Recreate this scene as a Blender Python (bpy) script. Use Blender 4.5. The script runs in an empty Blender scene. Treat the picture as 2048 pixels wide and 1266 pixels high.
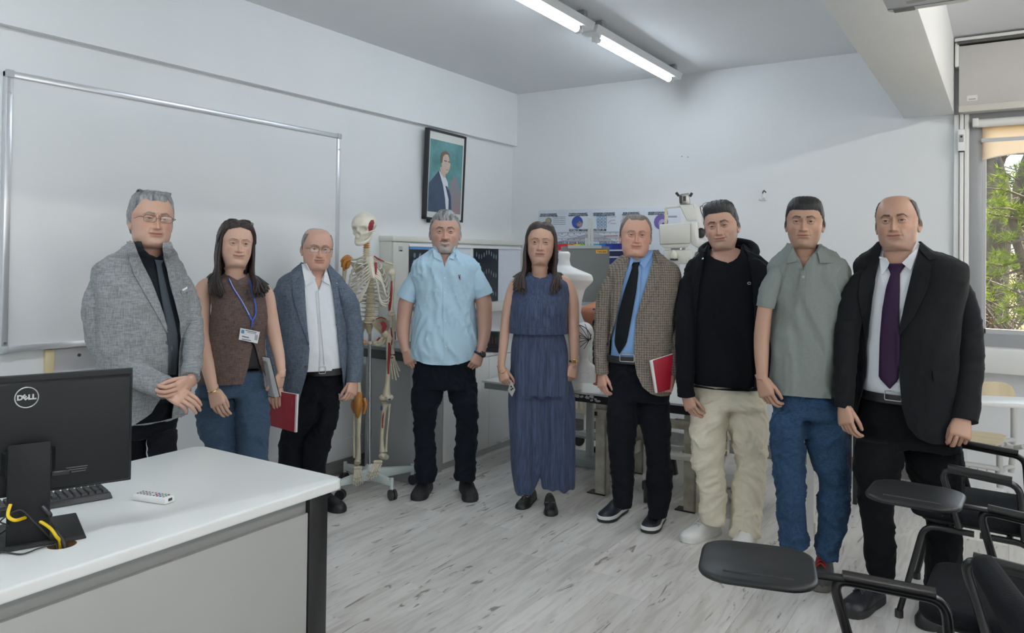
import bpy, bmesh, math, random
import numpy as np
from mathutils import Vector, Matrix, noise as mnoise
from mathutils.bvhtree import BVHTree
random.seed(7); np.random.seed(7)
SC = bpy.context.scene
COL = SC.collection

# ------------------------------------------------------------------ camera
YAW, PITCH, ROLL = math.radians(32.6417), math.radians(0.7342), math.radians(-0.6698)
FPX, PPX, PPY = 1539.88, 1024.0, 494.65
CAM = np.array([0.0, 0.0, 1.5])
_cy, _sy, _cp, _sp = math.cos(YAW), math.sin(YAW), math.cos(PITCH), math.sin(PITCH)
_F = np.array([-_sy*_cp, _cy*_cp, _sp]); _R = np.array([_cy, _sy, 0.0]); _D = -np.cross(_R, _F)
_R2 = _R*math.cos(ROLL)+_D*math.sin(ROLL); _D2 = _D*math.cos(ROLL)-_R*math.sin(ROLL)
MCAM = np.array([_R2, _D2, _F])
cam_data = bpy.data.cameras.new('camera'); cam = bpy.data.objects.new('camera', cam_data); COL.objects.link(cam)
m4 = Matrix.Identity(4)
for i in range(3):
    m4[i][0] = _R2[i]; m4[i][1] = -_D2[i]; m4[i][2] = -_F[i]; m4[i][3] = CAM[i]
cam.matrix_world = m4
cam_data.sensor_fit = 'HORIZONTAL'; cam_data.sensor_width = 36.0
cam_data.lens = FPX/2048*36.0
cam_data.shift_y = -(633.0-PPY)/2048.0
cam_data.clip_start = 0.05; cam_data.clip_end = 300
SC.camera = cam

# ------------------------------------------------------------------ look
SC.view_settings.view_transform = 'Standard'; SC.view_settings.look = 'None'
SC.view_settings.gamma = 1.0; SC.view_settings.use_curve_mapping = False
SC.view_settings.exposure = 0.36
SC.cycles.use_denoising = True
SC.cycles.max_bounces = 10; SC.cycles.diffuse_bounces = 6; SC.cycles.glossy_bounces = 4
SC.cycles.transparent_max_bounces = 12; SC.cycles.sample_clamp_indirect = 6.0

# ------------------------------------------------------------------ sky, sun
W = bpy.data.worlds.new('sky'); SC.world = W; W.use_nodes = True
_n = W.node_tree.nodes; _l = W.node_tree.links; _n.clear()
_o = _n.new('ShaderNodeOutputWorld'); _b = _n.new('ShaderNodeBackground')
_tc = _n.new('ShaderNodeTexCoord'); _sx = _n.new('ShaderNodeSeparateXYZ'); _cr = _n.new('ShaderNodeValToRGB')
_l.new(_tc.outputs['Generated'], _sx.inputs[0]); _l.new(_sx.outputs['Z'], _cr.inputs[0])
_cr.color_ramp.elements[0].position = 0.0; _cr.color_ramp.elements[0].color = (0.92, 0.93, 0.92, 1)
_cr.color_ramp.elements[1].position = 0.6; _cr.color_ramp.elements[1].color = (0.55, 0.72, 1.0, 1)
_l.new(_cr.outputs[0], _b.inputs[0]); _b.inputs[1].default_value = 3.6
_l.new(_b.outputs[0], _o.inputs[0])
sd = bpy.data.lights.new('sun', 'SUN'); sd.energy = 40.0; sd.angle = math.radians(1.0); sd.color = (1.0, 0.84, 0.62)
so = bpy.data.objects.new('sun', sd); COL.objects.link(so)
so.rotation_euler = Vector((-0.14, -0.46, -0.87)).to_track_quat('-Z', 'Y').to_euler(); so.location = (3, 14, 16)
TUBE_STRENGTH = 30.0     # the two fittings in view
TUBE_STRENGTH_REAR = 78.0  # unseen rows behind and beside the camera, mostly added for room brightness

# ------------------------------------------------------------------ pixel rays and helpers
def ray(px, py):
    return MCAM.T @ np.array([(px-PPX)/FPX, (py-PPY)/FPX, 1.0])
def at(px, py, D): return CAM + ray(px, py)*D
def on_z(px, py, z):
    d = ray(px, py); return CAM + d*((z-CAM[2])/d[2])
def on_x(px, py, x):
    d = ray(px, py); return CAM + d*((x-CAM[0])/d[0])
def on_y(px, py, y):
    d = ray(px, py); return CAM + d*((y-CAM[1])/d[1])
def proj(P):
    v = (np.asarray(P, float)-CAM) @ MCAM.T
    return v[..., :2]/v[..., 2:3]*FPX + np.array([PPX, PPY])

ORG = {}
def tag(o, label=None, cat=None, group=None, kind=None):
    if label: o['label'] = label
    if cat: o['category'] = cat
    if group: o['group'] = group
    if kind: o['kind'] = kind
    return o
def thing(name, label, cat, loc=(0, 0, 0), group=None, rz=0.0):
    o = bpy.data.objects.new(name, None); COL.objects.link(o)
    o.empty_display_size = 0.1; o.location = loc; o.rotation_euler = (0, 0, rz)
    ORG[o.name] = np.array(loc, float)
    return tag(o, label, cat, group)
def link(name, me, material, parent=None):
    o = bpy.data.objects.new(name, me); COL.objects.link(o)
    if material is not None and not me.materials:
        for m in (material if isinstance(material, (list, tuple)) else [material]): me.materials.append(m)
    off = ORG.get(parent.name, np.zeros(3)) if parent is not None else np.zeros(3)
    if parent is not None:
        o.parent = parent
        if np.any(off):
            n = len(me.vertices); co = np.empty(n*3, np.float32); me.vertices.foreach_get('co', co)
            co = co.reshape(-1, 3)-off; me.vertices.foreach_set('co', co.ravel().astype(np.float32)); me.update()
    ORG[o.name] = off
    return o
def copy_tree(o, parent=None):
    c = o.copy(); COL.objects.link(c)
    if parent is not None: c.parent = parent
    ORG[c.name] = ORG.get(o.name, np.zeros(3))
    for ch in list(o.children): copy_tree(ch, c)
    return c

def srgb(h):
    if isinstance(h, str):
        h = h.lstrip('#'); c = [int(h[i:i+2], 16)/255 for i in (0, 2, 4)]
    else: c = [x/255 for x in h]
    return tuple((x/12.92 if x <= .04045 else ((x+.055)/1.055)**2.4) for x in c)

class MB:
    """collects geometry for ONE mesh object"""
    def __init__(s): s.v = []; s.f = []; s.mi = []; s.cur = 0
    def add(s, vs, fs):
        b = len(s.v); s.v += [tuple(float(c) for c in p) for p in vs]
        for f in fs: s.f.append(tuple(i+b for i in f)); s.mi.append(s.cur)
        return s
    def box(s, c, size, rz=0.0, bev=0.0, M=None, seg=2):
        x, y, z = [k/2 for k in size]
        if bev > 0:
            bm = bmesh.new(); bmesh.ops.create_cube(bm, size=1.0)
            for v in bm.verts: v.co = Vector((v.co.x*size[0], v.co.y*size[1], v.co.z*size[2]))
            bmesh.ops.bevel(bm, geom=list(bm.edges), offset=min(bev, .49*min(size)), segments=seg, profile=.5, affect='EDGES')
            bm.verts.index_update()
            vs = [v.co.copy() for v in bm.verts]; fs = [[v.index for v in f.verts] for f in bm.faces]; bm.free()
        else:
            vs = [Vector(p) for p in [(-x,-y,-z),(x,-y,-z),(x,y,-z),(-x,y,-z),(-x,-y,z),(x,-y,z),(x,y,z),(-x,y,z)]]
            fs = [(0,3,2,1),(4,5,6,7),(0,1,5,4),(1,2,6,5),(2,3,7,6),(3,0,4,7)]
        T = M if M is not None else Matrix.Rotation(rz, 4, 'Z')
        c = Vector(c)
        return s.add([c + T.to_3x3() @ v for v in vs], fs)
    def b2(s, lo, hi, bev=0.0):
        return s.box([(a+b)/2 for a, b in zip(lo, hi)], [abs(b-a) for a, b in zip(lo, hi)], bev=bev)
    def hexa(s, p):   # 8 points: bottom ring 4, top ring 4
        return s.add(p, [(0,3,2,1),(4,5,6,7),(0,1,5,4),(1,2,6,5),(2,3,7,6),(3,0,4,7)])
    def rings(s, rings, closed=True, cap=True):
        n = len(rings[0]); vs = [p for r in rings for p in r]; fs = []
        for i in range(len(rings)-1):
            for j in range(n if closed else n-1):
                k = (j+1) % n; fs.append((i*n+j, i*n+k, (i+1)*n+k, (i+1)*n+j))
        if cap and closed:
            fs.append(tuple(range(n-1, -1, -1))); fs.append(tuple((len(rings)-1)*n+j for j in range(n)))
        return s.add(vs, fs)
    def tube(s, pts, r, n=10, cap=True, sub=0, flat=1.0, up=None):
        pts = [Vector(p) for p in pts]
        rr = list(r) if isinstance(r, (list, tuple, np.ndarray)) else [r]*len(pts)
        if sub:
            pts, rr = smooth_path(pts, rr, sub)
        return s.rings(tube_rings(pts, rr, n, flat, up), True, cap)
    def cyl(s, a, b, r, r2=None, n=16, cap=True): return s.tube([a, b], [r, r if r2 is None else r2], n, cap)
    def lathe(s, prof, c=(0, 0, 0), n=24, M=None):
        R = []
        for r, z in prof:
            ring = [Vector((r*math.cos(2*math.pi*j/n), r*math.sin(2*math.pi*j/n), z)) for j in range(n)]
            R.append([Vector(c) + ((M.to_3x3() @ p) if M is not None else p) for p in ring])
        return s.rings(R, True, True)
    def ball(s, c, r, n=14, m=9, M=None):
        R = []; r = r if isinstance(r, (tuple, list)) else (r, r, r)
        for i in range(m+1):
            t = math.pi*min(max(i/m, .02), .98)
            ring = []
            for j in range(n):
                a = 2*math.pi*j/n; p = Vector((r[0]*math.sin(t)*math.cos(a), r[1]*math.sin(t)*math.sin(a), -r[2]*math.cos(t)))
                ring.append(Vector(c) + ((M.to_3x3() @ p) if M is not None else p))
            R.append(ring)
        return s.rings(R)
    def prism(s, poly, n, h, o=(0, 0, 0)):
        """poly: 3D points (planar), extruded along n by h"""
        n = Vector(n)*h; o = Vector(o); a = [Vector(p)+o for p in poly]; b = [p+n for p in a]; k = len(a)
        fs = [tuple(range(k-1, -1, -1)), tuple(range(k, 2*k))]+[(i, (i+1) % k, k+(i+1) % k, k+i) for i in range(k)]
        return s.add(a+b, fs)
    def mesh(s, name, smooth=False, fix=True):
        me = bpy.data.meshes.new(name); me.from_pydata(s.v, [], s.f); me.update()
        if any(s.mi): me.polygons.foreach_set('material_index', s.mi)
        if fix:
            bm = bmesh.new(); bm.from_mesh(me); bmesh.ops.recalc_face_normals(bm, faces=bm.faces); bm.to_mesh(me); bm.free()
        if smooth:
            if smooth is True: me.polygons.foreach_set('use_smooth', [True]*len(me.polygons))
            else: me.shade_smooth_by_angle(math.radians(smooth)) if hasattr(me, 'shade_smooth_by_angle') else smooth_by_angle(me, smooth)
        return me
    def build(s, name, material, parent=None, smooth=40):
        return link(name, s.mesh(name, smooth), material, parent)
def smooth_by_angle(me, deg):
    me.polygons.foreach_set('use_smooth', [True]*len(me.polygons))
    bm = bmesh.new(); bm.from_mesh(me)
    for e in bm.edges:
        if len(e.link_faces) == 2 and e.calc_face_angle(0) > math.radians(deg): e.smooth = False
    bm.to_mesh(me); bm.free()
def smooth_path(pts, rr, sub):
    P = np.array([list(p) for p in pts]); n = len(P); r = np.array(rr, float)
    out = []; ro = []
    for i in range(n-1):
        p0 = P[max(i-1, 0)]; p1 = P[i]; p2 = P[i+1]; p3 = P[min(i+2, n-1)]
        for k in range(sub):
            t = k/sub
            out.append(.5*((2*p1)+(-p0+p2)*t+(2*p0-5*p1+4*p2-p3)*t*t+(-p0+3*p1-3*p2+p3)*t**3)); ro.append(r[i]*(1-t)+r[i+1]*t)
    out.append(P[-1]); ro.append(r[-1])
    return [Vector(p) for p in out], ro
def tube_rings(pts, rr, n, flat=1.0, up=None):
    T = []
    for i in range(len(pts)):
        a = pts[max(i-1, 0)]; b = pts[min(i+1, len(pts)-1)]; d = (b-a); T.append(d.normalized() if d.length > 1e-9 else Vector((0, 0, 1)))
    u = Vector(up) if up is not None else (Vector((0, 0, 1)) if abs(T[0].z) < .9 else Vector((1, 0, 0)))
    N = (u - T[0]*u.dot(T[0])).normalized(); R = []
    for i, p in enumerate(pts):
        if i: N = (N - T[i]*N.dot(T[i])); N = N.normalized() if N.length > 1e-6 else T[i].orthogonal().normalized()
        B = T[i].cross(N)
        R.append([p + (N*math.cos(2*math.pi*j/n)*flat + B*math.sin(2*math.pi*j/n))*rr[i] for j in range(n)])
    return R
def bend(pts, r, k=5):
    """round the inner corners of a polyline"""
    P = [Vector(p) for p in pts]; out = [P[0]]
    for i in range(1, len(P)-1):
        a = (P[i-1]-P[i]); b = (P[i+1]-P[i]); q = min(r, a.length*.49, b.length*.49)
        A = P[i]+a.normalized()*q; B = P[i]+b.normalized()*q
        for j in range(k+1):
            t = j/k; out.append(A*(1-t)**2+P[i]*2*t*(1-t)+B*t*t)
    out.append(P[-1]); return out

# ------------------------------------------------------------------ materials
MATS = {}
def mat(name, color, rough=.6, metal=0.0, var=None, bump=None, coat=0.0, sheen=0.0, spec=None, emit=None, rnd=0.0, trans=0.0, coords='Object', stretch=None):
    """var=(scale, amount[, colour2]) mottles the colour; bump=(scale, strength)"""
    if name in MATS: return MATS[name]
    m = bpy.data.materials.new(name); m.use_nodes = True; nt = m.node_tree; N = nt.nodes; L = nt.links
    b = N['Principled BSDF']; c = (*(srgb(color) if isinstance(color, str) else color), 1)
    b.inputs['Base Color'].default_value = c; b.inputs['Roughness'].default_value = rough; b.inputs['Metallic'].default_value = metal
    if coat: b.inputs['Coat Weight'].default_value = coat; b.inputs['Coat Roughness'].default_value = .15
    if sheen: b.inputs['Sheen Weight'].default_value = sheen; b.inputs['Sheen Roughness'].default_value = .5
    if spec is not None: b.inputs['Specular IOR Level'].default_value = spec
    if trans: b.inputs['Transmission Weight'].default_value = trans
    if emit: b.inputs['Emission Color'].default_value = (*emit[0], 1); b.inputs['Emission Strength'].default_value = emit[1]
    co = None
    if var or bump:
        tc = N.new('ShaderNodeTexCoord'); co = tc.outputs[coords]
        if stretch:
            mp = N.new('ShaderNodeMapping'); mp.inputs['Scale'].default_value = stretch; L.new(co, mp.inputs[0]); co = mp.outputs[0]
    if var:
        nz = N.new('ShaderNodeTexNoise'); nz.inputs['Scale'].default_value = var[0]; nz.inputs['Detail'].default_value = 5; L.new(co, nz.inputs['Vector'])
        mx = N.new('ShaderNodeMix'); mx.data_type = 'RGBA'; cr = N.new('ShaderNodeValToRGB')
        cr.color_ramp.elements[0].position = .35; cr.color_ramp.elements[1].position = .65
        L.new(nz.outputs['Fac'], cr.inputs[0]); L.new(cr.outputs[0], mx.inputs[0])
        c2 = (*srgb(var[2]), 1) if len(var) > 2 else tuple([x*(1-var[1]) for x in c[:3]]+[1])
        mx.inputs[6].default_value = c; mx.inputs[7].default_value = c2; out = mx.outputs[2]
        L.new(out, b.inputs['Base Color'])
    if rnd:
        oi = N.new('ShaderNodeObjectInfo'); hs = N.new('ShaderNodeHueSaturation'); mr = N.new('ShaderNodeMapRange')
        mr.inputs[3].default_value = 1-rnd; mr.inputs[4].default_value = 1+rnd
        L.new(oi.outputs['Random'], mr.inputs[0]); L.new(mr.outputs[0], hs.inputs['Value'])
        if var: L.new(out, hs.inputs['Color'])
        else: hs.inputs['Color'].default_value = c
        L.new(hs.outputs[0], b.inputs['Base Color'])
    if bump:
        nb = N.new('ShaderNodeTexNoise'); nb.inputs['Scale'].default_value = bump[0]; nb.inputs['Detail'].default_value = 4; L.new(co, nb.inputs['Vector'])
        bp = N.new('ShaderNodeBump'); bp.inputs['Strength'].default_value = bump[1]; bp.inputs['Distance'].default_value = .01
        L.new(nb.outputs['Fac'], bp.inputs['Height']); L.new(bp.outputs[0], b.inputs['Normal'])
    MATS[name] = m; return m
def text_mesh(body, size, name='lettering', depth=.0008, bold=0.0, align='CENTER'):
    cu = bpy.data.curves.new(name, 'FONT'); cu.body = body; cu.size = size; cu.extrude = depth; cu.offset = bold
    cu.align_x = align; cu.align_y = 'CENTER'; cu.resolution_u = 3
    o = bpy.data.objects.new(name, cu); COL.objects.link(o)
    me = bpy.data.meshes.new_from_object(o.evaluated_get(bpy.context.evaluated_depsgraph_get()))
    bpy.data.objects.remove(o); bpy.data.curves.remove(cu); return me
def text_on(mb, body, size, origin, xdir, ydir, bold=0.0, align='CENTER', xs=1.0, depth=.0008):
    """append lettering to an MB, standing at origin with its baseline along xdir"""
    me = text_mesh(body, size, bold=bold, align=align, depth=depth); X = Vector(xdir).normalized(); Y = Vector(ydir).normalized(); Z = X.cross(Y); o = Vector(origin)
    mb.add([o+X*v.co.x*xs+Y*v.co.y+Z*v.co.z for v in me.vertices], [tuple(p.vertices) for p in me.polygons]); bpy.data.meshes.remove(me)
# ================================================================== ROOM
XL, YB, XR, YR, ZC = -3.84, 5.98, 3.7, -2.8, 3.0
M_WALL = mat('wall_paint', (0.74, 0.755, 0.76), .75, var=(1.3, .04), bump=(60, .03))
M_CEIL = mat('ceiling_paint', (0.74, 0.75, 0.765), .8, var=(.8, .03))
M_TRIM = mat('white_gloss_trim', (0.78, 0.78, 0.76), .35)
M_SKIRT = mat('grey_skirting', (0.22, 0.22, 0.215), .45, var=(14, .3), stretch=(1, .12, 4))
def floor_material():
    m = bpy.data.materials.new('white_oak_laminate'); m.use_nodes = True; N = m.node_tree.nodes; L = m.node_tree.links
    b = N['Principled BSDF']; b.inputs['Roughness'].default_value = .34
    tc = N.new('ShaderNodeTexCoord'); oi = N.new('ShaderNodeObjectInfo'); ad = N.new('ShaderNodeVectorMath'); ad.operation = 'MULTIPLY_ADD'
    L.new(oi.outputs['Random'], ad.inputs[0]); ad.inputs[1].default_value = (37, 91, 13); L.new(tc.outputs['Object'], ad.inputs[2])
    def nz(scale, st, det=6, dist=0.0):
        mp = N.new('ShaderNodeMapping'); mp.inputs['Scale'].default_value = st; L.new(ad.outputs[0], mp.inputs[0])
        t = N.new('ShaderNodeTexNoise'); t.inputs['Scale'].default_value = scale; t.inputs['Detail'].default_value = det; t.inputs['Distortion'].default_value = dist
        L.new(mp.outputs[0], t.inputs['Vector']); return t.outputs['Fac']
    def ramp(f, p0, p1, c0, c1):
        r = N.new('ShaderNodeValToRGB'); r.color_ramp.elements[0].position = p0; r.color_ramp.elements[1].position = p1
        r.color_ramp.elements[0].color = (*c0, 1); r.color_ramp.elements[1].color = (*c1, 1); L.new(f, r.inputs[0]); return r.outputs[0]
    base = ramp(nz(2.2, (2.2, .6, 1), 4), .3, .7, (.62, .60, .565), (.75, .73, .70))
    grain = ramp(nz(5, (6, .7, 1), 6, .9), .34, .56, (.80, .79, .78), (1, 1, 1))
    knots = ramp(nz(4.0, (4.0, 1.0, 1), 7, 1.8), .30, .375, (.36, .34, .32), (1, 1, 1))
    def mul(a, c):
        x = N.new('ShaderNodeMix'); x.data_type = 'RGBA'; x.blend_type = 'MULTIPLY'; x.inputs[0].default_value = 1; L.new(a, x.inputs[6]); L.new(c, x.inputs[7]); return x.outputs[2]
    c = mul(mul(base, grain), knots)
    hs = N.new('ShaderNodeHueSaturation'); mr = N.new('ShaderNodeMapRange'); mr.inputs[3].default_value = .88; mr.inputs[4].default_value = 1.1
    L.new(oi.outputs['Random'], mr.inputs[0]); L.new(mr.outputs[0], hs.inputs['Value']); L.new(c, hs.inputs['Color']); L.new(hs.outputs[0], b.inputs['Base Color'])
    return m
M_FLOOR = floor_material()
def S(name, lo, hi, m, bev=0.0, parent=None, kind=True):
    o = MB().b2(lo, hi, bev).build(name, m, parent)
    if kind and parent is None: o['kind'] = 'structure'
    return o
fl = S('floor', (XL-.2, YR-.2, -.12), (XR+.2, YB+.2, -.009), mat('underfloor', (.1, .1, .095), .8))
# laminate boards, laid along the whiteboard wall
pw, pl = .193, 1.28
_pm = MB().box((0, 0, -.0045), (pw-.0007, pl-.0007, .009), bev=.0004, seg=1).mesh('plank')
k = 0
for i in range(int((XR-XL)/pw)+1):
    off = random.choice([0, .33, .66, .5, .2, .8])*pl
    for j in range(-1, int((YB-YR)/pl)+2):
        x = XL+pw*(i+.5); y = YR+pl*(j+.5)-off
        if y+pl/2 < YR or y-pl/2 > YB: continue
        o = bpy.data.objects.new('plank', _pm); COL.objects.link(o); o.parent = fl; ORG[o.name] = np.zeros(3)
        o.location = (min(x, XR-pw/2), min(max(y, YR+pl/2), YB-pl/2) if False else y, 0)
_pm.materials.append(M_FLOOR)
S('ceiling', (XL-.2, YR-.2, ZC), (XR+.2, YB+.2, ZC+.15), M_CEIL)
S('wall_left', (XL-.15, YR-.2, 0), (XL, YB, ZC), M_WALL)
S('trim_1', (XL, YR, 2.522), (-3.79, YB, ZC), M_WALL)                  # shallow beam along the top of the board wall
WX0, WX1, WZ0, WZ1 = -.205, 3.45, .945, 2.50
bw = S('wall_back', (XL-.15, YB, 0), (WX0, YB+.22, ZC), M_WALL)
S('wall_back', (WX0, YB+.06, 0), (XR, YB+.22, WZ0), M_WALL)
S('wall_back', (WX0, YB, WZ1), (XR, YB+.12, ZC), M_WALL)
S('wall_back', (WX1, YB, WZ0), (XR, YB+.22, WZ1), M_WALL)
# right wall with windows, rear wall: outside the picture, they carry the daylight
S('wall_right', (XR, YR-.2, 0), (XR+.2, YB+.22, .9), M_WALL)
S('wall_right', (XR, YR-.2, 2.5), (XR+.2, YB+.22, ZC), M_WALL)
for y0, y1 in ((YR-.2, -1.6), (.6, 1.4), (3.6, YB+.22)): S('wall_right', (XR, y0, .9), (XR+.2, y1, 2.5), M_WALL)
S('wall_rear', (XL-.15, YR-.2, 0), (XR+.2, YR, ZC), M_WALL)
# beam dropping across the room to the back wall
S('trim_2', (-.60, YR, 2.50), (-.292, YB, ZC), M_WALL, bev=.006)
S('baseboard_left', (XL, YR, 0), (XL+.018, YB, .10), M_SKIRT)
S('baseboard_back', (XL, YB-.018, 0), (WX0, YB, .10), M_SKIRT)
S('trim_3', (XL, YR, .10), (XL+.012, YB, .235), M_WALL, bev=.004)
# window: jamb strips, sill, grey aluminium frame, panes
M_ALU = mat('grey_aluminium', (.36, .37, .38), .42, metal=.35)
M_SASH = mat('light_grey_sash', (.50, .51, .52), .4, metal=.2)
for x0, x1, d in ((-.292, -.262, .03), (-.258, -.235, .045), (-.231, -.207, .03)):
    S('trim_4', (x0, YB-d, WZ0), (x1, YB, 2.49), M_TRIM, bev=.003)
S('trim_5', (-.29, YB-.10, .785), (XR, YB+.06, .945), M_TRIM, bev=.006)
win = bpy.data.objects.new('window_1', None); COL.objects.link(win); win['kind'] = 'structure'; ORG['window_1'] = np.zeros(3)
fy0, fy1 = YB+.03, YB+.11
f = MB(); f.b2((WX0, fy0, WZ0), (WX1, fy1, WZ0+.085)); f.b2((WX0, fy0, WZ1-.07), (WX1, fy1, WZ1))
f.build('window_frame', M_ALU, win)
xs = [WX0+.0, 1.0, 2.22, WX1-.07]
for x in xs: MB().b2((x, fy0+.002, WZ0), (x+.075, fy1-.002, WZ1), .003).build('window_post', M_ALU, win)
def glass():
    m = bpy.data.materials.new('window_glass'); m.use_nodes = True; N = m.node_tree.nodes; L = m.node_tree.links; N.clear()
    o = N.new('ShaderNodeOutputMaterial'); t = N.new('ShaderNodeBsdfTransparent'); g = N.new('ShaderNodeBsdfGlossy'); x = N.new('ShaderNodeMixShader'); fr = N.new('ShaderNodeFresnel')
    t.inputs[0].default_value = (.95, .97, .96, 1); g.inputs['Roughness'].default_value = .02; fr.inputs[0].default_value = 1.45
    L.new(fr.outputs[0], x.inputs[0]); L.new(t.outputs[0], x.inputs[1]); L.new(g.outputs[0], x.inputs[2]); L.new(x.outputs[0], o.inputs[0]); return m
M_GLASS = glass()
for i in range(3):
    a, b_ = xs[i]+.075, xs[i+1]
    s = MB(); z0, z1 = WZ0+.085, WZ1-.07
    for lo, hi in (((a, fy0+.012, z0), (b_, fy1-.02, z0+.03)), ((a, fy0+.012, z1-.04), (b_, fy1-.02, z1)), ((a, fy0+.012, z0), (a+.022, fy1-.02, z1)), ((b_-.022, fy0+.012, z0), (b_, fy1-.02, z1))): s.b2(lo, hi)
    s.build('sash', M_SASH, win)
    MB().b2((a+.02, fy0+.03, z0+.025), (b_-.02, fy0+.036, z1-.03)).build('pane', M_GLASS, win)
for i, (a, b_) in enumerate(((-1.6, .6), (1.4, 3.6))):
    w2 = bpy.data.objects.new('window_%d' % (i+2), None); COL.objects.link(w2); w2['kind'] = 'structure'; ORG[w2.name] = np.zeros(3)
    fr = MB()
    for y in (a, (a+b_)/2-.03, b_-.06): fr.b2((XR+.05, y, .9), (XR+.12, y+.06, 2.5))
    fr.b2((XR+.05, a, .9), (XR+.12, b_, .97)); fr.b2((XR+.05, a, 2.43), (XR+.12, b_, 2.5)); fr.build('window_frame', M_ALU, w2)
MB().b2((-.3, YB+.20, .88), (3.6, YB+.50, .925), .004).build('window_sill', mat('marble_sill', (.72, .71, .68), .5), win)  # unseen outer ledge, added to bounce sunlight up onto the beam
# roller-shutter box above the window
M_BOX = mat('shutter_box_cream', (.60, .58, .55), .5, var=(3, .05))
rb = thing('shutter_box', 'beige roller shutter box fixed above the window at the ceiling', 'shutter box', (1.5, YB-.05, 2.5))
MB().b2((-.262, YB-.10, 2.492), (3.4, YB-.004, 2.935), .006).build('box_panel', M_BOX, rb)
MB().b2((-.27, YB-.115, 2.945), (3.4, YB-.002, 2.962), .002).build('dark_rail', mat('dark_rail', (.10, .095, .09), .5), rb)
MB().b2((-.285, YB-.12, 2.964), (3.4, YB-.002, 2.985), .003).build('top_rail', M_TRIM, rb)
MB().b2((-.285, YB-.10, 2.80), (-.262, YB-.004, 2.96), .003).build('end_bracket', M_TRIM, rb)
MB().b2((-.262, YB-.115, 2.492), (3.4, YB-.10, 2.535), .003).build('bottom_strip', mat('pale_strip', (.66, .64, .58), .5), rb)
MB().b2((-.215, YB-.1025, 2.565), (-.155, YB-.1005, 2.60)).build('sticker', mat('paper_sticker', (.78, .77, .75), .6), rb)
MB().b2((-.205, YB-.1035, 2.572), (-.165, YB-.1015, 2.577)).build('sticker_print', mat('print_grey', (.25, .25, .25), .6), rb)
# roller blind hanging in the window
def translucent(name, col, k=.5):
    m = bpy.data.materials.new(name); m.use_nodes = True; N = m.node_tree.nodes; L = m.node_tree.links; N.clear()
    o = N.new('ShaderNodeOutputMaterial'); d = N.new('ShaderNodeBsdfDiffuse'); t = N.new('ShaderNodeBsdfTranslucent'); x = N.new('ShaderNodeMixShader')
    d.inputs[0].default_value = (*col, 1); t.inputs[0].default_value = (*col, 1); x.inputs[0].default_value = k
    L.new(d.outputs[0], x.inputs[1]); L.new(t.outputs[0], x.inputs[2]); L.new(x.outputs[0], o.inputs[0]); return m
M_BLIND = translucent('cream_blind', (.90, .72, .54), .72)
bl = thing('roller_blind', 'cream roller blind with a scalloped hem, rolled near the window top', 'blind', (.4, YB-.02, 2.45))
MB().cyl((-.16, YB-.012, 2.425), (.98, YB-.012, 2.425), .028).build('cassette', M_TRIM, bl)
MB().b2((-.185, YB-.06, 2.40), (-.15, YB-.004, 2.455), .004).build('bracket', M_TRIM, bl)
MB().b2((-.135, YB+.004, 2.30), (.96, YB+.012, 2.325)).build('slat', M_SASH, bl)
b = MB(); top = []; bot = []
for i in range(61):
    x = -.13+i*1.09/60; t = (x+.13)/.255
    zb = 2.185+.033*abs(math.sin(math.pi*(t*.5)))
    top.append((x, YB+.016, 2.42)); bot.append((x, YB+.016+.003*math.sin(x*9), zb))
b.add(top+bot, [(i, i+1, 62+i, 61+i) for i in range(60)])
bo = b.build('fabric', M_BLIND, bl)
h = MB(); h.tube([(p[0], p[1]-.002, p[2]) for p in bot], .004, 6); h.build('hem', mat('cream_hem', (.72, .66, .58), .7), bl)
# small holder screwed to the jamb
hd = thing('wall_holder', 'small white plastic holder on the window jamb under the beam', 'holder', (-.25, YB-.05, 2.3))
MB().box((-.247, YB-.062, 2.31), (.045, .03, .15), bev=.008).build('body', M_TRIM, hd)
MB().box((-.247, YB-.079, 2.325), (.026, .008, .05), bev=.002).build('clip', mat('clip_grey', (.35, .35, .34), .4), hd)
MB().ball((-.247, YB-.082, 2.335), (.007, .004, .008)).build('knob', mat('black_plastic', (.02, .02, .022), .4), hd)
MB().box((-.247, YB-.065, 2.238), (.035, .025, .008), bev=.003).build('lip', mat('black_plastic', (.02, .02, .022), .4), hd)

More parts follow.
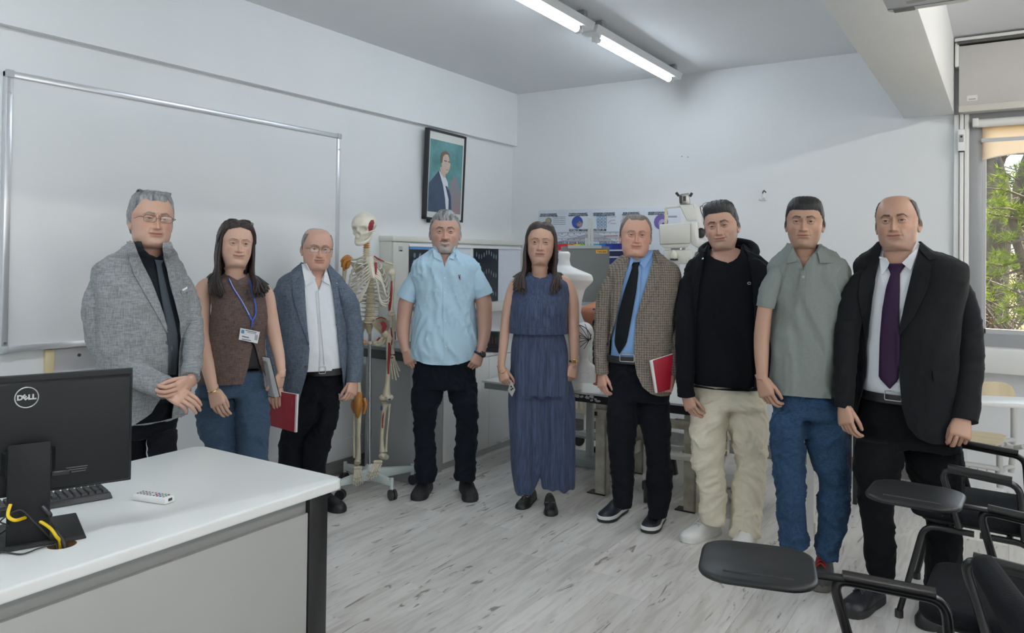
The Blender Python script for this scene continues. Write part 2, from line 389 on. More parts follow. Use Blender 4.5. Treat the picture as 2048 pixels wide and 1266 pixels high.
# ------------------------------------------------------------------ fluorescent fittings
M_FIT = mat('white_enamel', (.78, .78, .78), .35)
M_TUBE = mat('lit_tube', (1, 1, 1), .4, emit=((.80, .90, 1.0), TUBE_STRENGTH))
M_TUBE2 = mat('lit_tube_rear', (1, 1, 1), .4, emit=((1.0, .965, .92), TUBE_STRENGTH_REAR))  # warm tint stands in for daylight on the right of the room
M_TUBE3 = mat('lit_tube_cool', (1, 1, 1), .4, emit=((.84, .93, 1.0), TUBE_STRENGTH_REAR))
M_CAPM = mat('tube_cap_metal', (.7, .7, .7), .25, metal=1)
def fitting(label, x, y0, y1, group=None):
    t = thing('fluorescent_light', label, 'ceiling light', (x, (y0+y1)/2, ZC), group)
    zb = 2.905
    MB().hexa([(x-.05, y0, zb), (x+.05, y0, zb), (x+.05, y1, zb), (x-.05, y1, zb), (x-.065, y0, zb+.045), (x+.065, y0, zb+.045), (x+.065, y1, zb+.045), (x-.065, y1, zb+.045)]).build('housing', M_FIT, t)
    for y in (y0+.10, y1-.10): MB().b2((x-.05, y-.02, zb+.045), (x+.05, y+.02, ZC), .003).build('mounting_clip', M_ALU, t)
    MB().cyl((x, y0+.13, zb-.014), (x, y1-.13, zb-.014), .022, n=16).build('tube', (M_TUBE3 if x < 0 else M_TUBE2) if group else M_TUBE, t)
    for y, s in ((y0+.13, -1), (y1-.13, 1)):
        MB().cyl((x, y, zb-.014), (x, y+s*.03, zb-.014), .0235).build('tube_end', M_CAPM, t)
        MB().box((x, y+s*.04, zb-.012), (.05, .02, .05), bev=.008).build('lamp_holder', M_FIT, t)
fitting('white fluorescent batten on the ceiling ending short of the back wall', -2.19, 4.28, 5.76)
fitting('white fluorescent batten on the ceiling cut by the top edge of the photo', -2.19, 2.72, 4.24)
for x, y, w_ in ((-2.19, .4, 'above the teacher desk'), (1.5, 4.4, 'nearest the window wall, right of the beam'), (1.5, 1.8, 'right of the beam in the middle of the room'), (1.5, -.6, 'right of the beam behind the photographer'), (-2.19, -1.5, 'at the rear left of the room')):
    fitting('ceiling batten out of the picture, '+w_, x, y-.75, y+.75, 'ceiling battens out of the picture')  # window-side batten follows the beam's shadow; the others are added for brightness

# ------------------------------------------------------------------ whiteboard wall
M_BOARD = mat('whiteboard_enamel', (.72, .735, .74), .20, var=(2.0, .02), coat=1.0)
M_BOARD.node_tree.nodes['Principled BSDF'].inputs['Coat IOR'].default_value = 1.95; M_BOARD.node_tree.nodes['Principled BSDF'].inputs['Coat Roughness'].default_value = .17
M_ALF = mat('bright_aluminium', (.66, .67, .69), .3, metal=.7)
wb = thing('whiteboard', 'large white dry-erase board in an aluminium frame on the left wall', 'whiteboard', (XL, 2.72, 1.04))
y0, y1, z0, z1 = 1.685, 3.765, 1.04, 2.32
MB().b2((XL+.012, y0+.02, z0+.02), (XL+.026, y1-.02, z1-.02)).build('board_surface', M_BOARD, wb)
for lo, hi in (((XL, y0, z1-.028), (XL+.04, y1, z1)), ((XL, y0, z0), (XL+.04, y1, z0+.03)), ((XL, y0, z0), (XL+.038, y0+.028, z1)), ((XL, y1-.028, z0), (XL+.038, y1, z1))):
    MB().b2(lo, hi, .004).build('frame_bar', M_ALF, wb)
for y, z in ((y0+.014, z1-.014), (y1-.014, z1-.014), (y0+.014, z0+.014), (y1-.014, z0+.014)):
    MB().box((XL+.036, y, z), (.02, .036, .036), bev=.006).build('corner_cap', mat('corner_grey', (.42, .44, .45), .45), wb)
    MB().cyl((XL+.038, y, z-.09 if z > 2 else z+.03), (XL+.042, y, z-.09 if z > 2 else z+.03), .007, n=10).build('screw', M_CAPM, wb)
pt = thing('pen_tray', 'aluminium pen tray fixed under the whiteboard with yellowed tape', 'tray', (XL, 2.4, .96))
ty0 = float(on_x(100, 720, XL)[1])
MB().b2((XL, ty0, .915), (XL+.012, ty0+1.1, 1.03)).build('back_plate', M_ALF, pt)
MB().b2((XL, ty0, .915), (XL+.05, ty0+1.1, .924)).build('ledge', M_ALF, pt)
MB().cyl((XL+.012, ty0+.13, .995), (XL+.017, ty0+.13, .995), .008).build('screw', mat('dark_screw', (.08, .08, .08), .4, metal=.5), pt)
tp = MB(); tp.b2((XL, ty0-.03, .905), (XL+.022, ty0+.01, 1.035), .003); tp.b2((XL, ty0-.03, .9), (XL+.058, ty0+.08, .918), .003)
tp.build('masking_tape', mat('masking_tape', (.62, .53, .32), .7), pt)

# hook with a little shadow on the back wall
hk = thing('wall_hook', 'small clear plastic hook on the back wall between two men', 'hook', (-1.5, YB, 1.97))
hx, _, hz = on_y(1529, 392, YB)
MB().box((hx, YB-.006, hz), (.03, .012, .07), bev=.005).build('plate', M_TRIM, hk)
MB().tube([(hx, YB-.01, hz-.02), (hx-.01, YB-.035, hz-.035), (hx-.03, YB-.05, hz-.028)], .006, 8, sub=4).build('prong', M_ALF, hk)
MB().tube([(hx-.012, YB-.012, hz+.02), (hx, YB-.02, hz+.04), (hx+.014, YB-.012, hz+.025)], .004, 8, sub=4).build('wire', mat('dark_wire', (.05, .05, .05), .4), hk)
# screws holes
for i, (a, c) in enumerate(((1364, 313), (1376, 314))):
    p = on_y(a, c, YB); tag(MB().cyl((p[0], YB-.003, p[2]), (p[0], YB, p[2]), .006, n=8).build('wall_plug', M_ALU), ('left' if i == 0 else 'right')+' one of two tiny grey wall plugs on the bare back wall', 'wall plug')

# projector hanging from the ceiling
M_PROJ = mat('projector_grey', (.46, .47, .475), .5)
pj = thing('projector', 'white ceiling projector at the top edge of the photo beside the beam', 'projector', (-.3, 2.6, 2.7))
c0 = on_z(1775, 30, 2.42); c1 = on_z(1945, 5, 2.42)
u = Vector((c1-c0)); u.z = 0; wd = u.length; u.normalize(); vv = Vector((-u.y, u.x, 0))
Mx = Matrix((u, vv, Vector((0, 0, 1)))).transposed()
ctr = Vector(c0)+u*wd*.5-vv*.125
MB().box((ctr.x, ctr.y, 2.475), (wd, .25, .11), M=Mx, bev=.02).build('case', M_PROJ, pj)
p = ctr+vv*.085-u*(wd*.28); MB().box((p.x, p.y, 2.421), (.07, .05, .006), M=Mx, bev=.002).build('vent', mat('vent_dark', (.12, .12, .12), .6), pj)
p = ctr+vv*.06; MB().box((p.x, p.y, 2.4195), (wd*.94, .004, .003), M=Mx).build('seam', mat('seam_dark', (.2, .2, .2), .6), pj)
p = ctr+vv*.005-u*.03; MB().box((p.x, p.y, 2.4193), (.06, .03, .002), M=Mx).build('rating_label', mat('label_grey', (.3, .3, .3), .6), pj)
MB().cyl((ctr.x, ctr.y, 2.53), (ctr.x, ctr.y, ZC), .025).build('mounting_pole', M_FIT, pj)
p = ctr+u*(wd/2)-vv*.02; MB().cyl((p.x-.01*u.x, p.y-.01*u.y, 2.48), (p.x+.02*u.x, p.y+.02*u.y, 2.48), .035).build('lens', mat('black_plastic', (.02, .02, .022), .4), pj)

# ------------------------------------------------------------------ outside: slope, pines
gd = MB(); gx = np.linspace(-25, 25, 14); gyy = np.linspace(YB+.25, 60, 18)
vs = []; fs = []
for j, y in enumerate(gyy):
    for i, x in enumerate(gx): vs.append((x, y, -.3+.045*(y-6)+.25*mnoise.noise(Vector((x*.3, y*.3, 0)))))
for j in range(17):
    for i in range(13): a = j*14+i; fs.append((a, a+1, a+15, a+14))
gd.add(vs, fs); g = gd.build('ground_outside', mat('dry_grass', (.20, .145, .02), .9, var=(1.1, .5, '#2c2a12'), bump=(6, .5)), smooth=True); g['kind'] = 'structure'
M_BARK = mat('pine_bark', (.06, .045, .035), .9, var=(9, .55), bump=(14, .9), stretch=(1, 1, .25))
M_NEED = [translucent('needles_dark', (.035, .05, .016), .45), translucent('needles_bright', (.12, .16, .03), .5), translucent('needles_grey', (.065, .08, .035), .5)]
M_TWIG = mat('dry_twig', (.08, .062, .05), .9)
def pine(label, x, y, h, r, mi, seed, z0, zlow=.8, dens=1.0, spread=2.0, bare=0):
    rg = random.Random(seed); t = thing('pine_tree', label, 'tree', (x, y, z0))
    tr = MB(); tr.tube([(x+rg.uniform(-.1, .1)*i, y+rg.uniform(-.1, .1)*i, z0-.2+h*i/5) for i in range(6)], [r*(1.15-.16*i) for i in range(6)], 12, sub=3); tr.build('trunk', M_BARK, t)
    br = MB(); nd = MB()
    for k in range(int(26*dens)):
        z = z0+rg.uniform(zlow, h*.95); a = rg.uniform(0, 2*math.pi); ln = spread*(1.1-.7*(z-z0)/h)*rg.uniform(.6, 1.1)
        d = Vector((math.cos(a), math.sin(a), rg.uniform(-.1, .35))); s = Vector((x, y, z)); e = s+d*ln; mid = (s+e)/2+Vector((0, 0, rg.uniform(-.15, .1)))
        br.tube([s, mid, e], [.022, .014, .005], 5)
        for q in range(14):
            u_ = rg.uniform(.3, 1.03); b0 = s.lerp(e, u_)+Vector((rg.uniform(-.14, .14), rg.uniform(-.14, .14), rg.uniform(-.1, .1)))
            for w in range(20):
                dd = Vector((rg.gauss(0, 1), rg.gauss(0, 1), rg.gauss(.4, .8))).normalized(); L_ = rg.uniform(.07, .16)
                sd_ = dd.orthogonal().normalized()*.0045
                nd.add([b0-sd_, b0+sd_, b0+dd*L_], [(0, 1, 2)])
    for k in range(bare):
        z = z0+rg.uniform(.3, 2.4); a = rg.uniform(0, 2*math.pi); s = Vector((x, y, z)); e = s+Vector((math.cos(a), math.sin(a), rg.uniform(-.5, .3)))*rg.uniform(.5, 1.5)
        br.tube([s, (s+e)/2+Vector((rg.uniform(-.1, .1), 0, rg.uniform(-.2, .1))), e], [.012, .008, .003], 4)
    br.build('branches', M_TWIG if bare else M_BARK, t)['kind'] = 'stuff'
    o = nd.build('needles', M_NEED[mi], t, smooth=False); o['kind'] = 'stuff'
def outp(px, D): 
    p = at(px, 560, D); return p[0], p[1]
x_, y_ = outp(1992, 12.5); pine('brown-barked pine trunk with bare twigs outside the window', x_, y_, 7, .20, 2, 3, .0, 3.0, 1.0, 1.6, 60)
x_, y_ = outp(2062, 9.3); pine('bright green young pine nearest the window pane', x_, y_, 3.9, .07, 1, 11, -.1, .9, 1.7, 1.0)
x_, y_ = outp(1945, 14); pine('shaded pine behind the window frame', x_, y_, 7, .22, 0, 5, .1, 2.0, 1.4, 2.0, 40)
x_, y_ = outp(2060, 17); pine('tall grey-green pine further down the slope', x_, y_, 8, .2, 2, 8, .2, 1.6, 2.2, 2.4, 30)
x_, y_ = outp(2000, 24); pine('distant dark pine in front of the yellow grass', x_, y_, 9, .2, 0, 9, .5, 2.6, 2.0, 2.6)

# dry undergrowth between the trunks
def brush(label, px, D, n, seed, w, h):
    rg = random.Random(seed); x, y = outp(px, D); t = thing('dry_bush', label, 'bush', (x, y, 0)); tw = MB()
    for i in range(n):
        b0 = Vector((x+rg.uniform(-w, w), y+rg.uniform(-.6, .6), -.1+.045*(y-6))); a = rg.uniform(0, 6.28); d = Vector((math.cos(a), math.sin(a), rg.uniform(.6, 2.2))).normalized(); L = rg.uniform(.4, 1)*h
        m = b0+d*L*.5+Vector((rg.uniform(-.15, .15), rg.uniform(-.15, .15), .1)); e = b0+d*L+Vector((rg.uniform(-.4, .4), rg.uniform(-.3, .3), -.15*L)); tw.tube([b0, m, e], [.011, .008, .003], 3)
        for k in range(3): q = m.lerp(e, rg.random()); tw.tube([q, q+Vector((rg.uniform(-.35, .35), rg.uniform(-.3, .3), rg.uniform(-.1, .35)))], [.005, .002], 3)
    tw.build('twigs', M_TWIG, t)['kind'] = 'stuff'
brush('tangle of dry brown twigs low outside the window, left of the pine trunk', 1985, 11, 130, 21, 1.5, 2.4)
brush('dry grey-brown brushwood further back outside the window', 2040, 15, 150, 22, 2.2, 3.4)
# ================================================================== FURNITURE AND APPARATUS
def pxs(lst, D): return [at(p[0], p[1], p[2] if len(p) > 2 else D) for p in lst]
M_BLK = mat('black_plastic', (.02, .02, .022), .4)
M_BLKM = mat('black_metal', (.009, .009, .010), .30, spec=.55)
M_CREAM = mat('cream_metal', (.66, .66, .60), .4, var=(3, .04))
M_WPAN = mat('white_laminate', (.70, .70, .685), .35, var=(2, .03))
# ---- framed portrait (plain stand-in portrait), leaning off the wall at its top
fr = thing('framed_portrait', 'portrait of a man in a dark suit, black framed, high on the left wall', 'picture', (XL, 4.93, 1.78))
A = on_x(857, 256, XL+.085); B = on_x(931, 273, XL+.085); Cc = on_x(925, 446, XL+.03); Dd = on_x(848, 437, XL+.03)
A, B, Cc, Dd = [Vector(p) for p in (A, B, Cc, Dd)]
ux = ((B-A)+(Cc-Dd)).normalized(); uz = ((A-Dd)+(B-Cc)).normalized(); un = ux.cross(uz).normalized()
if un.x < 0: un = -un
w = ((B-A).length+(Cc-Dd).length)/2; h = ((A-Dd).length+(B-Cc).length)/2; O = (A+B+Cc+Dd)/4
def fp(u, v, d=0): return O+ux*(u*w/2)+uz*(v*h/2)+un*d
def fquad(mb, u0, u1, v0, v1, d0, d1): mb.hexa([fp(u0, v0, d0), fp(u1, v0, d0), fp(u1, v1, d0), fp(u0, v1, d0), fp(u0, v0, d1), fp(u1, v0, d1), fp(u1, v1, d1), fp(u0, v1, d1)])
f_ = MB(); e = .018/w*2; g = .018/h*2
for q in ((-1, 1, 1-g, 1), (-1, 1, -1, -1+g), (-1, -1+e, -1, 1), (1-e, 1, -1, 1)): fquad(f_, *q, -.03, .008)
f_.build('frame', M_BLK, fr)
f_ = MB(); fquad(f_, -1+e, 1-e, -1+g, 1-g, -.02, 0); f_.build('mount', mat('paper_mount', (.66, .68, .64), .6), fr)
M_CANVAS = mat('teal_canvas', '#6f9da3', .7, var=(7, .3, '#4c7f7c'))
f_ = MB(); fquad(f_, -.86, .86, -.82, .78, -.01, .0015); f_.build('canvas', M_CANVAS, fr)
def flat(name, pts, col, d, **k):
    mb = MB(); mb.prism([fp(u, v, d) for u, v in pts], un, .0006); return mb.build(name, mat('paint_'+name, col, .7, **k), fr)
flat('painted_backdrop', [(.25, -.1), (.5, .05), (.86, -.3), (.86, -.82), (.2, -.82)], '#7d8a99', .0018, var=(9, .3, '#9a7f7a'))
flat('painted_suit', [(-.86, -.2), (-.55, .0), (-.36, .12), (-.1, -.1), (.12, -.2), (.3, -.42), (.38, -.82), (-.86, -.82)], '#47566e', .0024, var=(9, .2))
flat('painted_shirt', [(-.38, .12), (-.24, .03), (-.02, -.02), (.1, -.12), (.2, -.5), (.22, -.8), (.08, -.8), (.0, -.5), (-.14, -.2), (-.34, .05)], '#d5dbe2', .003)
flat('painted_lapel', [(-.02, -.2), (.1, -.22), (.26, -.5), (.28, -.82), (.2, -.82), (.18, -.5)], '#3b4860', .0034)
flat('painted_neck', [(-.34, .2), (-.05, .2), (-.03, .0), (-.12, -.03), (-.3, .06)], '#c3ad9c', .0034)
flat('painted_head', [(-.04+.23*math.cos(a)-(.04 if math.sin(a) > 0 else 0), .3+.24*math.sin(a)) for a in np.linspace(0, 6.283, 20)[:-1]], '#cdb7a6', .004, var=(30, .12))
flat('painted_hair', [(-.30, .28), (-.33, .42), (-.24, .54), (-.05, .58), (.1, .53), (.16, .44), (.06, .5), (-.1, .5), (-.2, .44), (-.24, .3)], '#7c6450', .0046)
flat('painted_brow', [(-.14, .365), (.0, .36), (.0, .335), (-.14, .34)], '#6b5a50', .0048); flat('painted_brow', [(.07, .36), (.16, .355), (.16, .33), (.07, .335)], '#6b5a50', .0048)
flat('painted_mouth', [(-.02, .165), (.1, .165), (.1, .15), (-.02, .15)], '#9d7a6c', .0048)
hk2 = fp(-.75, -1.03, -.01); MB().box(hk2, (.02, .03, .03), bev=.004).build('wedge', M_BLK, fr)

# ---- film viewer on the board wall with two films
VX = XL+.13; va = float(on_x(785, 560, VX)[1]); vb = YB-.015; vz0 = float(on_x(900, 637, VX)[2])-.0; vz0 = 1.03; vz1 = 1.645
fv = thing('film_viewer', 'cream wall-mounted film viewer box with two dark films clipped on', 'film viewer', (XL, (va+vb)/2, vz0))
M_LITP = mat('viewer_screen', (.66, .70, .78), .35, var=(4, .03))
MB().b2((XL, va, vz0), (VX-.012, vb, vz1-.035), .006).build('housing', M_CREAM, fv)
MB().b2((XL, va-.01, vz1-.04), (VX+.01, vb, vz1), .006).build('top_rail', M_CREAM, fv)
yv = float(on_x(817, 560, VX)[1])
MB().b2((VX-.014, va+.004, vz0+.004), (VX, yv, vz1-.045), .004).build('end_panel', mat('cream_panel', (.60, .60, .55), .45), fv)
MB().b2((VX-.02, yv, vz0+.0), (VX, vb, vz0+.085), .004).build('bottom_panel', M_CREAM, fv)
edges = [yv+.012, float(on_x(944, 560, VX)[1]), float(on_x(1036, 560, VX)[1])]
MB().b2((VX-.012, yv, vz0+.08), (VX-.006, edges[1]-.005, vz1-.05)).build('screen', M_LITP, fv)
MB().b2((VX-.012, edges[1]+.005, vz0+.08), (VX-.006, vb-.02, vz1-.05)).build('screen', M_LITP, fv)
MB().b2((VX-.01, yv, vz1-.075), (VX+.006, vb-.02, vz1-.06), .002).build('clip_strip', M_TRIM, fv)
MB().b2((VX-.01, edges[1]-.006, vz0+.08), (VX, edges[1]+.006, vz1-.05)).build('divider', M_TRIM, fv)
p = on_x(801, 498, VX); MB().b2((VX, p[1]-.022, p[2]-.018), (VX+.001, p[1]+.022, p[2]+.02)).build('label_sticker', mat('sticker_grey', (.45, .45, .44), .6), fv)
MB().b2((VX+.001, p[1]-.012, p[2]-.016), (VX+.0016, p[1]+.02, p[2]-.008)).build('label_print', M_BLK, fv)
M_FILM = mat('xray_film', (.012, .016, .022), .22); M_GHOST = mat('film_ghost', (.12, .17, .21), .3)
def film(label, px0, px1, z0, z1, kind):
    ya = float(on_x(px0, 540, VX)[1]); yb = float(on_x(px1, 540, VX)[1])
    t = thing('xray_film', label, 'x-ray film', (VX, (ya+yb)/2, z0))
    MB().b2((VX+.002, ya, z0), (VX+.0035, yb, z1)).build('film_sheet', M_FILM, t)
    gm = MB(); rg = random.Random(4)
    if kind == 0:
        MB().b2((VX+.0036, ya, z1-.03), (VX+.004, yb, z1-.002)).build('blue_strip', mat('blue_strip', (.10, .25, .5), .4), t)
        for c in range(4):
            yc = ya+(yb-ya)*(.2+.22*c)
            for r in range(9):
                z = z1-.075-.05*r; gm.ball((VX+.0036, yc+rg.uniform(-.004, .004), z), (.0012, .014+.004*(r % 2), .02), 8, 5)
    else:
        for c in range(9):
            for r in range(3):
                z = z1-.06-.16*r-.02*math.sin(c); yc = ya+(yb-ya)*(.1+.1*c); gm.ball((VX+.0036, yc, z), (.001, .008, .022), 8, 5)
    gm.build('film_image', M_GHOST, t)
film('dark film with rows of spine images and a blue top strip', 818, 868, 1.16, vz1-.065, 0)
film('dark blank-looking film clipped near the middle of the viewer', 947, 996, 1.12, vz1-.065, 1)

# ---- low cabinets under the viewer
M_GREYP = mat('grey_side_panel', (.33, .345, .345), .4, var=(3, .06)); M_DTOP = mat('dark_worktop', (.045, .048, .05), .35)
y0 = 3.93; ym = float(on_x(885, 860, -3.3)[1])
c1 = thing('cabinet', 'grey cabinet with a dark worktop behind the skeleton stand', 'cabinet', (-3.5, 4.2, 0))
MB().b2((-3.7, y0, .0), (-3.30, ym, .80), .003).build('body', M_GREYP, c1)
MB().b2((-3.715, y0-.015, .805), (-3.288, ym-.02, .862), .003).build('apron', M_DTOP, c1)
MB().b2((-3.72, y0-.02, .862), (-3.28, ym, .886), .004).build('worktop', mat('worktop_grey', (.20, .21, .21), .4), c1)
c2 = thing('cabinet', 'long white cabinet with flat doors under the film viewer', 'cabinet', (-3.5, 5.2, 0))
MB().b2((-3.83, ym+.003, .05), (-3.315, YB-.02, .745), .003).build('body', M_WPAN, c2)
MB().b2((-3.835, ym+.002, .745), (-3.295, YB-.018, .768), .004).build('worktop', M_WPAN, c2)
MB().b2((-3.8, ym+.01, 0), (-3.325, YB-.03, .05)).build('plinth', mat('plinth_grey', (.45, .45, .44), .5), c2)
d_ = [ym+.006, 4.85, 5.42, YB-.025]
for a, b_ in zip(d_, d_[1:]): MB().b2((-3.315, a+.002, .055), (-3.298, b_-.002, .742), .002).build('door', M_WPAN, c2)
bar = MB(); pa = on_x(996, 884, -3.29); pb = on_x(1016, 876, -3.29)
bar.tube([(-3.298, pa[1], pa[2]), (-3.27, pa[1]+.005, pa[2]), (-3.27, pb[1], pb[2]), (-3.298, pb[1]+.005, pb[2])], .006, 8); bar.build('handle', M_ALF, c2)
def cab_z(px, py, z): return on_z(px, py, z)
q = on_z(988, 703, .77); qx, qy = q[0], q[1]
rk = thing('test_rack', 'black slotted box rack on the white cabinet behind a bare arm', 'rack', (qx, qy, .77))
Mr = Matrix.Rotation(.3, 4, 'Z')
MB().box((qx, qy, .785), (.11, .09, .03), M=Mr, bev=.004).build('base', M_BLK, rk)
for dz, hh in ((.84, .09), (.905, .04)): MB().box((qx, qy, dz), (.085, .075, hh), M=Mr, bev=.003).build('block', M_BLK, rk)
for i in range(3): MB().box(Vector((qx, qy, .86))+Mr.to_3x3() @ Vector((-.025+.025*i, -.04, 0)), (.009, .006, .05), M=Mr).build('slot', mat('slot_brown', (.10, .06, .05), .4), rk)
q = on_z(976, 700, .77)
tag(MB().lathe([(.02, 0), (.022, .02), (.022, .09), (.012, .11), (.012, .13), (.001, .131)], (q[0], q[1], .77), 14).build('small_bottle', mat('milky_plastic', (.62, .60, .54), .4)), 'small milky plastic bottle on the white cabinet beside the black rack', 'bottle')

# ---- radiator on the back wall
rd = thing('radiator', 'cream panel radiator low on the back wall behind the table', 'radiator', (-2.6, YB-.06, .12))
rx0 = float(on_y(1146, 840, YB-.08)[0]); rx1 = float(on_y(1330, 850, YB-.08)[0]); rz1 = .62; rz0 = .17
MB().b2((rx0, YB-.085, rz0), (rx1, YB-.075, rz1), .004).build('panel', mat('radiator_cream', (.62, .58, .46), .4), rd)
MB().b2((rx0, YB-.10, rz1), (rx1, YB-.03, rz1+.012), .003).build('grille', mat('radiator_cream', (.62, .58, .46), .4), rd)
n = int((rx1-rx0)/.05); fl_ = MB().box((0, 0, 0), (.028, .014, rz1-rz0-.07), bev=.0065).mesh('flute', 60); fl_.materials.append(mat('radiator_cream', (.62, .58, .46), .4))
for i in range(n):
    o = bpy.data.objects.new('flute', fl_); COL.objects.link(o); o.parent = rd; o.location = Vector((rx0+.03+.05*i, YB-.088, (rz0+rz1)/2))-Vector(rd.location); ORG[o.name] = np.zeros(3)
MB().cyl((rx0+.1, YB-.05, 0), (rx0+.1, YB-.05, rz0), .012).build('pipe', M_TRIM, rd); MB().cyl((rx1-.1, YB-.05, 0), (rx1-.1, YB-.05, rz0), .012).build('pipe', M_TRIM, rd)

# ---- long apparatus table (z .64), seen between the people
TZ = .64
T0 = Vector(on_z(964, 761, TZ)); T1 = Vector(on_z(1345, 806, TZ)); tu = (T1-T0); tu.z = 0; tlen = tu.length; tu.normalize(); tv = Vector((-tu.y, tu.x, 0))
T1 = T0+tu*(tlen+.25); tlen += .25
M_TOPW = mat('worn_white_top', (.66, .67, .65), .3, var=(5, .05)); M_PEEL = mat('peeling_black_edge', (.015, .015, .017), .5, var=(22, .0, '#16171a'))
M_OLDW = mat('chipped_cream_paint', (.56, .54, .47), .5, var=(11, .55, '#a39b88'), bump=(30, .3))
tb = thing('apparatus_table', 'long white-topped metal table with chipped cream legs and peeling black edge', 'table', (T0.x, T0.y, 0))
def tp_(u, v, z): return T0+tu*u+tv*v+Vector((0, 0, z-TZ))
def tbox(mb, u0, u1, v0, v1, z0, z1): mb.hexa([tp_(u0, v0, z0), tp_(u1, v0, z0), tp_(u1, v1, z0), tp_(u0, v1, z0), tp_(u0, v0, z1), tp_(u1, v0, z1), tp_(u1, v1, z1), tp_(u0, v1, z1)])
mb = MB(); tbox(mb, 0, tlen, 0, .72, TZ-.012, TZ); mb.build('tabletop', M_TOPW, tb)
us = (Vector(on_z(1075, 775, TZ))-T0).dot(tu)
mb = MB(); tbox(mb, .012, us, .012, .70, TZ-.055, TZ-.012); mb.build('grey_apron', mat('apron_grey', (.33, .34, .34), .45), tb)
mb = MB(); tbox(mb, us+.001, tlen, .004, .71, TZ-.062, TZ-.012); mb.build('edge_band', M_PEEL, tb)
rg = random.Random(3); ch = MB()
for i in range(26):
    u_ = us+.1+(tlen-us-.8)*rg.random()**.8; z_ = TZ-.015-rg.random()*.03; s_ = rg.uniform(.006, .02)
    a = [tp_(u_+s_*math.cos(t)*rg.uniform(.7, 1.3), -.0005, z_+s_*.6*math.sin(t)*rg.uniform(.6, 1.3)) for t in np.linspace(0, 6.28, 7)[:-1]]; ch.prism(a, -tv, .0012)
ch.build('paint_chips', M_TOPW, tb)['kind'] = 'stuff'
def leg(u, v, foot=True):
    mb = MB(); w_ = .075
    tbox(mb, u-w_/2, u+w_/2, v, v+.012, 0, TZ-.065); tbox(mb, u+w_/2-.012, u+w_/2, v, v+.06, 0, TZ-.065)
    tbox(mb, u-w_/2, u+w_/2, v+.05, v+.06, 0, TZ-.065)
    mb.build('leg', M_OLDW, tb)
    mb = MB(); tbox(mb, u-.09, u+.035, v-.01, v+.07, 0, .006); mb.build('foot_plate', M_BLKM, tb)
ul = (Vector(on_z(1186, 998, 0))-T0).dot(tu); vl = max(.03, (Vector(on_z(1186, 998, 0))-T0).dot(tv))
leg(ul, vl); leg(ul, .62); leg(tlen-.15, vl); leg(tlen-.15, .62); leg(.1, .62)
for z in (TZ-.155,):
    mb = MB(); tbox(mb, ul-.045, tlen-.1, vl-.012, vl, z, z+.055); mb.build('rail', M_OLDW, tb)
    for u_ in (ul-.03, ul+.055):
        mb = MB(); tbox(mb, u_-.008, u_+.008, vl-.018, vl-.012, z+.015, z+.04); mb.build('bolt', M_BLKM, tb)
mb = MB(); tbox(mb, ul-.02, ul+.02, vl+.06, .62, .16, .24); mb.build('stretcher', M_OLDW, tb)
mb = MB(); tbox(mb, ul-.02, ul+.02, vl+.06, .62, TZ-.13, TZ-.07); mb.build('stretcher', M_OLDW, tb)
mb = MB(); tbox(mb, ul+.4, tlen-.1, .25, .29, TZ-.20, TZ-.15); mb.build('rail', M_WPAN, tb)
for k_ in range(2):
    mb = MB(); mb.tube([tp_(ul+.62, .1+.12*k_, TZ-.12), tp_(ul+.85, .1+.12*k_, TZ-.13), tp_(ul+.92, .1+.12*k_, TZ-.10), tp_(ul+1.3, .1+.12*k_, TZ-.10)], .014, 8, sub=4); mb.build('under_rod', mat('dull_steel', (.25, .25, .25), .35, metal=.8), tb)
# things standing on the table
def on_table(px, py): 
    q = Vector(on_z(px, py, TZ)); return q
M_MANN = mat('white_mannequin', (.80, .80, .79), .42)
D_b = 5.0
bt = thing('bust_mannequin', 'white headless female bust mannequin standing behind the woman in denim', 'mannequin', at(1145, 760, D_b))
bt.location.z = TZ; ORG[bt.name] = np.array(bt.location)
def sil(rows, D, kd=.55, n=28, sub=6, ex=2.0, shift=None):
    rows = np.array(rows, float); t = np.arange(len(rows)); tt = np.linspace(0, len(rows)-1, (len(rows)-1)*sub+1)
    R = np.stack([np.interp(tt, t, rows[:, i]) for i in range(rows.shape[1])], 1)
    for _ in range(sub//2):
        R[1:-1] = .25*R[:-2]+.5*R[1:-1]+.25*R[2:]
    out = []
    for r in R:
        py, xl, xr = r[:3]; k_ = r[3] if len(r) > 3 else kd; off = r[4] if len(r) > 4 else 0
        c = at((xl+xr)/2, py, D+off); a = (xr-xl)/2*D/FPX; cx = (xl+xr)/2
        vd = np.array([ray(cx, py)[0], ray(cx, py)[1], 0]); vd /= np.linalg.norm(vd); rt = np.array([vd[1], -vd[0], 0])
        a *= 1/math.hypot(1, (cx-PPX)/FPX)
        ring = []
        for j in range(n):
            f = 2*math.pi*j/n; s_, c_ = math.sin(f), math.cos(f)
            ring.append(c+rt*a*np.sign(s_)*abs(s_)**(2/ex)-vd*a*k_*np.sign(c_)*abs(c_)**(2/ex))
        out.append(ring)
    return out
MB().rings(sil([(503, 1118, 1137, .9), (507, 1116, 1141, .9), (520, 1117, 1139, .9), (532, 1115, 1142, .9), (541, 1105, 1163, .7), (549, 1090, 1184, .55), (560, 1086, 1187, .5), (568, 1090, 1181, .5), (578, 1097, 1170, .6), (600, 1100, 1164, .75), (622, 1101, 1162, .75), (645, 1104, 1157, .65), (680, 1106, 1154, .6), (715, 1102, 1160, .62), (752, 1098, 1166, .65), (776.5, 1097, 1167, .65)], D_b)).build('bust', M_MANN, bt, smooth=50)
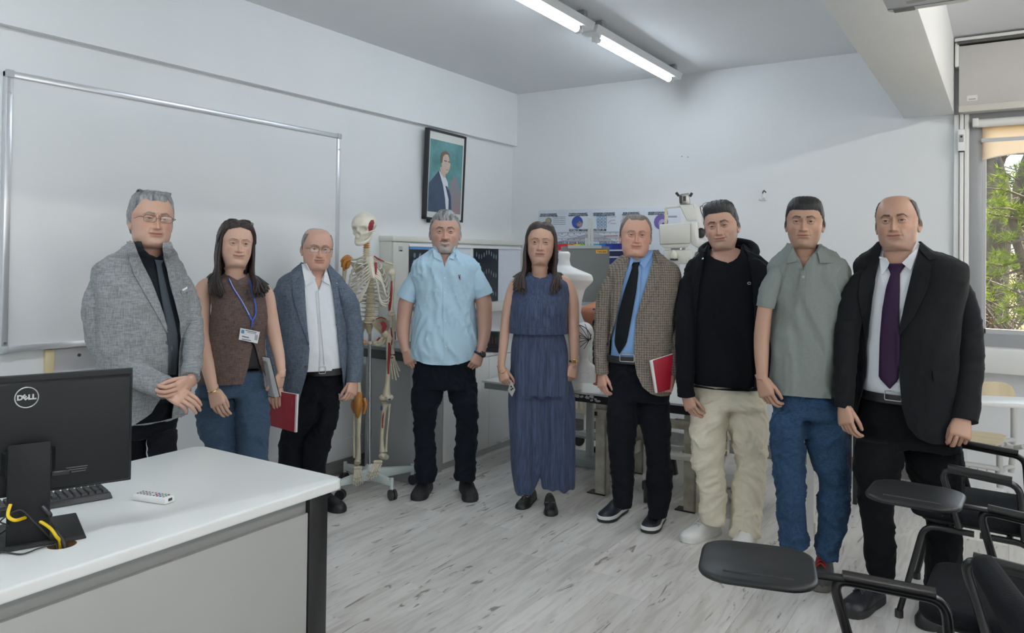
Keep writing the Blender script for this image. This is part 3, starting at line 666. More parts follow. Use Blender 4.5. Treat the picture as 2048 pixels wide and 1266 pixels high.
# head mannequin with painted nerve lines
D_h = 4.62
hm = thing('head_mannequin', 'white foam head mannequin painted with branching black lines on the table', 'mannequin', at(1172, 765, D_h))
hrows = [(645, 1163, 1174, 1.3), (648, 1155, 1180, 1.3), (656, 1147, 1186, 1.25), (668, 1144, 1188, 1.2), (682, 1145, 1186, 1.2), (696, 1150, 1181, 1.2), (706, 1156, 1177, 1.1), (716, 1158, 1176, 1.0), (724, 1154, 1180, .9), (731, 1150, 1190, .7), (737, 1149, 1193, .65), (764, 1148, 1191, .65)]
hd_me = MB().rings(sil(hrows, D_h)); hdo = hd_me.build('head', M_MANN, hm, smooth=50)
def bvh_of(objs):
    V = []; F = []
    for o in objs:
        off = ORG.get(o.name, np.zeros(3)); b0 = len(V)
        V += [Vector(v.co)+Vector(off) for v in o.data.vertices]; F += [[i+b0 for i in p.vertices] for p in o.data.polygons]
    return BVHTree.FromPolygons(V, F)
def hit(bv, px, py):
    d = Vector(ray(px, py)).normalized(); r = bv.ray_cast(Vector(CAM), d); return (r[0], r[1]) if r[0] is not None else (None, None)
def drape_line(mb, bv, pts, r, off=.002, sub=5, n=6):
    P = [Vector((p[0], p[1], 0)) for p in pts]; Q, _ = smooth_path(P, [1]*len(P), sub) if len(P) > 2 else (P, 0); out = []
    for q in Q:
        h, nn = hit(bv, q.x, q.y)
        if h is not None: out.append(h-Vector(ray(q.x, q.y)).normalized()*off)
    if len(out) > 1: mb.tube(out, r, n)
bv = bvh_of([hdo]); ln = MB(); c_ = (1178, 681)
for e in ((1150, 660), (1152, 668), (1158, 650), (1170, 648), (1153, 676), (1152, 686), (1160, 694), (1168, 698), (1183, 668), (1184, 676)):
    drape_line(ln, bv, [c_, ((c_[0]+e[0])/2+1, (c_[1]+e[1])/2-1.5), e], .0018)
drape_line(ln, bv, [(1158, 650), (1170, 655), (1180, 668), (1181, 680)], .0022)
ln.build('painted_lines', mat('ink_black', (.02, .02, .03), .5), hm)
bl_ = MB(); h_, n_ = hit(bv, 1158, 673); bl_.ball(h_, (.008, .006, .005)); bl_.build('painted_eye', mat('ink_black', (.02, .02, .03), .5), hm)
pl_ = MB(); drape_line(pl_, bv, [(1161, 746), (1178, 746), (1179, 755), (1162, 755), (1161, 746)], .0012, sub=1); pl_.build('name_plate', mat('plate_grey', (.6, .6, .6), .5), hm)
# orange torso model with painted ribs
D_o = 4.85
om = thing('torso_model', 'orange torso model painted with black ribs leaning beside the head mannequin', 'anatomical model', at(1200, 770, D_o))
oo = MB().rings(sil([(600, 1196, 1226, .5), (606, 1184, 1236, .5), (614, 1164, 1246, .5), (624, 1161, 1250, .55), (640, 1166, 1250, .55), (665, 1182, 1250, .6), (700, 1186, 1248, .6), (740, 1186, 1246, .6), (770, 1186, 1246, .6)], D_o)).build('torso', mat('orange_skin_plastic', (.60, .24, .13), .4, var=(6, .12)), om, smooth=50)
bv = bvh_of([oo]); ln = MB()
for i in range(7):
    y = 640+i*12.5; drape_line(ln, bv, [(1198-i*.6, y-6), (1189-i*.2, y), (1186.5+i*.1, y+9), (1189, y+13)], .006, off=.001)
drape_line(ln, bv, [(1199, 632), (1193, 650), (1190, 680), (1190, 712)], .004, off=.001)
ln.build('painted_ribs', mat('ink_black', (.02, .02, .03), .5), om)
ln = MB(); drape_line(ln, bv, [(1186, 618), (1196, 619), (1206, 621)], .006, off=.001); ln.build('painted_collarbone', mat('ink_violet', (.10, .05, .25), .5), om)

# ---- poster on the back wall
PB = YB-.004
ps = thing('poster', 'long pale atom-model and spectrum poster with Turkish and English headings', 'poster', (-2.9, YB, 1.6))
TL = on_y(1077, 420.5, PB); TR = on_y(1361, 411, PB); pxl, pxr, pz1 = TL[0], TR[0], TL[2]; pz0 = float(on_y(1240, 545, PB)[2])
M_PSTR = mat('poster_paper', (.62, .67, .74), .4, var=(2, .05))
MB().b2((pxl, PB-.002, pz0), (pxr, PB+.003, pz1), .001).build('sheet', M_PSTR, ps)
def pp(px, py, d=.0035):
    q = on_y(px, py, PB-d); return Vector(q)
M_INK = mat('poster_ink', (.05, .06, .10), .5); M_RED = mat('poster_red', (.55, .04, .05), .5); M_PURP = mat('poster_purple', (.16, .12, .36), .5); M_BLU = mat('poster_blue', (.03, .06, .30), .5)
X, Z = (1, 0, 0), (0, 0, 1); ink = MB()
for cx, l1, l2 in ((1097, 'DALTON ATOM MODELİ', "DALTON'S ATOM STRUCTURE"), (1156, 'THOMSON ATOM MODELİ', "THOMSON'S ATOM STRUCTURE"), (1208, 'RUTHERFORD ATOM MODELİ', "RUTHERFORD ATOM STRUCTURE"), (1262, 'BOHR ATOM MODELİ', "BOHR'S ATOM STRUCTURE"), (1316, 'MODERN ATOM MODELİ', "MODERN ATOM STRUCTURE")):
    y = 428.5-(cx-1097)*.016
    text_on(ink, l1, .0165, pp(cx, y), X, Z, bold=.0006, xs=.9); text_on(ink, l2, .0165, pp(cx, y+3.5), X, Z, bold=.0006, xs=.8)
text_on(ink, 'ELECTROMAGNETIC SPECTURUM', .029, pp(1175, 460.5), X, Z, bold=.0006, xs=.82)
text_on(ink, 'GÖRÜNEBİLİR RENK BANDI', .036, pp(1135, 486), X, Z, xs=.84); text_on(ink, 'VISIBLE SPECTRUM', .036, pp(1227, 485.5), X, Z, xs=.92)
for py, a, b_ in ((466, 1112, 1240), (477.5, 1112, 1240)):
    for i in range(int((b_-a)/4)):
        q = pp(a+4*i, py-.012*(a+4*i-1112), .004); ink.box(q, (.02, .001, .0016)); ink.box(q+Vector((0, 0, .004)), (.0018, .001, .008))
        if i % 3 == 0: text_on(ink, '10', .012, q-Vector((0, 0, .010)), X, Z)
for i in range(5):
    for a, b_ in ((1106, 1124), (1122, 1131)): 
        p0, p1 = pp(a, 434+3.6*i), pp(b_, 434+3.6*i); ink.box((p0+p1)/2, ((p1-p0).length, .0012, .0022))
for i in range(2): p0, p1 = pp(1336, 432+2*i), pp(1354, 432+2*i); ink.box((p0+p1)/2, ((p1-p0).length, .0012, .0028))
wv = MB(); wv.tube([pp(1112+2.5*i, 472-2.2*math.sin(i*.9)*(1 if i < 20 else .5), .004) for i in range(30)], .0012, 5); wv.build('wave_line', mat('poster_violet', (.25, .2, .4), .5), ps)
ink.build('poster_lettering', M_INK, ps, smooth=False)
def disc(name, px, py, r, m, d=.004, flat=.25):
    q = pp(px, py, d); return MB().ball(q, (r, .0012, r), 26, 8).build(name, m, ps)
disc('atom_picture', 1097, 442, .031, mat('atom_brown', (.22, .18, .12), .5, var=(20, .5))); disc('atom_picture', 1096.5, 441.3, .024, mat('atom_tan', (.38, .33, .24), .5), .0052); disc('atom_picture', 1154.5, 444.5, .055, mat('atom_blue', (.04, .09, .36), .5, var=(8, .3)))
disc('atom_picture', 1159, 449, .028, mat('atom_inside', (.36, .28, .32), .5, var=(60, .8)), .0055); disc('atom_picture', 1322, 444, .062, M_PURP); disc('atom_picture', 1325, 447, .035, mat('atom_pale', (.45, .4, .62), .5), .0055); disc('atom_picture', 1327, 449, .016, M_INK, .007)
rgm = MB()
for i in range(3):
    for j in range(4):
        q = pp(1196.5+7*i, 434.5+6.2*j-.1*i, .0045); rgm.tube([q+Vector((.0125*math.cos(t), 0, .0125*math.sin(t))) for t in np.linspace(0, 6.283, 15)], .0018, 5); rgm.ball(q, (.003, .001, .003), 8, 5)
rgm.build('ring_grid', mat('poster_ring_blue', (.05, .2, .38), .5), ps)
orb = MB()
for k_ in range(3): 
    q = pp(1252, 443, .0045); orb.tube([q+Vector((.05*math.cos(t)*math.cos(k_)-.02*math.sin(t)*math.sin(k_), 0, .05*math.cos(t)*math.sin(k_)+.02*math.sin(t)*math.cos(k_))) for t in np.linspace(0, 6.283, 25)], .0014, 5)
orb.build('orbit_lines', mat('poster_grey', (.3, .33, .38), .5), ps)
lr = MB()
for a, b_ in (((1221, 434), (1232, 433.5)), ((1221, 441), (1230, 440)), ((1216, 446), (1222, 441)), ((1221, 447), (1232, 447)), ((1208, 472), (1236, 471.5))):
    p0, p1 = pp(*a), pp(*b_); lr.tube([p0, p1], .0016 if b_[1] < 460 else .006, 5)
lr.build('red_lines', mat('poster_pale_red', (.48, .24, .27), .5), ps)
tri = MB(); tri.prism([pp(1112, 484.5, .003), pp(1228, 483, .003), pp(1206, 471, .003), pp(1184, 466, .003), pp(1162, 471, .003)], (0, -1, 0), .0005); tri.build('grey_triangle', mat('poster_mauve', (.42, .42, .48), .5), ps)
spc = ['#c02a3a', '#cf3a3a', '#e0882f', '#e6d43a', '#6fbf4a', '#3aa67c', '#2c9ec0', '#2a6fc4', '#1f3f9c', '#1d2d84', '#2b2380', '#3b2a86']
xs_ = np.linspace(1110, 1262, 13)
for i in range(12):
    m_ = MB(); m_.prism([pp(xs_[i], 488.6-.012*(xs_[i]-1110), .003), pp(xs_[i+1], 488.6-.012*(xs_[i+1]-1110), .003), pp(xs_[i+1], 500.5-.012*(xs_[i+1]-1110), .003), pp(xs_[i], 500.5-.012*(xs_[i]-1110), .003)], (0, -1, 0), .0006); m_.build('spectrum_band', mat('spectrum_%d' % i, spc[i], .5), ps)
for a, b_, c in ((503.5, 514, '#1b1f46'), (517, 530, '#1b2a66')):
    m_ = MB(); m_.prism([pp(1112, a, .003), pp(1262, a-1.8, .003), pp(1262, b_-1.8, .003), pp(1112, b_, .003)], (0, -1, 0), .0006); m_.build('spectrum_band', mat('spectrum_dark'+c, c, .5), ps)
tk = thing('wooden_strip', 'pale wooden strip standing against the poster beside the grey apparatus', 'strip', at(1332, 470, 5.4))
ws_ = [at(x_, y_, d_) for x_, y_, d_ in ((1329, 416, 6.0), (1335, 416, 6.0), (1335, 416, 6.02), (1329, 416, 6.02))]; MB().rings([[q for q in ws_], [np.array([q[0], q[1], 0.0]) for q in ws_]]).build('strip', mat('pale_wood', (.60, .52, .38), .6, var=(20, .2)), tk)

# ---- grey film-cassette board with a yellow sticker, on a stand
D_g = 5.55
gb = thing('cassette_stand', 'grey cassette board on a stand with a yellow sticker behind the bust', 'stand', at(1180, 760, D_g)); gb.location.z = 0; ORG[gb.name] = np.array(gb.location)
def slab(mb, x0, x1, y0, y1, D, th):
    mb.add([at(x0, y0, D), at(x1, y0, D), at(x1, y1, D), at(x0, y1, D), at(x0, y0, D+th), at(x1, y0, D+th), at(x1, y1, D+th), at(x0, y1, D+th)], [(0, 1, 2, 3), (7, 6, 5, 4), (0, 4, 5, 1), (1, 5, 6, 2), (2, 6, 7, 3), (3, 7, 4, 0)]); return mb
slab(MB(), 1122, 1219, 493, 608, D_g, .04).build('board', mat('cassette_grey', (.17, .18, .18), .5, var=(3, .05)), gb)
slab(MB(), 1136, 1203, 490.5, 497, D_g-.012, .06).build('top_clamp', mat('clamp_grey', (.34, .37, .38), .4), gb)
slab(MB(), 1115, 1223, 604, 611, D_g-.012, .06).build('bottom_rail', mat('clamp_grey', (.34, .37, .38), .4), gb)
for a, b_, c, d in ((1176, 1181, 437, 760), (1182, 1187, 437, 760), (1170, 1175, 476, 760)): slab(MB(), a, b_, c, d, D_g+.05, .04).build('post', mat('post_grey', (.44, .46, .44), .45), gb)
st = slab(MB(), 1192, 1214.5, 499.5, 507, D_g-.002, .001); st.build('sticker', mat('yellow_sticker', (.80, .42, .02), .5), gb)
tx = MB(); vd = Vector(ray(1203, 503)); rt = Vector((vd.y, -vd.x, 0)).normalized(); text_on(tx, 'Tube Side', .0175, at(1203.3, 503.4, D_g-.005), rt, (0, 0, 1), bold=.0003, xs=.95); tx.build('sticker_lettering', M_INK, gb, smooth=False)
q = at(1181, 760, D_g+.07); MB().box((q[0], q[1], .03), (.4, .24, .06), bev=.01).build('base', mat('clamp_grey', (.34, .37, .38), .4), gb); MB().cyl((q[0], q[1], .06), (q[0], q[1], TZ+.05), .03).build('column', mat('post_grey', (.44, .46, .44), .45), gb)

# ---- mobile x-ray unit behind the men
D_x = 4.95
xr = thing('xray_unit', 'off-white mobile x-ray unit with a boxy tube head behind the two men', 'x-ray machine', at(1370, 960, D_x)); xr.location.z = 0; ORG[xr.name] = np.array(xr.location)
M_XR = mat('enamel_offwhite', (.62, .62, .57), .38, var=(3, .04)); M_XRW = mat('enamel_white', (.68, .68, .65), .35)
def px_prism(poly, D, th): 
    f_ = [Vector(at(a, b_, D)) for a, b_ in poly]; k_ = [Vector(at(a, b_, D+th)) for a, b_ in poly]; n = len(poly)
    return MB().add(f_+k_, [tuple(range(n-1, -1, -1)), tuple(range(n, 2*n))]+[(i, (i+1) % n, n+(i+1) % n, n+i) for i in range(n)])
def bev_build(mb, name, m, parent, w_=.008):
    me = mb.mesh(name); bm = bmesh.new(); bm.from_mesh(me); bmesh.ops.recalc_face_normals(bm, faces=bm.faces); bmesh.ops.bevel(bm, geom=list(bm.edges), offset=w_, segments=2, profile=.5, affect='EDGES'); bm.to_mesh(me); bm.free(); smooth_by_angle(me, 40)
    return link(name, me, m, parent)
bev_build(px_prism([(1318, 449), (1381, 445), (1381, 487), (1319, 489)], D_x, .26), 'tube_head', M_XR, xr, .012)
bev_build(px_prism([(1319, 489), (1381, 487), (1372, 496), (1330, 497)], D_x+.01, .24), 'head_underside', M_XR, xr, .006)
bev_build(px_prism([(1381, 445), (1396, 443), (1398, 478), (1410, 480), (1406, 492), (1394, 496), (1381, 487)], D_x+.02, .24), 'head_end', M_XRW, xr, .01)
MB().cyl(at(1356, 494, D_x+.13), at(1356, 501, D_x+.13), .045, n=20).build('collar', M_ALF, xr)
bev_build(px_prism([(1327, 500), (1385, 499), (1385, 528), (1327, 529)], D_x+.02, .2), 'collimator', M_XR, xr, .01)
MB().ball(at(1347, 511, D_x+.02), (.026, .02, .036)).build('light_window', mat('milky_lamp', (.72, .72, .60), .3), xr)
q = at(1348, 519, D_x+.008); MB().box(q, (.05, .01, .012), rz=YAW).build('nameplate', M_BLK, xr)
bev_build(px_prism([(1358, 409), (1386, 408), (1397, 440), (1374, 442)], D_x+.2, .12), 'arm_upper', M_XR, xr, .008)
bev_build(px_prism([(1386, 408), (1400, 415), (1416, 500), (1404, 540), (1392, 540), (1398, 470)], D_x+.2, .12), 'arm_side', M_XRW, xr, .008)
MB().tube([at(1332, 414.5, D_x+.24), at(1386, 410.5, D_x+.24), at(1396, 412, D_x+.24)], .010, 10).build('handrail', M_XRW, xr)
bev_build(px_prism([(1360, 388), (1378, 386), (1381, 409), (1360, 410)], D_x+.2, .12), 'clamp_block', mat('steel_block', (.34, .34, .33), .3, metal=.8), xr, .005)
bev_build(px_prism([(1358, 391), (1364, 391), (1365, 407), (1359, 407)], D_x+.18, .03), 'clamp_jaw', M_BLK, xr, .003); bev_build(px_prism([(1367, 392), (1372, 392), (1372, 402), (1367, 402)], D_x+.18, .03), 'clamp_jaw', M_BLK, xr, .003)
for a in ((1352, 385, 1358, 392), (1384, 386, 1380, 393)): MB().tube([at(a[0], a[1], D_x+.2), at(a[2], a[3], D_x+.2)], .009, 8).build('clamp_lever', M_BLK, xr)
MB().tube([at(1378, 503, D_x+.05), at(1382, 520, D_x+.02), at(1388, 527, D_x+.05), at(1392, 505, D_x+.12)], .008, 8, sub=5).build('cable', M_XRW, xr)
MB().tube([at(1404, 496, D_x+.1), at(1390, 516, D_x+.1), at(1380, 530, D_x+.12)], .012, 8, sub=4).build('cable', mat('cable_grey', (.25, .25, .25), .5), xr)
MB().ball(at(1402, 466, D_x+.15), (.03, .03, .035)).build('knob', M_BLK, xr)
# column and base
cb = Vector(at(1420, 900, D_x+.25)); cb.z = 0
MB().b2((cb.x-.08, cb.y-.08, .25), (cb.x+.08, cb.y+.08, 1.55), .015).build('column', M_XRW, xr)
def base_bar(name, a, b_, w_, z0, z1, m):
    a = Vector((a[0], a[1], 0)); b_ = Vector((b_[0], b_[1], 0)); u = (b_-a).normalized(); v = Vector((-u.y, u.x, 0))*w_/2
    mb = MB().hexa([a-v+Vector((0, 0, z0)), b_-v+Vector((0, 0, z0)), b_+v+Vector((0, 0, z0)), a+v+Vector((0, 0, z0)), a-v+Vector((0, 0, z1)), b_-v+Vector((0, 0, z1)), b_+v+Vector((0, 0, z1)), a+v+Vector((0, 0, z1))])
    return bev_build(mb, name, m, xr, .006)
b0 = on_z(1335, 945, .14); b1 = on_z(1480, 945, .14); bL = on_z(1293, 957, .14); bR = on_z(1470, 960, .16)
base_bar('base_beam', b0, b1, .22, .10, .22, M_XRW); base_bar('outrigger', bL, (b0[0]+.15, b0[1]+.1), .10, .13, .16, M_XR)
q = on_z(1372, 908, .33); MB().box((q[0], q[1], .33), (.36, .22, .03), rz=.2, bev=.006).build('shelf', M_XR, xr); MB().cyl((q[0]-.1, q[1], .2), (q[0]-.1, q[1], .32), .05, .03).build('boot', M_BLK, xr)
MB().tube([on_z(1362, 905, .35), at(1380, 874, 4.9)], .008, 8).build('brace_rod', M_ALF, xr)
def caster(parent, px, py, r=.05, m=M_BLK, name='caster'):
    q = on_z(px, py, r); c = Vector((q[0], q[1], r)); a = random.uniform(0, 3.14); ax = Vector((math.cos(a), math.sin(a), 0))
    MB().cyl(c-ax*.014, c+ax*.014, r, n=20).build(name+'_wheel', m, parent)
    MB().box(c+Vector((0, 0, r*.75)), (.05, .05, r*.9), rz=a, bev=.01).build(name+'_fork', m, parent)
caster(xr, 1292, 985, .06); caster(xr, 1345, 935, .06); caster(xr, 1478, 985, .06); caster(xr, 1466, 962, .05)
bv_ = on_z(1464, 970, .13); MB().ball((bv_[0], bv_[1], .15), (.10, .10, .03)).build('wheel_cover', M_XR, xr)
# second low trolley frame in the background under the table
lt = thing('low_trolley', 'low grey wheeled frame on the floor under the table near the radiator', 'trolley', on_z(1200, 905, 0))
for a, b_ in (((1150, 868), (1214, 880)), ((1214, 880), (1300, 868)), ((1150, 868), (1240, 858))):
    p0 = on_z(*a, .16); p1 = on_z(*b_, .16); MB().tube([p0, p1], .022, 4).build('frame_bar', mat('trolley_grey', (.36, .38, .38), .4), lt)
for a in ((1193, 908), (1158, 880)): caster(lt, a[0], a[1], .045)

# ---- skeleton on a wheeled stand
D_s = 4.85
M_BONE = mat('bone_plastic', (.60, .54, .40), .42, var=(16, .22), bump=(30, .15)); M_BONEP = mat('bone_pale', (.66, .62, .52), .42, var=(14, .12))
M_LIG = mat('orange_ligament', (.48, .20, .035), .35, var=(12, .2)); M_MUS = mat('muscle_red', (.25, .018, .03), .45); M_MBL = mat('marker_blue', (.03, .08, .22), .45); M_STB = mat('stand_pale_green', (.56, .63, .60), .38)
sk = thing('anatomical_skeleton', 'life-size anatomical skeleton with orange ligaments and red muscle patches on a wheeled stand', 'skeleton', at(739, 950, D_s)); sk.location.z = 0; ORG[sk.name] = np.array(sk.location)
S_ = D_s/FPX
def skp(a, b_, dd=0.0): return Vector(at(a, b_, D_s+dd))
vdir = Vector((ray(740, 600)[0], ray(740, 600)[1], 0)).normalized(); rdir = Vector((vdir.y, -vdir.x, 0))
def bone(name, pts, r, m=M_BONE, n=8, sub=4, parent=sk): return MB().tube([skp(*p) for p in pts], [q*S_ for q in r] if isinstance(r, (list, tuple)) else r*S_, n, True, sub).build(name, m, parent, smooth=60)
# skull
def skull():
    yaw = math.radians(-28); f_ = (-vdir*math.cos(yaw)+rdir*math.sin(yaw)); f_ = (f_+Vector((0, 0, -.12))).normalized(); s_ = Vector((0, 0, 1)).cross(f_).normalized(); s_ = -s_; u_ = s_.cross(f_); u_ = u_ if u_.z > 0 else -u_
    c = skp(727, 451.5); V = []; n, m = 64, 48; nn = lambda x, mu, sg: math.exp(-((x-mu)/sg)**2)
    for i in range(m+1):
        t = math.pi*i/m
        for j in range(n):
            a = 2*math.pi*j/n; x = math.sin(t)*math.sin(a); y = math.sin(t)*math.cos(a); z = math.cos(t)   # y forward
            X_, Y_, Z_ = x*.075, y*.095-.012, z*.080+.005
            if z < 0:
                k_ = min(1, -z*1.1); X_ *= 1-.28*k_*(1 if y > -.2 else .6); 
                if y > 0: Z_ -= .062*k_*y**.6; Y_ += .008*k_
                else: Z_ += .018*k_
            if y > .2:
                fx, fz = X_, Z_
                d = 0
                for sx in (-1, 1):
                    d += .044*nn(fx, sx*.030, .0155)*nn(fz, -.018, .0145); d -= .008*nn(fx, sx*.034, .02)*nn(fz, .003, .007); d -= .008*nn(fx, sx*.046, .014)*nn(fz, -.043, .010); d += .012*nn(fx, sx*.045, .014)*nn(fz, -.066, .012)
                d += .026*nn(fx, 0, .0095)*nn(fz, -.048, .013); d -= .010*nn(fx, 0, .010)*nn(fz, -.024, .010); d -= .004*nn(fz, -.075, .012)*nn(fx, 0, .03)
                Y_ -= d
            V.append(c+s_*X_+f_*Y_+u_*Z_)
    F = [(i*n+j, i*n+(j+1) % n, (i+1)*n+(j+1) % n, (i+1)*n+j) for i in range(m) for j in range(n)]
    so_ = MB().add(V, F).build('skull', M_BONEP, sk, smooth=True)
    jaw = MB(); pts = [(-.050, -.01, -.035), (-.050, .0, -.065), (-.040, .03, -.092), (-.018, .062, -.105), (0, .070, -.107), (.018, .062, -.105), (.040, .03, -.092), (.050, .0, -.065), (.050, -.01, -.035)]
    jaw.tube([c+s_*p[0]+f_*p[1]+u_*p[2] for p in pts], [.006, .009, .011, .013, .014, .013, .011, .009, .006], 8, True, 4); jaw.build('mandible', M_BONEP, sk, smooth=60)
    te = MB()
    for row in (-.079, -.090):
        for i in range(10):
            a = (i-4.5)*.19; p = c+s_*(.034*math.sin(a)*1.05)+f_*(.034+.036*math.cos(a))+u_*row; te.box(p, (.006, .006, .010), bev=.0015, M=Matrix((s_, f_, u_)).transposed())
    te.build('teeth', mat('teeth_ivory', (.68, .65, .55), .35), sk)
    for sx in (-1, 1):
        MB().tube([c+s_*(sx*.052)+f_*.035+u_*-.035, c+s_*(sx*.068)+f_*.0+u_*-.032, c+s_*(sx*.066)+f_*-.03+u_*-.03], [.006, .005, .005], 8, True, 4).build('cheek_arch', M_BONEP, sk)
    bv = bvh_of([so_]); mp = MB(); ctr = Vector((743, 451, 0))
    poly = [(738, 462), (736, 456), (738, 446), (742, 440), (747, 439.5), (749, 446), (748, 455), (744, 462)]
    G = []
    for t in np.linspace(0.02, 1, 5): G.append([(ctr.x+(a-ctr.x)*t, ctr.y+(b_-ctr.y)*t) for a, b_ in poly])
    vs = []; ok = True
    for ring in G:
        for a, b_ in ring:
            h, nm = hit(bv, a, b_); h = h if h is not None else skp(a, b_); vs.append(h-Vector(ray(a, b_)).normalized()*.003)
    mp.add(vs, [(i*8+j, i*8+(j+1) % 8, (i+1)*8+(j+1) % 8, (i+1)*8+j) for i in range(4) for j in range(8)]); mp.build('temple_muscle', M_MUS, sk)
skull()
# spine: separate vertebrae
sp = [(733, 482), (733, 512), (735, 530), (739, 552), (741, 575), (741, 600), (740, 625), (738, 645)]
sps, _ = smooth_path([Vector((a, b_, 0)) for a, b_ in sp], [1]*8, 12)
L_ = [0]; 
for a, b_ in zip(sps, sps[1:]): L_.append(L_[-1]+(b_-a).length)
def spine_at(s): 
    return Vector((np.interp(s, L_, [p.x for p in sps]), np.interp(s, L_, [p.y for p in sps]), 0))
s = 0; k = 0
while s < L_[-1]-3:
    f = s/L_[-1]; hgt = 3.0+6.0*f; r = 5.2+5.5*f; p = spine_at(s+hgt/2)
    dd = .06-.05*abs(f-.45); c = skp(p.x, p.y, dd); hh = hgt*S_*.42; rr = r*S_
    mb = MB(); mb.lathe([(rr*.98, -hh), (rr*1.02, -hh*.8), (rr*.82, 0), (rr*1.02, hh*.8), (rr*.98, hh)], c, 14)
    for sx in (-1, 1): mb.tube([c+rdir*sx*rr*.7+vdir*.01, c+rdir*sx*rr*(1.9 if f > .2 else 1.35)+vdir*.02+Vector((0, 0, hh*.3))], [hh*.55, hh*.3], 6)
    mb.tube([c+vdir*rr*.7, c+vdir*rr*2.1+Vector((0, 0, -hh))], [hh*.5, hh*.3], 6)
    mb.build('vertebra', M_BONE if f > .08 else M_LIG, sk, smooth=50); s += hgt+.5; k += 1
    if s < L_[-1]-3: MB().cyl(skp(spine_at(s-.3).x, spine_at(s-.3).y, dd)+Vector((0, 0, -.003)), skp(spine_at(s-.3).x, spine_at(s-.3).y, dd)+Vector((0, 0, .003)), rr*.9, n=12).build('disc', mat('disc_tan', (.55, .47, .30), .5), sk)
# ribs: each a curved bar from the spine round to the breastbone
st_top, st_bot = Vector((738, 517, 0)), Vector((746, 553, 0))
for i in range(12):
    f = i/11; yb_ = 516+i*8.0; wL = [20, 27, 32, 36, 38, 40, 41, 41, 40, 38, 32, 24][i]; drop = [8, 14, 19, 23, 26, 28, 29, 29, 27, 24, 16, 10][i]
    spn = Vector((735+f*5, yb_, 0))
    for sx in (-1, 1):
        m_ = M_BONEP; P = [(spn.x+sx*2, spn.y, .075), (spn.x+sx*wL*.55, spn.y-2, .105), (spn.x+sx*wL*.93, spn.y+drop*.3, .075), (spn.x+sx*wL, spn.y+drop*.65, .0), (spn.x+sx*wL*.86, spn.y+drop*1.0, -.07)]
        if i < 7:
            e = st_top.lerp(st_bot, min(1, (i+.4)/6.2)); P += [(e.x+sx*wL*.42, e.y+ (6 if i > 1 else 2)+i*1.0, -.105), (e.x+sx*4, e.y, -.11)]
        elif i < 10: P += [(spn.x+sx*wL*.55, spn.y+drop*1.0-(i-6)*3, -.10), (st_bot.x+sx*(6+2*(i-7)), st_bot.y+5+6*(i-7), -.11)]
        MB().tube([skp(*p) for p in P], [.0055]*len(P), 6, True, 5, flat=1.0).build('rib', m_, sk, smooth=60)
br_ = MB(); br_.rings([[skp(a+dx, b_, -.112+dz) for dx, dz in ((-w_, 0), (0, -.006), (w_, 0), (w_*.8, .008), (-w_*.8, .008))] for a, b_, w_ in ((738.5, 514, 6), (739.5, 520, 8.5), (741, 526, 5), (743, 538, 5), (745, 550, 5.5), (747, 556, 2))]); br_.build('breastbone', M_BONEP, sk)
MB().tube([skp(751, 525, -.11), skp(752, 540, -.11), skp(752, 551, -.108)], [.009, .008, .006], 8).build('chest_muscle', M_MUS, sk)
bone('collarbone', [(733, 516, -.10), (722, 516, -.09), (712, 519, -.06), (700, 519, -.02)], [2.4, 2.0, 1.9, 2.4]); bone('collarbone', [(744, 516, -.10), (756, 520, -.09), (770, 524, -.06), (786, 529, -.02)], [2.4, 2.0, 1.9, 2.4])
bone('collar_muscle', [(748, 512, -.10), (757, 518, -.10), (768, 523, -.07)], [1.2, 1.8, 1.0], M_MUS)
for sx, pts in ((-1, [(698, 522), (724, 530), (717, 558)]), (1, [(784, 530), (757, 532), (765, 560)])):
    MB().prism([skp(a, b_, .10) for a, b_ in pts], vdir, .008).build('shoulder_blade', M_BONE, sk)
MB().ball(skp(692, 528), (.030, .03, .034)).build('humerus_head', M_BONE, sk)
for i, pts in enumerate(([(702, 517, -.02), (694, 516, -.03), (686, 522, -.03), (684, 534, -.02)], [(700, 520, -.03), (692, 522, -.035), (688, 530, -.035), (688, 541, -.02)], [(702, 523, -.03), (697, 528, -.035), (694, 536, -.03)], [(704, 519, .0), (696, 513, .0), (688, 516, .0), (682, 524, .0)])):
    bone('shoulder_ligament', pts, [3.0, 3.6, 3.2, 2.2][:len(pts)], M_LIG)
bone('humerus', [(690, 535), (688, 560), (689, 600), (690, 625)], [5, 3.6, 3.6, 5]); 
MB().ball(skp(784, 545), (.025, .025, .027)).build('humerus_head', M_BONE, sk)
bone('humerus', [(785, 545), (786, 560), (785, 590), (783, 612), (783, 624)], [6, 4, 3.4, 4, 6.5]); bone('arm_muscle', [(783, 562, -.012), (782.5, 585, -.014), (780, 605, -.014), (779, 621, -.01)], [1.6, 2.3, 3.2, 2.4], M_MUS)
bone('elbow_joint', [(777, 626), (783, 629), (790, 627)], [4.5, 5, 4.5])
bone('radius', [(788, 630), (789, 660), (786, 690), (783, 708)], [3, 2.2, 2.4, 3.6]); bone('ulna', [(782, 628), (783, 660), (785, 690), (787, 708)], [3.4, 2.2, 2, 2.6]); bone('forearm_muscle', [(782, 655, -.01), (783.5, 675, -.012), (783, 690, -.01)], [1, 1.6, 1], M_MUS); bone('forearm_muscle', [(790, 663, -.01), (791, 680, -.01)], [1.1, .8], mat('muscle_violet', (.12, .02, .08), .45))
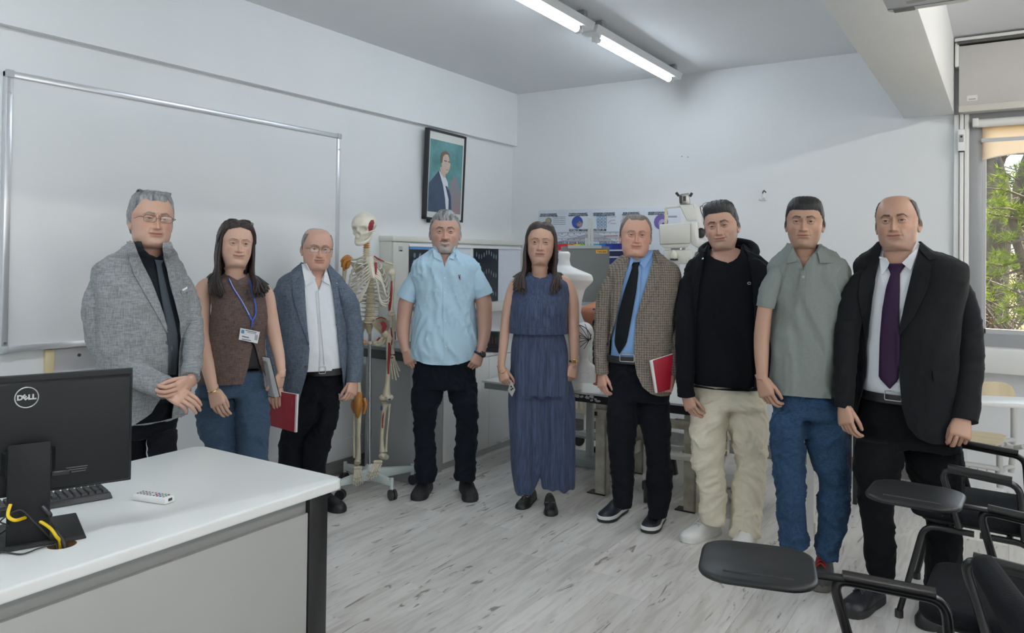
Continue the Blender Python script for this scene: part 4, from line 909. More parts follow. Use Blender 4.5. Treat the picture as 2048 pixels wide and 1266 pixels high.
def hand_bones(w0, dirs):
    for i in range(4): MB().ball(skp(w0[0]-4.5+3*i, w0[1]+1.5*(i % 2)), (.009, .008, .008), 10, 6).build('carpal', M_BONE, sk)
    for (bx, by), (ex, ey) in dirs:
        for a, b_ in ((0, .38), (.41, .62), (.65, .82), (.85, 1)): bone('finger_bone', [(bx+(ex-bx)*a, by+(ey-by)*a, -.01), (bx+(ex-bx)*(a+b_)/2, by+(ey-by)*(a+b_)/2, -.012), (bx+(ex-bx)*b_, by+(ey-by)*b_, -.01)], [1.7, 1.1, 1.6], sub=2)
hand_bones((783, 712), [((779, 716), (774, 744)), ((781, 717), (785, 758)), ((784, 717), (792, 760)), ((786, 716), (797, 754)), ((788, 715), (799, 742))])
# pelvis
for sx, pts in ((1, [(744, 648), (752, 637), (764, 633), (775, 640), (780, 655), (774, 668), (766, 672), (757, 664), (750, 657)]), (-1, [(733, 648), (726, 643), (720, 645), (716, 655), (714, 668), (718, 676), (724, 672), (728, 662), (731, 656)])):
    n = len(pts); cx = sum(p[0] for p in pts)/n; cyy = sum(p[1] for p in pts)/n; mb = MB()
    vs = []; 
    for k_, (sc, dd) in enumerate(((.0, .035), (.55, .03), (.9, -.005), (1.0, -.02), (1.0, -.008), (.9, .01), (.5, .045), (.0, .05))): vs += [skp(cx+(a-cx)*max(sc, .02), cyy+(b_-cyy)*max(sc, .02), dd) for a, b_ in pts]
    mb.add(vs, [(i*n+j, i*n+(j+1) % n, (i+1)*n+(j+1) % n, (i+1)*n+j) for i in range(7) for j in range(n)]); mb.build('hip_bone', M_BONE, sk, smooth=60)
bone('pubic_arch', [(770, 668), (762, 678), (752, 684, -.02), (746, 686, -.03)], [4, 3, 3.2, 4]); bone('pubic_arch', [(720, 674), (725, 681), (734, 685, -.02), (741, 686, -.03)], [4, 3, 3.2, 4]); bone('sit_bone', [(772, 670, .03), (768, 684, .03), (757, 690, .01), (748, 688, -.02)], [4, 4, 3, 3])
bone('sacrum', [(738, 645, .03), (738, 656, .05), (739, 668, .06)], [10, 7, 3])
mm = MB(); mm.prism([skp(a, b_, -.012) for a, b_ in ((761, 645), (766, 642), (772, 646), (774, 653), (770, 660), (765, 666), (763, 660), (764, 654))], -vdir, .014); mm.build('hip_muscle', M_MUS, sk)
bone('hip_muscle', [(752, 638, -.02), (762, 635, -.025), (772, 638, -.02)], [.8, 1.2, .8], M_MUS); bone('hip_muscle', [(754, 681, -.03), (760, 675, -.03)], [1.6, 2], M_MUS)
bone('hip_ligament', [(718, 678, -.02), (724, 684, -.03), (732, 686, -.03)], [4, 4.5, 2.5], M_LIG)
# legs
MB().ball(skp(771, 668, -.005), (.024, .024, .024)).build('femur_head', M_BONE, sk)
bone('femur', [(775, 668), (780, 676), (777, 695), (777, 730), (775, 765), (773, 785), (773, 792)], [5, 7.5, 5, 4.2, 4.6, 8, 10]); bone('thigh_muscle', [(778, 685, -.015), (779, 705, -.016), (777, 728, -.016), (777, 748, -.014)], [2.2, 3.2, 2.4, 1.6], M_MUS)
MB().ball(skp(766, 795, .0), (.022, .03, .020)).build('condyle', M_BONE, sk); MB().ball(skp(779, 795, .0), (.022, .03, .020)).build('condyle', M_BONE, sk)
bone('tibia', [(770, 806), (768, 814), (766, 840), (764, 870), (764, 890), (765, 903)], [9.5, 6.5, 4.2, 3.6, 4.2, 6.2]); bone('fibula', [(779, 808), (778, 830), (774, 870), (772, 903)], [2.8, 1.7, 1.6, 3]); bone('shin_muscle', [(769, 818, -.012), (766, 835, -.013), (765, 856, -.012)], [1, 1.6, 1.1], M_MUS); MB().ball(skp(763, 816, -.03), (.008, .006, .016)).build('shin_marker', M_MBL, sk); MB().ball(skp(779, 799, -.025), (.013, .006, .006)).build('shin_marker', M_MBL, sk)
bone('femur', [(716, 690), (716, 740), (716, 780), (717, 800)], [6, 4.6, 6, 10])
bone('tibia', [(718, 812), (718, 830), (717, 870), (717, 900), (716, 918)], [9, 5.5, 4.0, 4.2, 6.5]); bone('fibula', [(709, 815), (708, 850), (708, 890), (709, 915)], [2.6, 1.7, 1.6, 3])
bone('knee_ligament', [(720, 785, -.03), (717, 800, -.045), (716, 818, -.045), (715, 836, -.03)], [4.5, 8.5, 8, 2.5], M_LIG); bone('knee_ligament', [(707, 800, -.01), (705, 812, -.02), (709, 826, -.015)], [3, 3.5, 2.2], M_LIG); bone('knee_ligament', [(728, 796, -.01), (731, 810, -.015), (727, 828, -.012)], [3.5, 4.5, 2.4], M_LIG)
def foot_bones(ank, heel, toes, spread):
    bone('talus', [(ank[0], ank[1]), (ank[0]+(toes[0]-ank[0])*.15, ank[1]+6, -.015)], [6.5, 6.5]); bone('heel_bone', [(ank[0]+1, ank[1]+2, .02), heel], [5.5, 5.5])
    mx, my = ank[0]+(toes[0]-ank[0])*.42, ank[1]+(toes[1]-ank[1])*.40
    for i in range(5): MB().ball(skp(mx+(i-2)*spread*.55, my-6, -.05), (.012, .014, .011), 10, 6).build('tarsal', M_BONE, sk)
    for i in range(5):
        ex, ey = toes[0]+(i-2)*spread, toes[1]-abs(i-(1.5))*2.6; bx, by = mx+(i-2)*spread*.7, my-2
        for a, b_, rr in ((0, .56, 2.0), (.60, .78, 1.8), (.82, 1, 1.6)): bone('toe_bone', [(bx+(ex-bx)*a, by+(ey-by)*a, -.07-.08*a), (bx+(ex-bx)*(a+b_)/2, by+(ey-by)*(a+b_)/2, -.07-.08*(a+b_)/2), (bx+(ex-bx)*b_, by+(ey-by)*b_, -.07-.08*b_)], [rr, rr*.7, rr*.95], sub=2)
foot_bones((766, 909), (774, 915, .04), (741, 961), 5.0); foot_bones((715, 921), (713, 928, .04), (716, 973), 4.6)
# stand
MB().cyl(skp(739.5, 646, .06), skp(739, 943, .06), .011).build('pole', mat('chrome', (.55, .55, .56), .12, metal=1), sk)
hub = Vector(skp(739, 945, .06)); hub.z = .12
MB().lathe([(.03, -.05), (.04, -.03), (.035, .03), (.02, .05)], hub, 18).build('hub', M_STB, sk)
for ex, ey in ((677, 1000), (783, 999), (824, 968), (690, 963)):
    e = Vector(on_z(ex, ey, 0)); e.z = .105; d = (e-hub); d.z = 0; L__ = d.length
    if L__ > .42: e = hub+d*(.42/L__); e.z = .105
    d.normalize(); v = Vector((-d.y, d.x, 0))
    mb = MB().hexa([hub-v*.026+Vector((0, 0, -.045)), e-v*.016+Vector((0, 0, -.02)), e+v*.016+Vector((0, 0, -.02)), hub+v*.026+Vector((0, 0, -.045)), hub-v*.022+Vector((0, 0, .025)), e-v*.014+Vector((0, 0, .014)), e+v*.014+Vector((0, 0, .014)), hub+v*.022+Vector((0, 0, .025))])
    bev_build(mb, 'base_arm', M_STB, sk, .005)
    MB().cyl(e+Vector((0, 0, -.045)), e+Vector((0, 0, .026)), .012).build('caster_post', M_STB, sk)
    a = random.uniform(0, 3.14); ax = Vector((math.cos(a), math.sin(a), 0)); c = Vector((e.x, e.y, .032))+ax.cross(Vector((0, 0, 1)))*.012
    MB().cyl(c-ax*.02, c-ax*.004, .032, n=18).build('caster_wheel', M_BLK, sk); MB().cyl(c+ax*.004, c+ax*.02, .032, n=18).build('caster_wheel', M_BLK, sk)
# ================================================================== DESK, COMPUTER, CHAIRS
DZ = .75
dx0, dx1, dy0, dy1 = -2.655, -1.868, .15, 1.895
M_DESK = mat('desk_white', (.70, .715, .70), .32, var=(3, .02)); M_DPAN = mat('desk_panel_grey', (.37, .372, .355), .45, var=(4, .03))
dk = thing('desk', 'white-topped desk with black legs and grey side panel at lower left', 'desk', ((dx0+dx1)/2, (dy0+dy1)/2, 0))
gq = on_z(124, 1089, DZ); gr = .034
# top with a cable hole
def desk_top():
    bm = bmesh.new(); pts = []
    r = .045
    for cx, cy, a0 in ((dx1-r, dy0+r, -90), (dx1-r, dy1-r, 0), (dx0+r, dy1-r, 90), (dx0+r, dy0+r, 180)):
        for k in range(7): a = math.radians(a0+15*k); pts.append((cx+r*math.cos(a), cy+r*math.sin(a)))
    ov = [bm.verts.new((x, y, DZ)) for x, y in pts]; iv = [bm.verts.new((gq[0]+gr*math.cos(t), gq[1]+gr*math.sin(t), DZ)) for t in np.linspace(0, 2*math.pi, 25)[:-1]]
    ed = [bm.edges.new((a, b)) for l in (ov, iv) for a, b in zip(l, l[1:]+l[:1])]
    bmesh.ops.triangle_fill(bm, edges=ed, use_beauty=True)
    for f in bm.faces:
        if f.normal.z < 0: f.normal_flip()
    ret = bmesh.ops.extrude_face_region(bm, geom=list(bm.faces)); 
    bmesh.ops.translate(bm, vec=(0, 0, -.034), verts=[v for v in ret['geom'] if isinstance(v, bmesh.types.BMVert)])
    bmesh.ops.recalc_face_normals(bm, faces=bm.faces)
    be = [e for e in bm.edges if e.calc_face_angle(0) > 1.2 and abs(e.verts[0].co.z-e.verts[1].co.z) < 1e-5 and (e.verts[0].co.xy-Vector((gq[0], gq[1]))).length > gr+.01]
    bmesh.ops.bevel(bm, geom=be, offset=.007, segments=3, profile=.5, affect='EDGES')
    me = bpy.data.meshes.new('desktop'); bm.to_mesh(me); bm.free(); smooth_by_angle(me, 35); return link('desktop', me, M_DESK, dk)
desk_top()
gm = MB(); ri = [[(gq[0]+(gr-.0005)*math.cos(t), gq[1]+(gr-.0005)*math.sin(t), z) for t in np.linspace(0, 2*math.pi, 25)[:-1]] for z in (DZ-.0005, DZ-.034)]; gm.rings(ri, True, False); gm.build('cable_hole_rim', mat('raw_chipboard', (.30, .20, .10), .8, var=(60, .3)), dk)
for x in (dx0+.05, dx1-.07): 
    MB().b2((x-.035, dy1-.125, 0), (x+.035, dy1-.045, DZ-.035), .004).build('leg', M_BLKM, dk); MB().b2((x-.035, dy0+.06, 0), (x+.035, dy0+.14, DZ-.035), .004).build('leg', M_BLKM, dk)
MB().b2((dx1-.075, dy0+.14, .62), (dx1-.055, dy1-.125, DZ-.035)).build('rail', mat('rail_grey', (.24, .24, .235), .5), dk)  # darker grey strip set back between desktop and side panel
MB().b2((dx1-.06, dy0+.13, .06), (dx1-.040, dy1-.128, .66), .002).build('side_panel', M_DPAN, dk)
# monitor
mn = thing('monitor', 'black computer monitor seen from behind on the white desk', 'monitor', tuple(on_z(65, 1085, DZ)))
pR = Vector(at(266, 737, 2.15)); pL0 = Vector(at(0, 755, 1.97)); mu = (pL0-pR); mu.z = 0; mu.normalize()   # towards our left
mz1 = pR.z; mz0 = .867; mw = .56; back = Vector((mu.y, -mu.x, 0)); 
if back.dot(Vector((0, 0, 0))-pR) < 0: back = -back     # towards the camera: the back of the panel
def mp_(u, z, d): return Vector((pR.x, pR.y, 0))+mu*u+back*d+Vector((0, 0, z))
M_MON = mat('monitor_black', (.007, .008, .009), .5, bump=(400, .06), spec=.3); M_MONG = mat('monitor_glossy', (.012, .012, .013), .18)
mb = MB().hexa([mp_(0, mz0, -.012), mp_(mw, mz0, -.012), mp_(mw, mz1, -.012), mp_(0, mz1, -.012), mp_(0, mz0, 0), mp_(mw, mz0, 0), mp_(mw, mz1, 0), mp_(0, mz1, 0)])
bev_build(mb, 'panel', M_MON, mn, .003)
mb = MB().hexa([mp_(.008, mz0+.008, 0), mp_(mw-.008, mz0+.008, 0), mp_(mw-.008, mz1-.010, 0), mp_(.008, mz1-.010, 0), mp_(.03, mz0+.03, .022), mp_(mw-.03, mz0+.03, .022), mp_(mw-.03, mz1-.03, .022), mp_(.03, mz1-.03, .022)])
mb = MB().hexa([mp_(.004, mz0+.004, 0), mp_(mw-.004, mz0+.004, 0), mp_(mw-.004, mz1-.012, 0), mp_(.004, mz1-.012, 0), mp_(.008, mz0+.01, .02), mp_(mw-.008, mz0+.01, .02), mp_(mw-.008, mz1-.018, .02), mp_(.008, mz1-.018, .02)])
bev_build(mb, 'rear_cover', M_MON, mn, .004)
mb = MB().hexa([mp_(-.001, mz0-.001, -.018), mp_(mw, mz0-.001, -.018), mp_(mw, mz1+.001, -.018), mp_(-.001, mz1+.001, -.018), mp_(-.001, mz0-.001, -.012), mp_(mw, mz0-.001, -.012), mp_(mw, mz1+.001, -.012), mp_(-.001, mz1+.001, -.012)]); mb.build('screen_bezel', mat('bezel_grey', (.05, .052, .055), .35), mn)
# logo: ring and letters
bvm = lambda px, py: None
lc = None
def on_back(px, py, d=.021):
    n = back; p0 = mp_(0, 0, d); r = Vector(ray(px, py)); c = Vector(CAM); t = (p0-c).dot(n)/r.dot(n); return c+r*t
lo_ = on_back(53.5, 795); rad = (on_back(77, 794)-lo_).length
M_LOGO = mat('logo_silver', (.50, .51, .52), .35, metal=.5)
ring = MB(); ring.tube([lo_-mu*rad*math.cos(t)+Vector((0, 0, rad*math.sin(t))) for t in np.linspace(0, 2*math.pi, 41)], .0014, 6); ring.build('logo_ring', M_LOGO, mn)
lg = MB(); sz = rad*.68
for ch, xo, rot in (('D', -.60, 0), ('E', -.14, 38), ('L', .30, 0), ('L', .66, 0)):
    a = math.radians(rot); X_ = -mu*math.cos(a)+Vector((0, 0, math.sin(a))); Y_ = mu*math.sin(a)+Vector((0, 0, math.cos(a)))
    text_on(lg, ch, sz, lo_-mu*rad*xo*.95, X_, Y_, bold=rad*.035, xs=1.05)
lg.build('logo_lettering', M_LOGO, mn, smooth=False)
# stand
sL, sR = on_back(15, 890, .05), on_back(103, 880, .05); u0 = (sL-pR).dot(mu); u1 = (sR-pR).dot(mu)
mb = MB().hexa([mp_(u1, DZ+.004, .042), mp_(u0, DZ+.004, .042), mp_(u0, 1.0, .042), mp_(u1, 1.0, .042), mp_(u1, DZ+.004, .062), mp_(u0, DZ+.004, .062), mp_(u0, sL.z, .055), mp_(u1, sL.z, .055)]); bev_build(mb, 'stand_neck', M_MON, mn, .004)
um = (u0+u1)/2; mb = MB().hexa([mp_(um-.06, .93, .02), mp_(um+.06, .93, .02), mp_(um+.06, .99, .02), mp_(um-.06, .99, .02), mp_(um-.05, .93, .045), mp_(um+.05, .93, .045), mp_(um+.05, .985, .045), mp_(um-.05, .985, .045)]); mb.build('stand_mount', M_MON, mn)
mb = MB().hexa([mp_(um-.13, DZ+.0005, -.13), mp_(um+.13, DZ+.0005, -.13), mp_(um+.13, DZ+.0005, .075), mp_(um-.13, DZ+.0005, .075), mp_(um-.125, DZ+.016, -.12), mp_(um+.125, DZ+.016, -.12), mp_(um+.125, DZ+.012, .07), mp_(um-.125, DZ+.012, .07)]); bev_build(mb, 'stand_base', M_MON, mn, .003)
nb = on_back(154, 938, .0205); mb = MB()
for k in range(3): mb.box(nb+Vector((0, 0, .006-.006*k))-mu*(.002*k), (.05-.008*k, .001, .0022), M=Matrix((-mu, back, Vector((0, 0, 1)))).transposed())
mb.build('service_label', mat('label_dim', (.09, .09, .09), .4), mn)
nb = on_back(117, 946, .0205); MB().box(nb, (.05, .004, .012), M=Matrix((-mu, back, Vector((0, 0, 1)))).transposed(), bev=.001).build('port_cover', M_MONG, mn)
# keyboard behind the monitor
kb = thing('keyboard', 'black keyboard lying on the desk behind the monitor', 'keyboard', tuple(on_z(150, 990, DZ)))
kR = on_z(240, 985, DZ+.015); kF = on_z(105, 1018, DZ+.01); kB = on_z(220, 972, DZ+.02)
ku = Vector((kF-on_z(226, 997, DZ+.01))); ku.z = 0; ku.normalize(); kv = Vector((ku.y, -ku.x, 0)); 
if kv.dot(Vector(kB)-Vector(kR)) < 0: kv = -kv
ko = Vector(on_z(226, 997, DZ)); KL, KW = .44, .13
def kp(a, b_, z): return ko+ku*a+kv*b_+Vector((0, 0, z))
bev_build(MB().hexa([kp(0, 0, .001), kp(KL, 0, .001), kp(KL, KW, .001), kp(0, KW, .001), kp(.006, .006, .02), kp(KL, .006, .02), kp(KL, KW-.004, .014), kp(.006, KW-.004, .014)]), 'keyboard_case', M_BLK, kb, .003)
km = MB().hexa([(-.0078, -.0078, 0), (.0078, -.0078, 0), (.0078, .0078, 0), (-.0078, .0078, 0), (-.006, -.006, .007), (.006, -.006, .007), (.006, .006, .007), (-.006, .006, .007)]).mesh('key'); km.materials.append(mat('key_black', (.025, .025, .028), .5))
for r in range(6):
    for c in range(22):
        if r == 0 and 6 < c < 13: continue
        o = bpy.data.objects.new('key', km); COL.objects.link(o); o.parent = kb; ORG[o.name] = np.zeros(3)
        o.location = kp(.018+.0188*c, .018+.0188*r, .0188-.0009*r)-Vector(kb.location); o.rotation_euler = (0, 0, math.atan2(ku.y, ku.x))
# remote control
rm = thing('remote_control', 'white remote control lying on the desk right of the keyboard', 'remote control', tuple(on_z(305, 1000, DZ)))
r0, r1, r2 = Vector(on_z(262, 1001, DZ)), Vector(on_z(330, 1011, DZ)), Vector(on_z(346, 1002, DZ))
ru = (r1-r0); rl = ru.length; ru.normalize(); rv = (r2-r1); rv -= ru*rv.dot(ru); rw = max(rv.length, .04); rv.normalize()
def rp(a, b_, z): return r0+ru*a+rv*b_+Vector((0, 0, z))
bev_build(MB().hexa([rp(0, 0, .0005), rp(rl, 0, .0005), rp(rl, rw, .0005), rp(0, rw, .0005), rp(.002, .002, .02), rp(rl-.002, .002, .02), rp(rl-.002, rw-.002, .02), rp(.002, rw-.002, .02)]), 'remote_case', mat('remote_white', (.74, .74, .73), .4), rm, .005)
cols = [(.25, .25, .26), (.10, .25, .12), (.3, .05, .05), (.08, .14, .35)]
for i in range(9):
    for j in range(3):
        if (i == 4 and j == 1): continue
        c = cols[0] if i < 5 else cols[(i+j) % 4]; p = rp(rl*(.12+.095*i), rw*(.25+.25*j), .021)
        MB().box(p, (.006, .005, .003), bev=.001, rz=math.atan2(ru.y, ru.x)).build('button', mat('remote_button_%d' % cols.index(c), c, .5), rm)
MB().box(rp(rl, rw*.5, .012), (.002, .014, .008), rz=math.atan2(ru.y, ru.x)).build('window', M_BLK, rm)
# cables
def cable(name, label, pts, r, m, cat='cable'): return tag(MB().tube(pts, r, 10, True, 6).build(name, m), label, cat)
cable('yellow_cable', 'yellow network cable looping from the monitor stand into the desk hole', [mp_(um+.04, DZ+.12, .075), mp_(um+.045, DZ+.095, .085), mp_(um+.03, DZ+.085, .10), Vector(on_z(60, 1035, DZ+.07)), Vector(on_z(95, 1052, DZ+.05)), Vector(on_z(112, 1072, DZ+.025)), Vector((gq[0]-.008, gq[1], DZ-.01)), Vector((gq[0]-.008, gq[1], DZ-.15))], .0042, mat('yellow_rubber', (.72, .50, .01), .4))
cable('power_cable', 'thick black cable bundle going down into the desk hole', [mp_(um-.03, DZ+.10, .07), mp_(um-.045, DZ+.08, .085), Vector(on_z(95, 1035, DZ+.05)), Vector(on_z(110, 1060, DZ+.03)), Vector((gq[0]+.006, gq[1]+.004, DZ-.01)), Vector((gq[0]+.006, gq[1]+.004, DZ-.15))], .0055, M_BLK)
cable('signal_cable', 'thin black cable curling in front of the monitor base', [mp_(um+.1, DZ+.02, .09), Vector(on_z(10, 1105, DZ+.004)), Vector(on_z(45, 1108, DZ+.004)), Vector(on_z(80, 1096, DZ+.004)), Vector(on_z(108, 1090, DZ+.006)), Vector((gq[0]-.014, gq[1]-.008, DZ-.01)), Vector((gq[0]-.014, gq[1]-.008, DZ-.15))], .002, M_BLK)
cable('mouse_cable', 'thin black cable lying left of the monitor foot', [Vector(on_z(0, 1068, DZ+.02)), Vector(on_z(18, 1052, DZ+.06)), mp_(um+.06, DZ+.08, .07), mp_(um+.02, DZ+.1, .07), mp_(um-.01, DZ+.07, .09), Vector(on_z(103, 1080, DZ+.01)), Vector((gq[0], gq[1]-.012, DZ-.01)), Vector((gq[0], gq[1]-.012, DZ-.12))], .002, M_BLK)

# ---- tablet-arm chairs (local: +X = where the sitter faces, +Y = sitter's left)
M_SEATF = mat('black_upholstery', (.006, .007, .009), .9, bump=(300, .3), spec=.2); M_TABL = mat('tablet_black', (.012, .0135, .015), .42, bump=(500, .04), spec=.4)
def rounded_slab(cx, cy, sx, sy, z, th, r, bow=0.0, nseg=6):
    pts = []
    for qx, qy, a0 in ((1, -1, -90), (1, 1, 0), (-1, 1, 90), (-1, -1, 180)):
        for k in range(nseg+1):
            a = math.radians(a0+90*k/nseg); pts.append((cx+qx*(sx/2-r)+r*math.cos(a), cy+qy*(sy/2-r)+r*math.sin(a)))
    def ring(ins, zz): return [(cx+(x-cx)*(1-ins/sx*2), cy+(y-cy)*(1-ins/sy*2), zz+bow*((x-cx)/(sx/2))**2) for x, y in pts]
    e = min(th*.45, .02)
    return MB().rings([ring(e*1.2, z), ring(e*.3, z+e*.35), ring(0, z+e), ring(0, z+th-e), ring(e*.3, z+th-e*.35), ring(e*1.2, z+th), ring(min(sx, sy)*.35, z+th+bow*.0+.004)])
def make_chair(label, tablet=True):
    t = thing('tablet_chair', label, 'chair')
    rounded_slab(.03, 0, .46, .46, .425, .055, .07).build('seat', M_SEATF, t, smooth=50)
    rounded_slab(.02, 0, .40, .40, .41, .018, .05).build('seat_pan', M_BLK, t)
    bk = rounded_slab(0, 0, .40, .46, 0, .06, .12, bow=0.0)
    Mb = Matrix.Translation((-.235, 0, .61)) @ Matrix.Rotation(math.radians(-64), 4, 'Y')
    bk.v = [tuple(Mb @ Vector((v[0], v[1], v[2]+.10*v[1]*v[1]*2))) for v in bk.v]; bk.build('backrest', M_SEATF, t, smooth=50)
    MB().tube([(-.18, 0, .42), (-.26, 0, .44), (-.31, 0, .52), (-.335, 0, .64)], .022, 8, sub=4, up=(0, 1, 0)).build('back_bracket', M_BLK, t)
    for sy in (-1, 1):
        y = sy*.265
        MB().tube(bend([(.07, y*.92, .42), (.135, y, .655), (-.135, y, .635), (-.15, y*.92, .42)], .045), .0135, 10, up=(0, 1, 0)).build('armrest_frame', M_BLKM, t)
        MB().tube(bend([(.11, y, .663), (-.11, y, .648)], .02), [.0165]*2, 10, up=(0, 1, 0)).build('arm_pad', M_BLKM, t)
        MB().tube(bend([(.02, y*.85, .40), (.20, y*.85, .40), (.29, y*.92, .02)], .05), .0125, 10, up=(0, 1, 0)).build('leg', M_BLKM, t)
        MB().tube(bend([(.0, y*.85, .40), (-.17, y*.85, .40), (-.27, y*.92, .02)], .05), .0125, 10, up=(0, 1, 0)).build('leg', M_BLKM, t)
        for x in (.29, -.27): MB().cyl((x, y*.92, 0), (x, y*.92, .03), .017, n=10).build('foot_cap', M_BLK, t)
    MB().tube([(.1, -.22, .405), (.1, .22, .405)], .012, 8).build('cross_tube', M_BLKM, t); MB().tube([(-.1, -.22, .405), (-.1, .22, .405)], .012, 8).build('cross_tube', M_BLKM, t)
    if tablet:
        y = -.265
        tl = rounded_slab(.325, y+.035, .30, .29, .668, .020, .08); o = tl.build('writing_tablet', M_TABL, t, smooth=45)
        gvm = MB(); gvm.tube([(.235, y+.135, .6888), (.41, y+.135, .6888)], .004, 8); gvm.build('pen_groove', M_BLK, o)
        MB().box((.155, y+.005, .66), (.10, .03, .014), bev=.004).build('hinge', M_BLKM, t)
    return t
def place_chair(t, P, facing, anchor):
    a = math.atan2(facing[1], facing[0]); Rm = Matrix.Rotation(a, 3, 'Z'); q = Rm @ Vector(anchor)
    t.location = (P[0]-q.x, P[1]-q.y, 0); t.rotation_euler = (0, 0, a)
FA = (.135, -.265, .655)
ch = make_chair('nearest black tablet chair, its tablet in front of the jeans, at the lower right corner')
ch2 = copy_tree(ch); ch2['label'] = "black tablet chair just behind the nearest one, tablet across the dark suit's knees"
ch3 = make_chair('', False); ch3['label'] = 'farthest black tablet chair, its arms beside the wooden school chair'
for c in (ch, ch2, ch3): c['group'] = 'black tablet-arm chairs'
place_chair(ch, on_z(1664, 1156, .655), (-.96, -.25), FA)
place_chair(ch2, on_z(1958, 1020, .655), (-.99, .05), FA)
place_chair(ch3, on_z(2050, 915, .635), (-.99, .05), (-.135, -.265, .635))
# ---- wooden school chair with a fixed white table
sc_ = thing('school_chair', 'wooden school chair with a white fixed table and grey legs by the window', 'chair', tuple(on_z(2000, 990, 0)))
M_PLY = mat('beech_ply', (.66, .55, .36), .4, var=(3, .12), stretch=(1, 8, 1)); M_LEGG = mat('grey_tube', (.50, .50, .48), .4)
Ds = 4.45
sB = Vector(at(1985, 780, Ds+.12)); 
def sc_box(name, x0, x1, y0, y1, D0, D1, m, bev=.01):
    return bev_build(MB().add([at(x0, y0, D0), at(x1, y0, D0), at(x1, y1, D0), at(x0, y1, D0), at(x0, y0, D1), at(x1, y0, D1), at(x1, y1, D1), at(x0, y1, D1)], [(0, 1, 2, 3), (7, 6, 5, 4), (0, 4, 5, 1), (1, 5, 6, 2), (2, 6, 7, 3), (3, 7, 4, 0)]), name, m, sc_, bev)
rv_ = Vector((math.cos(YAW), math.sin(YAW), 0))
bp_ = [Vector(at(x, y, Ds+.25)) for x, y in [(1905, 764)]+[(1990, 764), (2012, 766), (2024, 773), (2030, 784), (2031, 800), (2031, 812), (1905, 806)]]
MB().prism(bp_, Vector((-math.sin(YAW), math.cos(YAW), 0)), .014).build('backrest', M_PLY, sc_)
s0 = [on_z(x, y, .46) for x, y in ((1885, 864), (1945, 866), (2000, 872), (2012, 876), (2000, 890), (1990, 893), (1880, 884))]
MB().prism([Vector(p) for p in s0], (0, 0, 1), .014).build('seat', M_PLY, sc_)
t0 = [on_z(x, y, .735) for x, y in ((1900, 800), (1962, 799), (2120, 806), (2150, 822), (2040, 817), (1900, 810))]
bev_build(MB().prism([Vector(p) for p in t0], (0, 0, 1), .024), 'table_board', M_WPAN, sc_, .004)
for a, r in (([(2027, 800, Ds+.25), (2027, 880, Ds+.25), (2022, 945, Ds+.25)], .017), ([(1999, 893, Ds-.05), (2000, 975, Ds-.05)], .017), ([(2027, 880, Ds+.25), (2012, 882, Ds+.1), (1999, 895, Ds-.05)], .014), ([(2048, 893, Ds-.1), (2030, 895, Ds), (2010, 889, Ds)], .014), ([(1915, 925, Ds-.05), (1998, 938, Ds-.05)], .014), ([(1915, 950, Ds-.05), (1998, 957, Ds-.05)], .010), ([(2000, 950, Ds-.05), (2010, 936, Ds+.1), (2027, 934, Ds+.25)], .013), ([(1890, 893, Ds-.05), (1890, 1000, Ds-.05)], .017)):
    MB().tube([at(*p) for p in a], r, 10, sub=3).build('frame_tube', M_LEGG, sc_)
bk_ = MB()
for i in range(5):
    x = 1920+i*18; bk_.tube([at(x, 929+i*2.2, Ds-.03), at(x-1, 942+i*1.5, Ds-.03), at(x-7, 949+i, Ds-.0)], .0035, 6)
bk_.build('basket_wires', M_LEGG, sc_)
# ---- black stool legs and a white frame seen between the men
bs = thing('black_stool', 'thin black metal legs of a stool between the jeans and the dark suit', 'stool', tuple(on_z(1705, 990, 0)))
M_BST = mat('black_tube', (.012, .012, .014), .4)
L4 = [on_z(1699, 968, 0), on_z(1710, 1008, 0), on_z(1790, 990, 0), on_z(1775, 955, 0)]
for p in L4: MB().b2((p[0]-.012, p[1]-.012, 0), (p[0]+.012, p[1]+.012, .44)).build('leg', M_BST, bs)
cx_ = sum(p[0] for p in L4)/4; cy_ = sum(p[1] for p in L4)/4
MB().b2((cx_-.2, cy_-.2, .44), (cx_+.2, cy_+.2, .47), .01).build('seat', M_BST, bs)
wf = thing('white_frame', 'white metal leg frame standing on the floor between the blue-jeaned legs', 'frame', tuple(on_z(1621, 1078, 0)))
p = on_z(1621, 1076, 0); q = on_z(1660, 1022, 0)
MB().b2((p[0]-.02, p[1]-.02, .0), (p[0]+.02, p[1]+.02, .72), .004).build('post', M_XRW, wf)
MB().hexa([Vector((p[0], p[1], .02)), Vector((q[0], q[1], .02)), Vector((q[0]+.03, q[1]-.02, .02)), Vector((p[0]+.03, p[1]-.02, .02)), Vector((p[0], p[1], .09)), Vector((q[0], q[1], .09)), Vector((q[0]+.03, q[1]-.02, .09)), Vector((p[0]+.03, p[1]-.02, .09))]).build('foot_bar', M_XRW, wf)
MB().b2((p[0]-.02, p[1]-.02, .68), (p[0]+.35, p[1]+.4, .72), .004).build('top', M_XRW, wf)
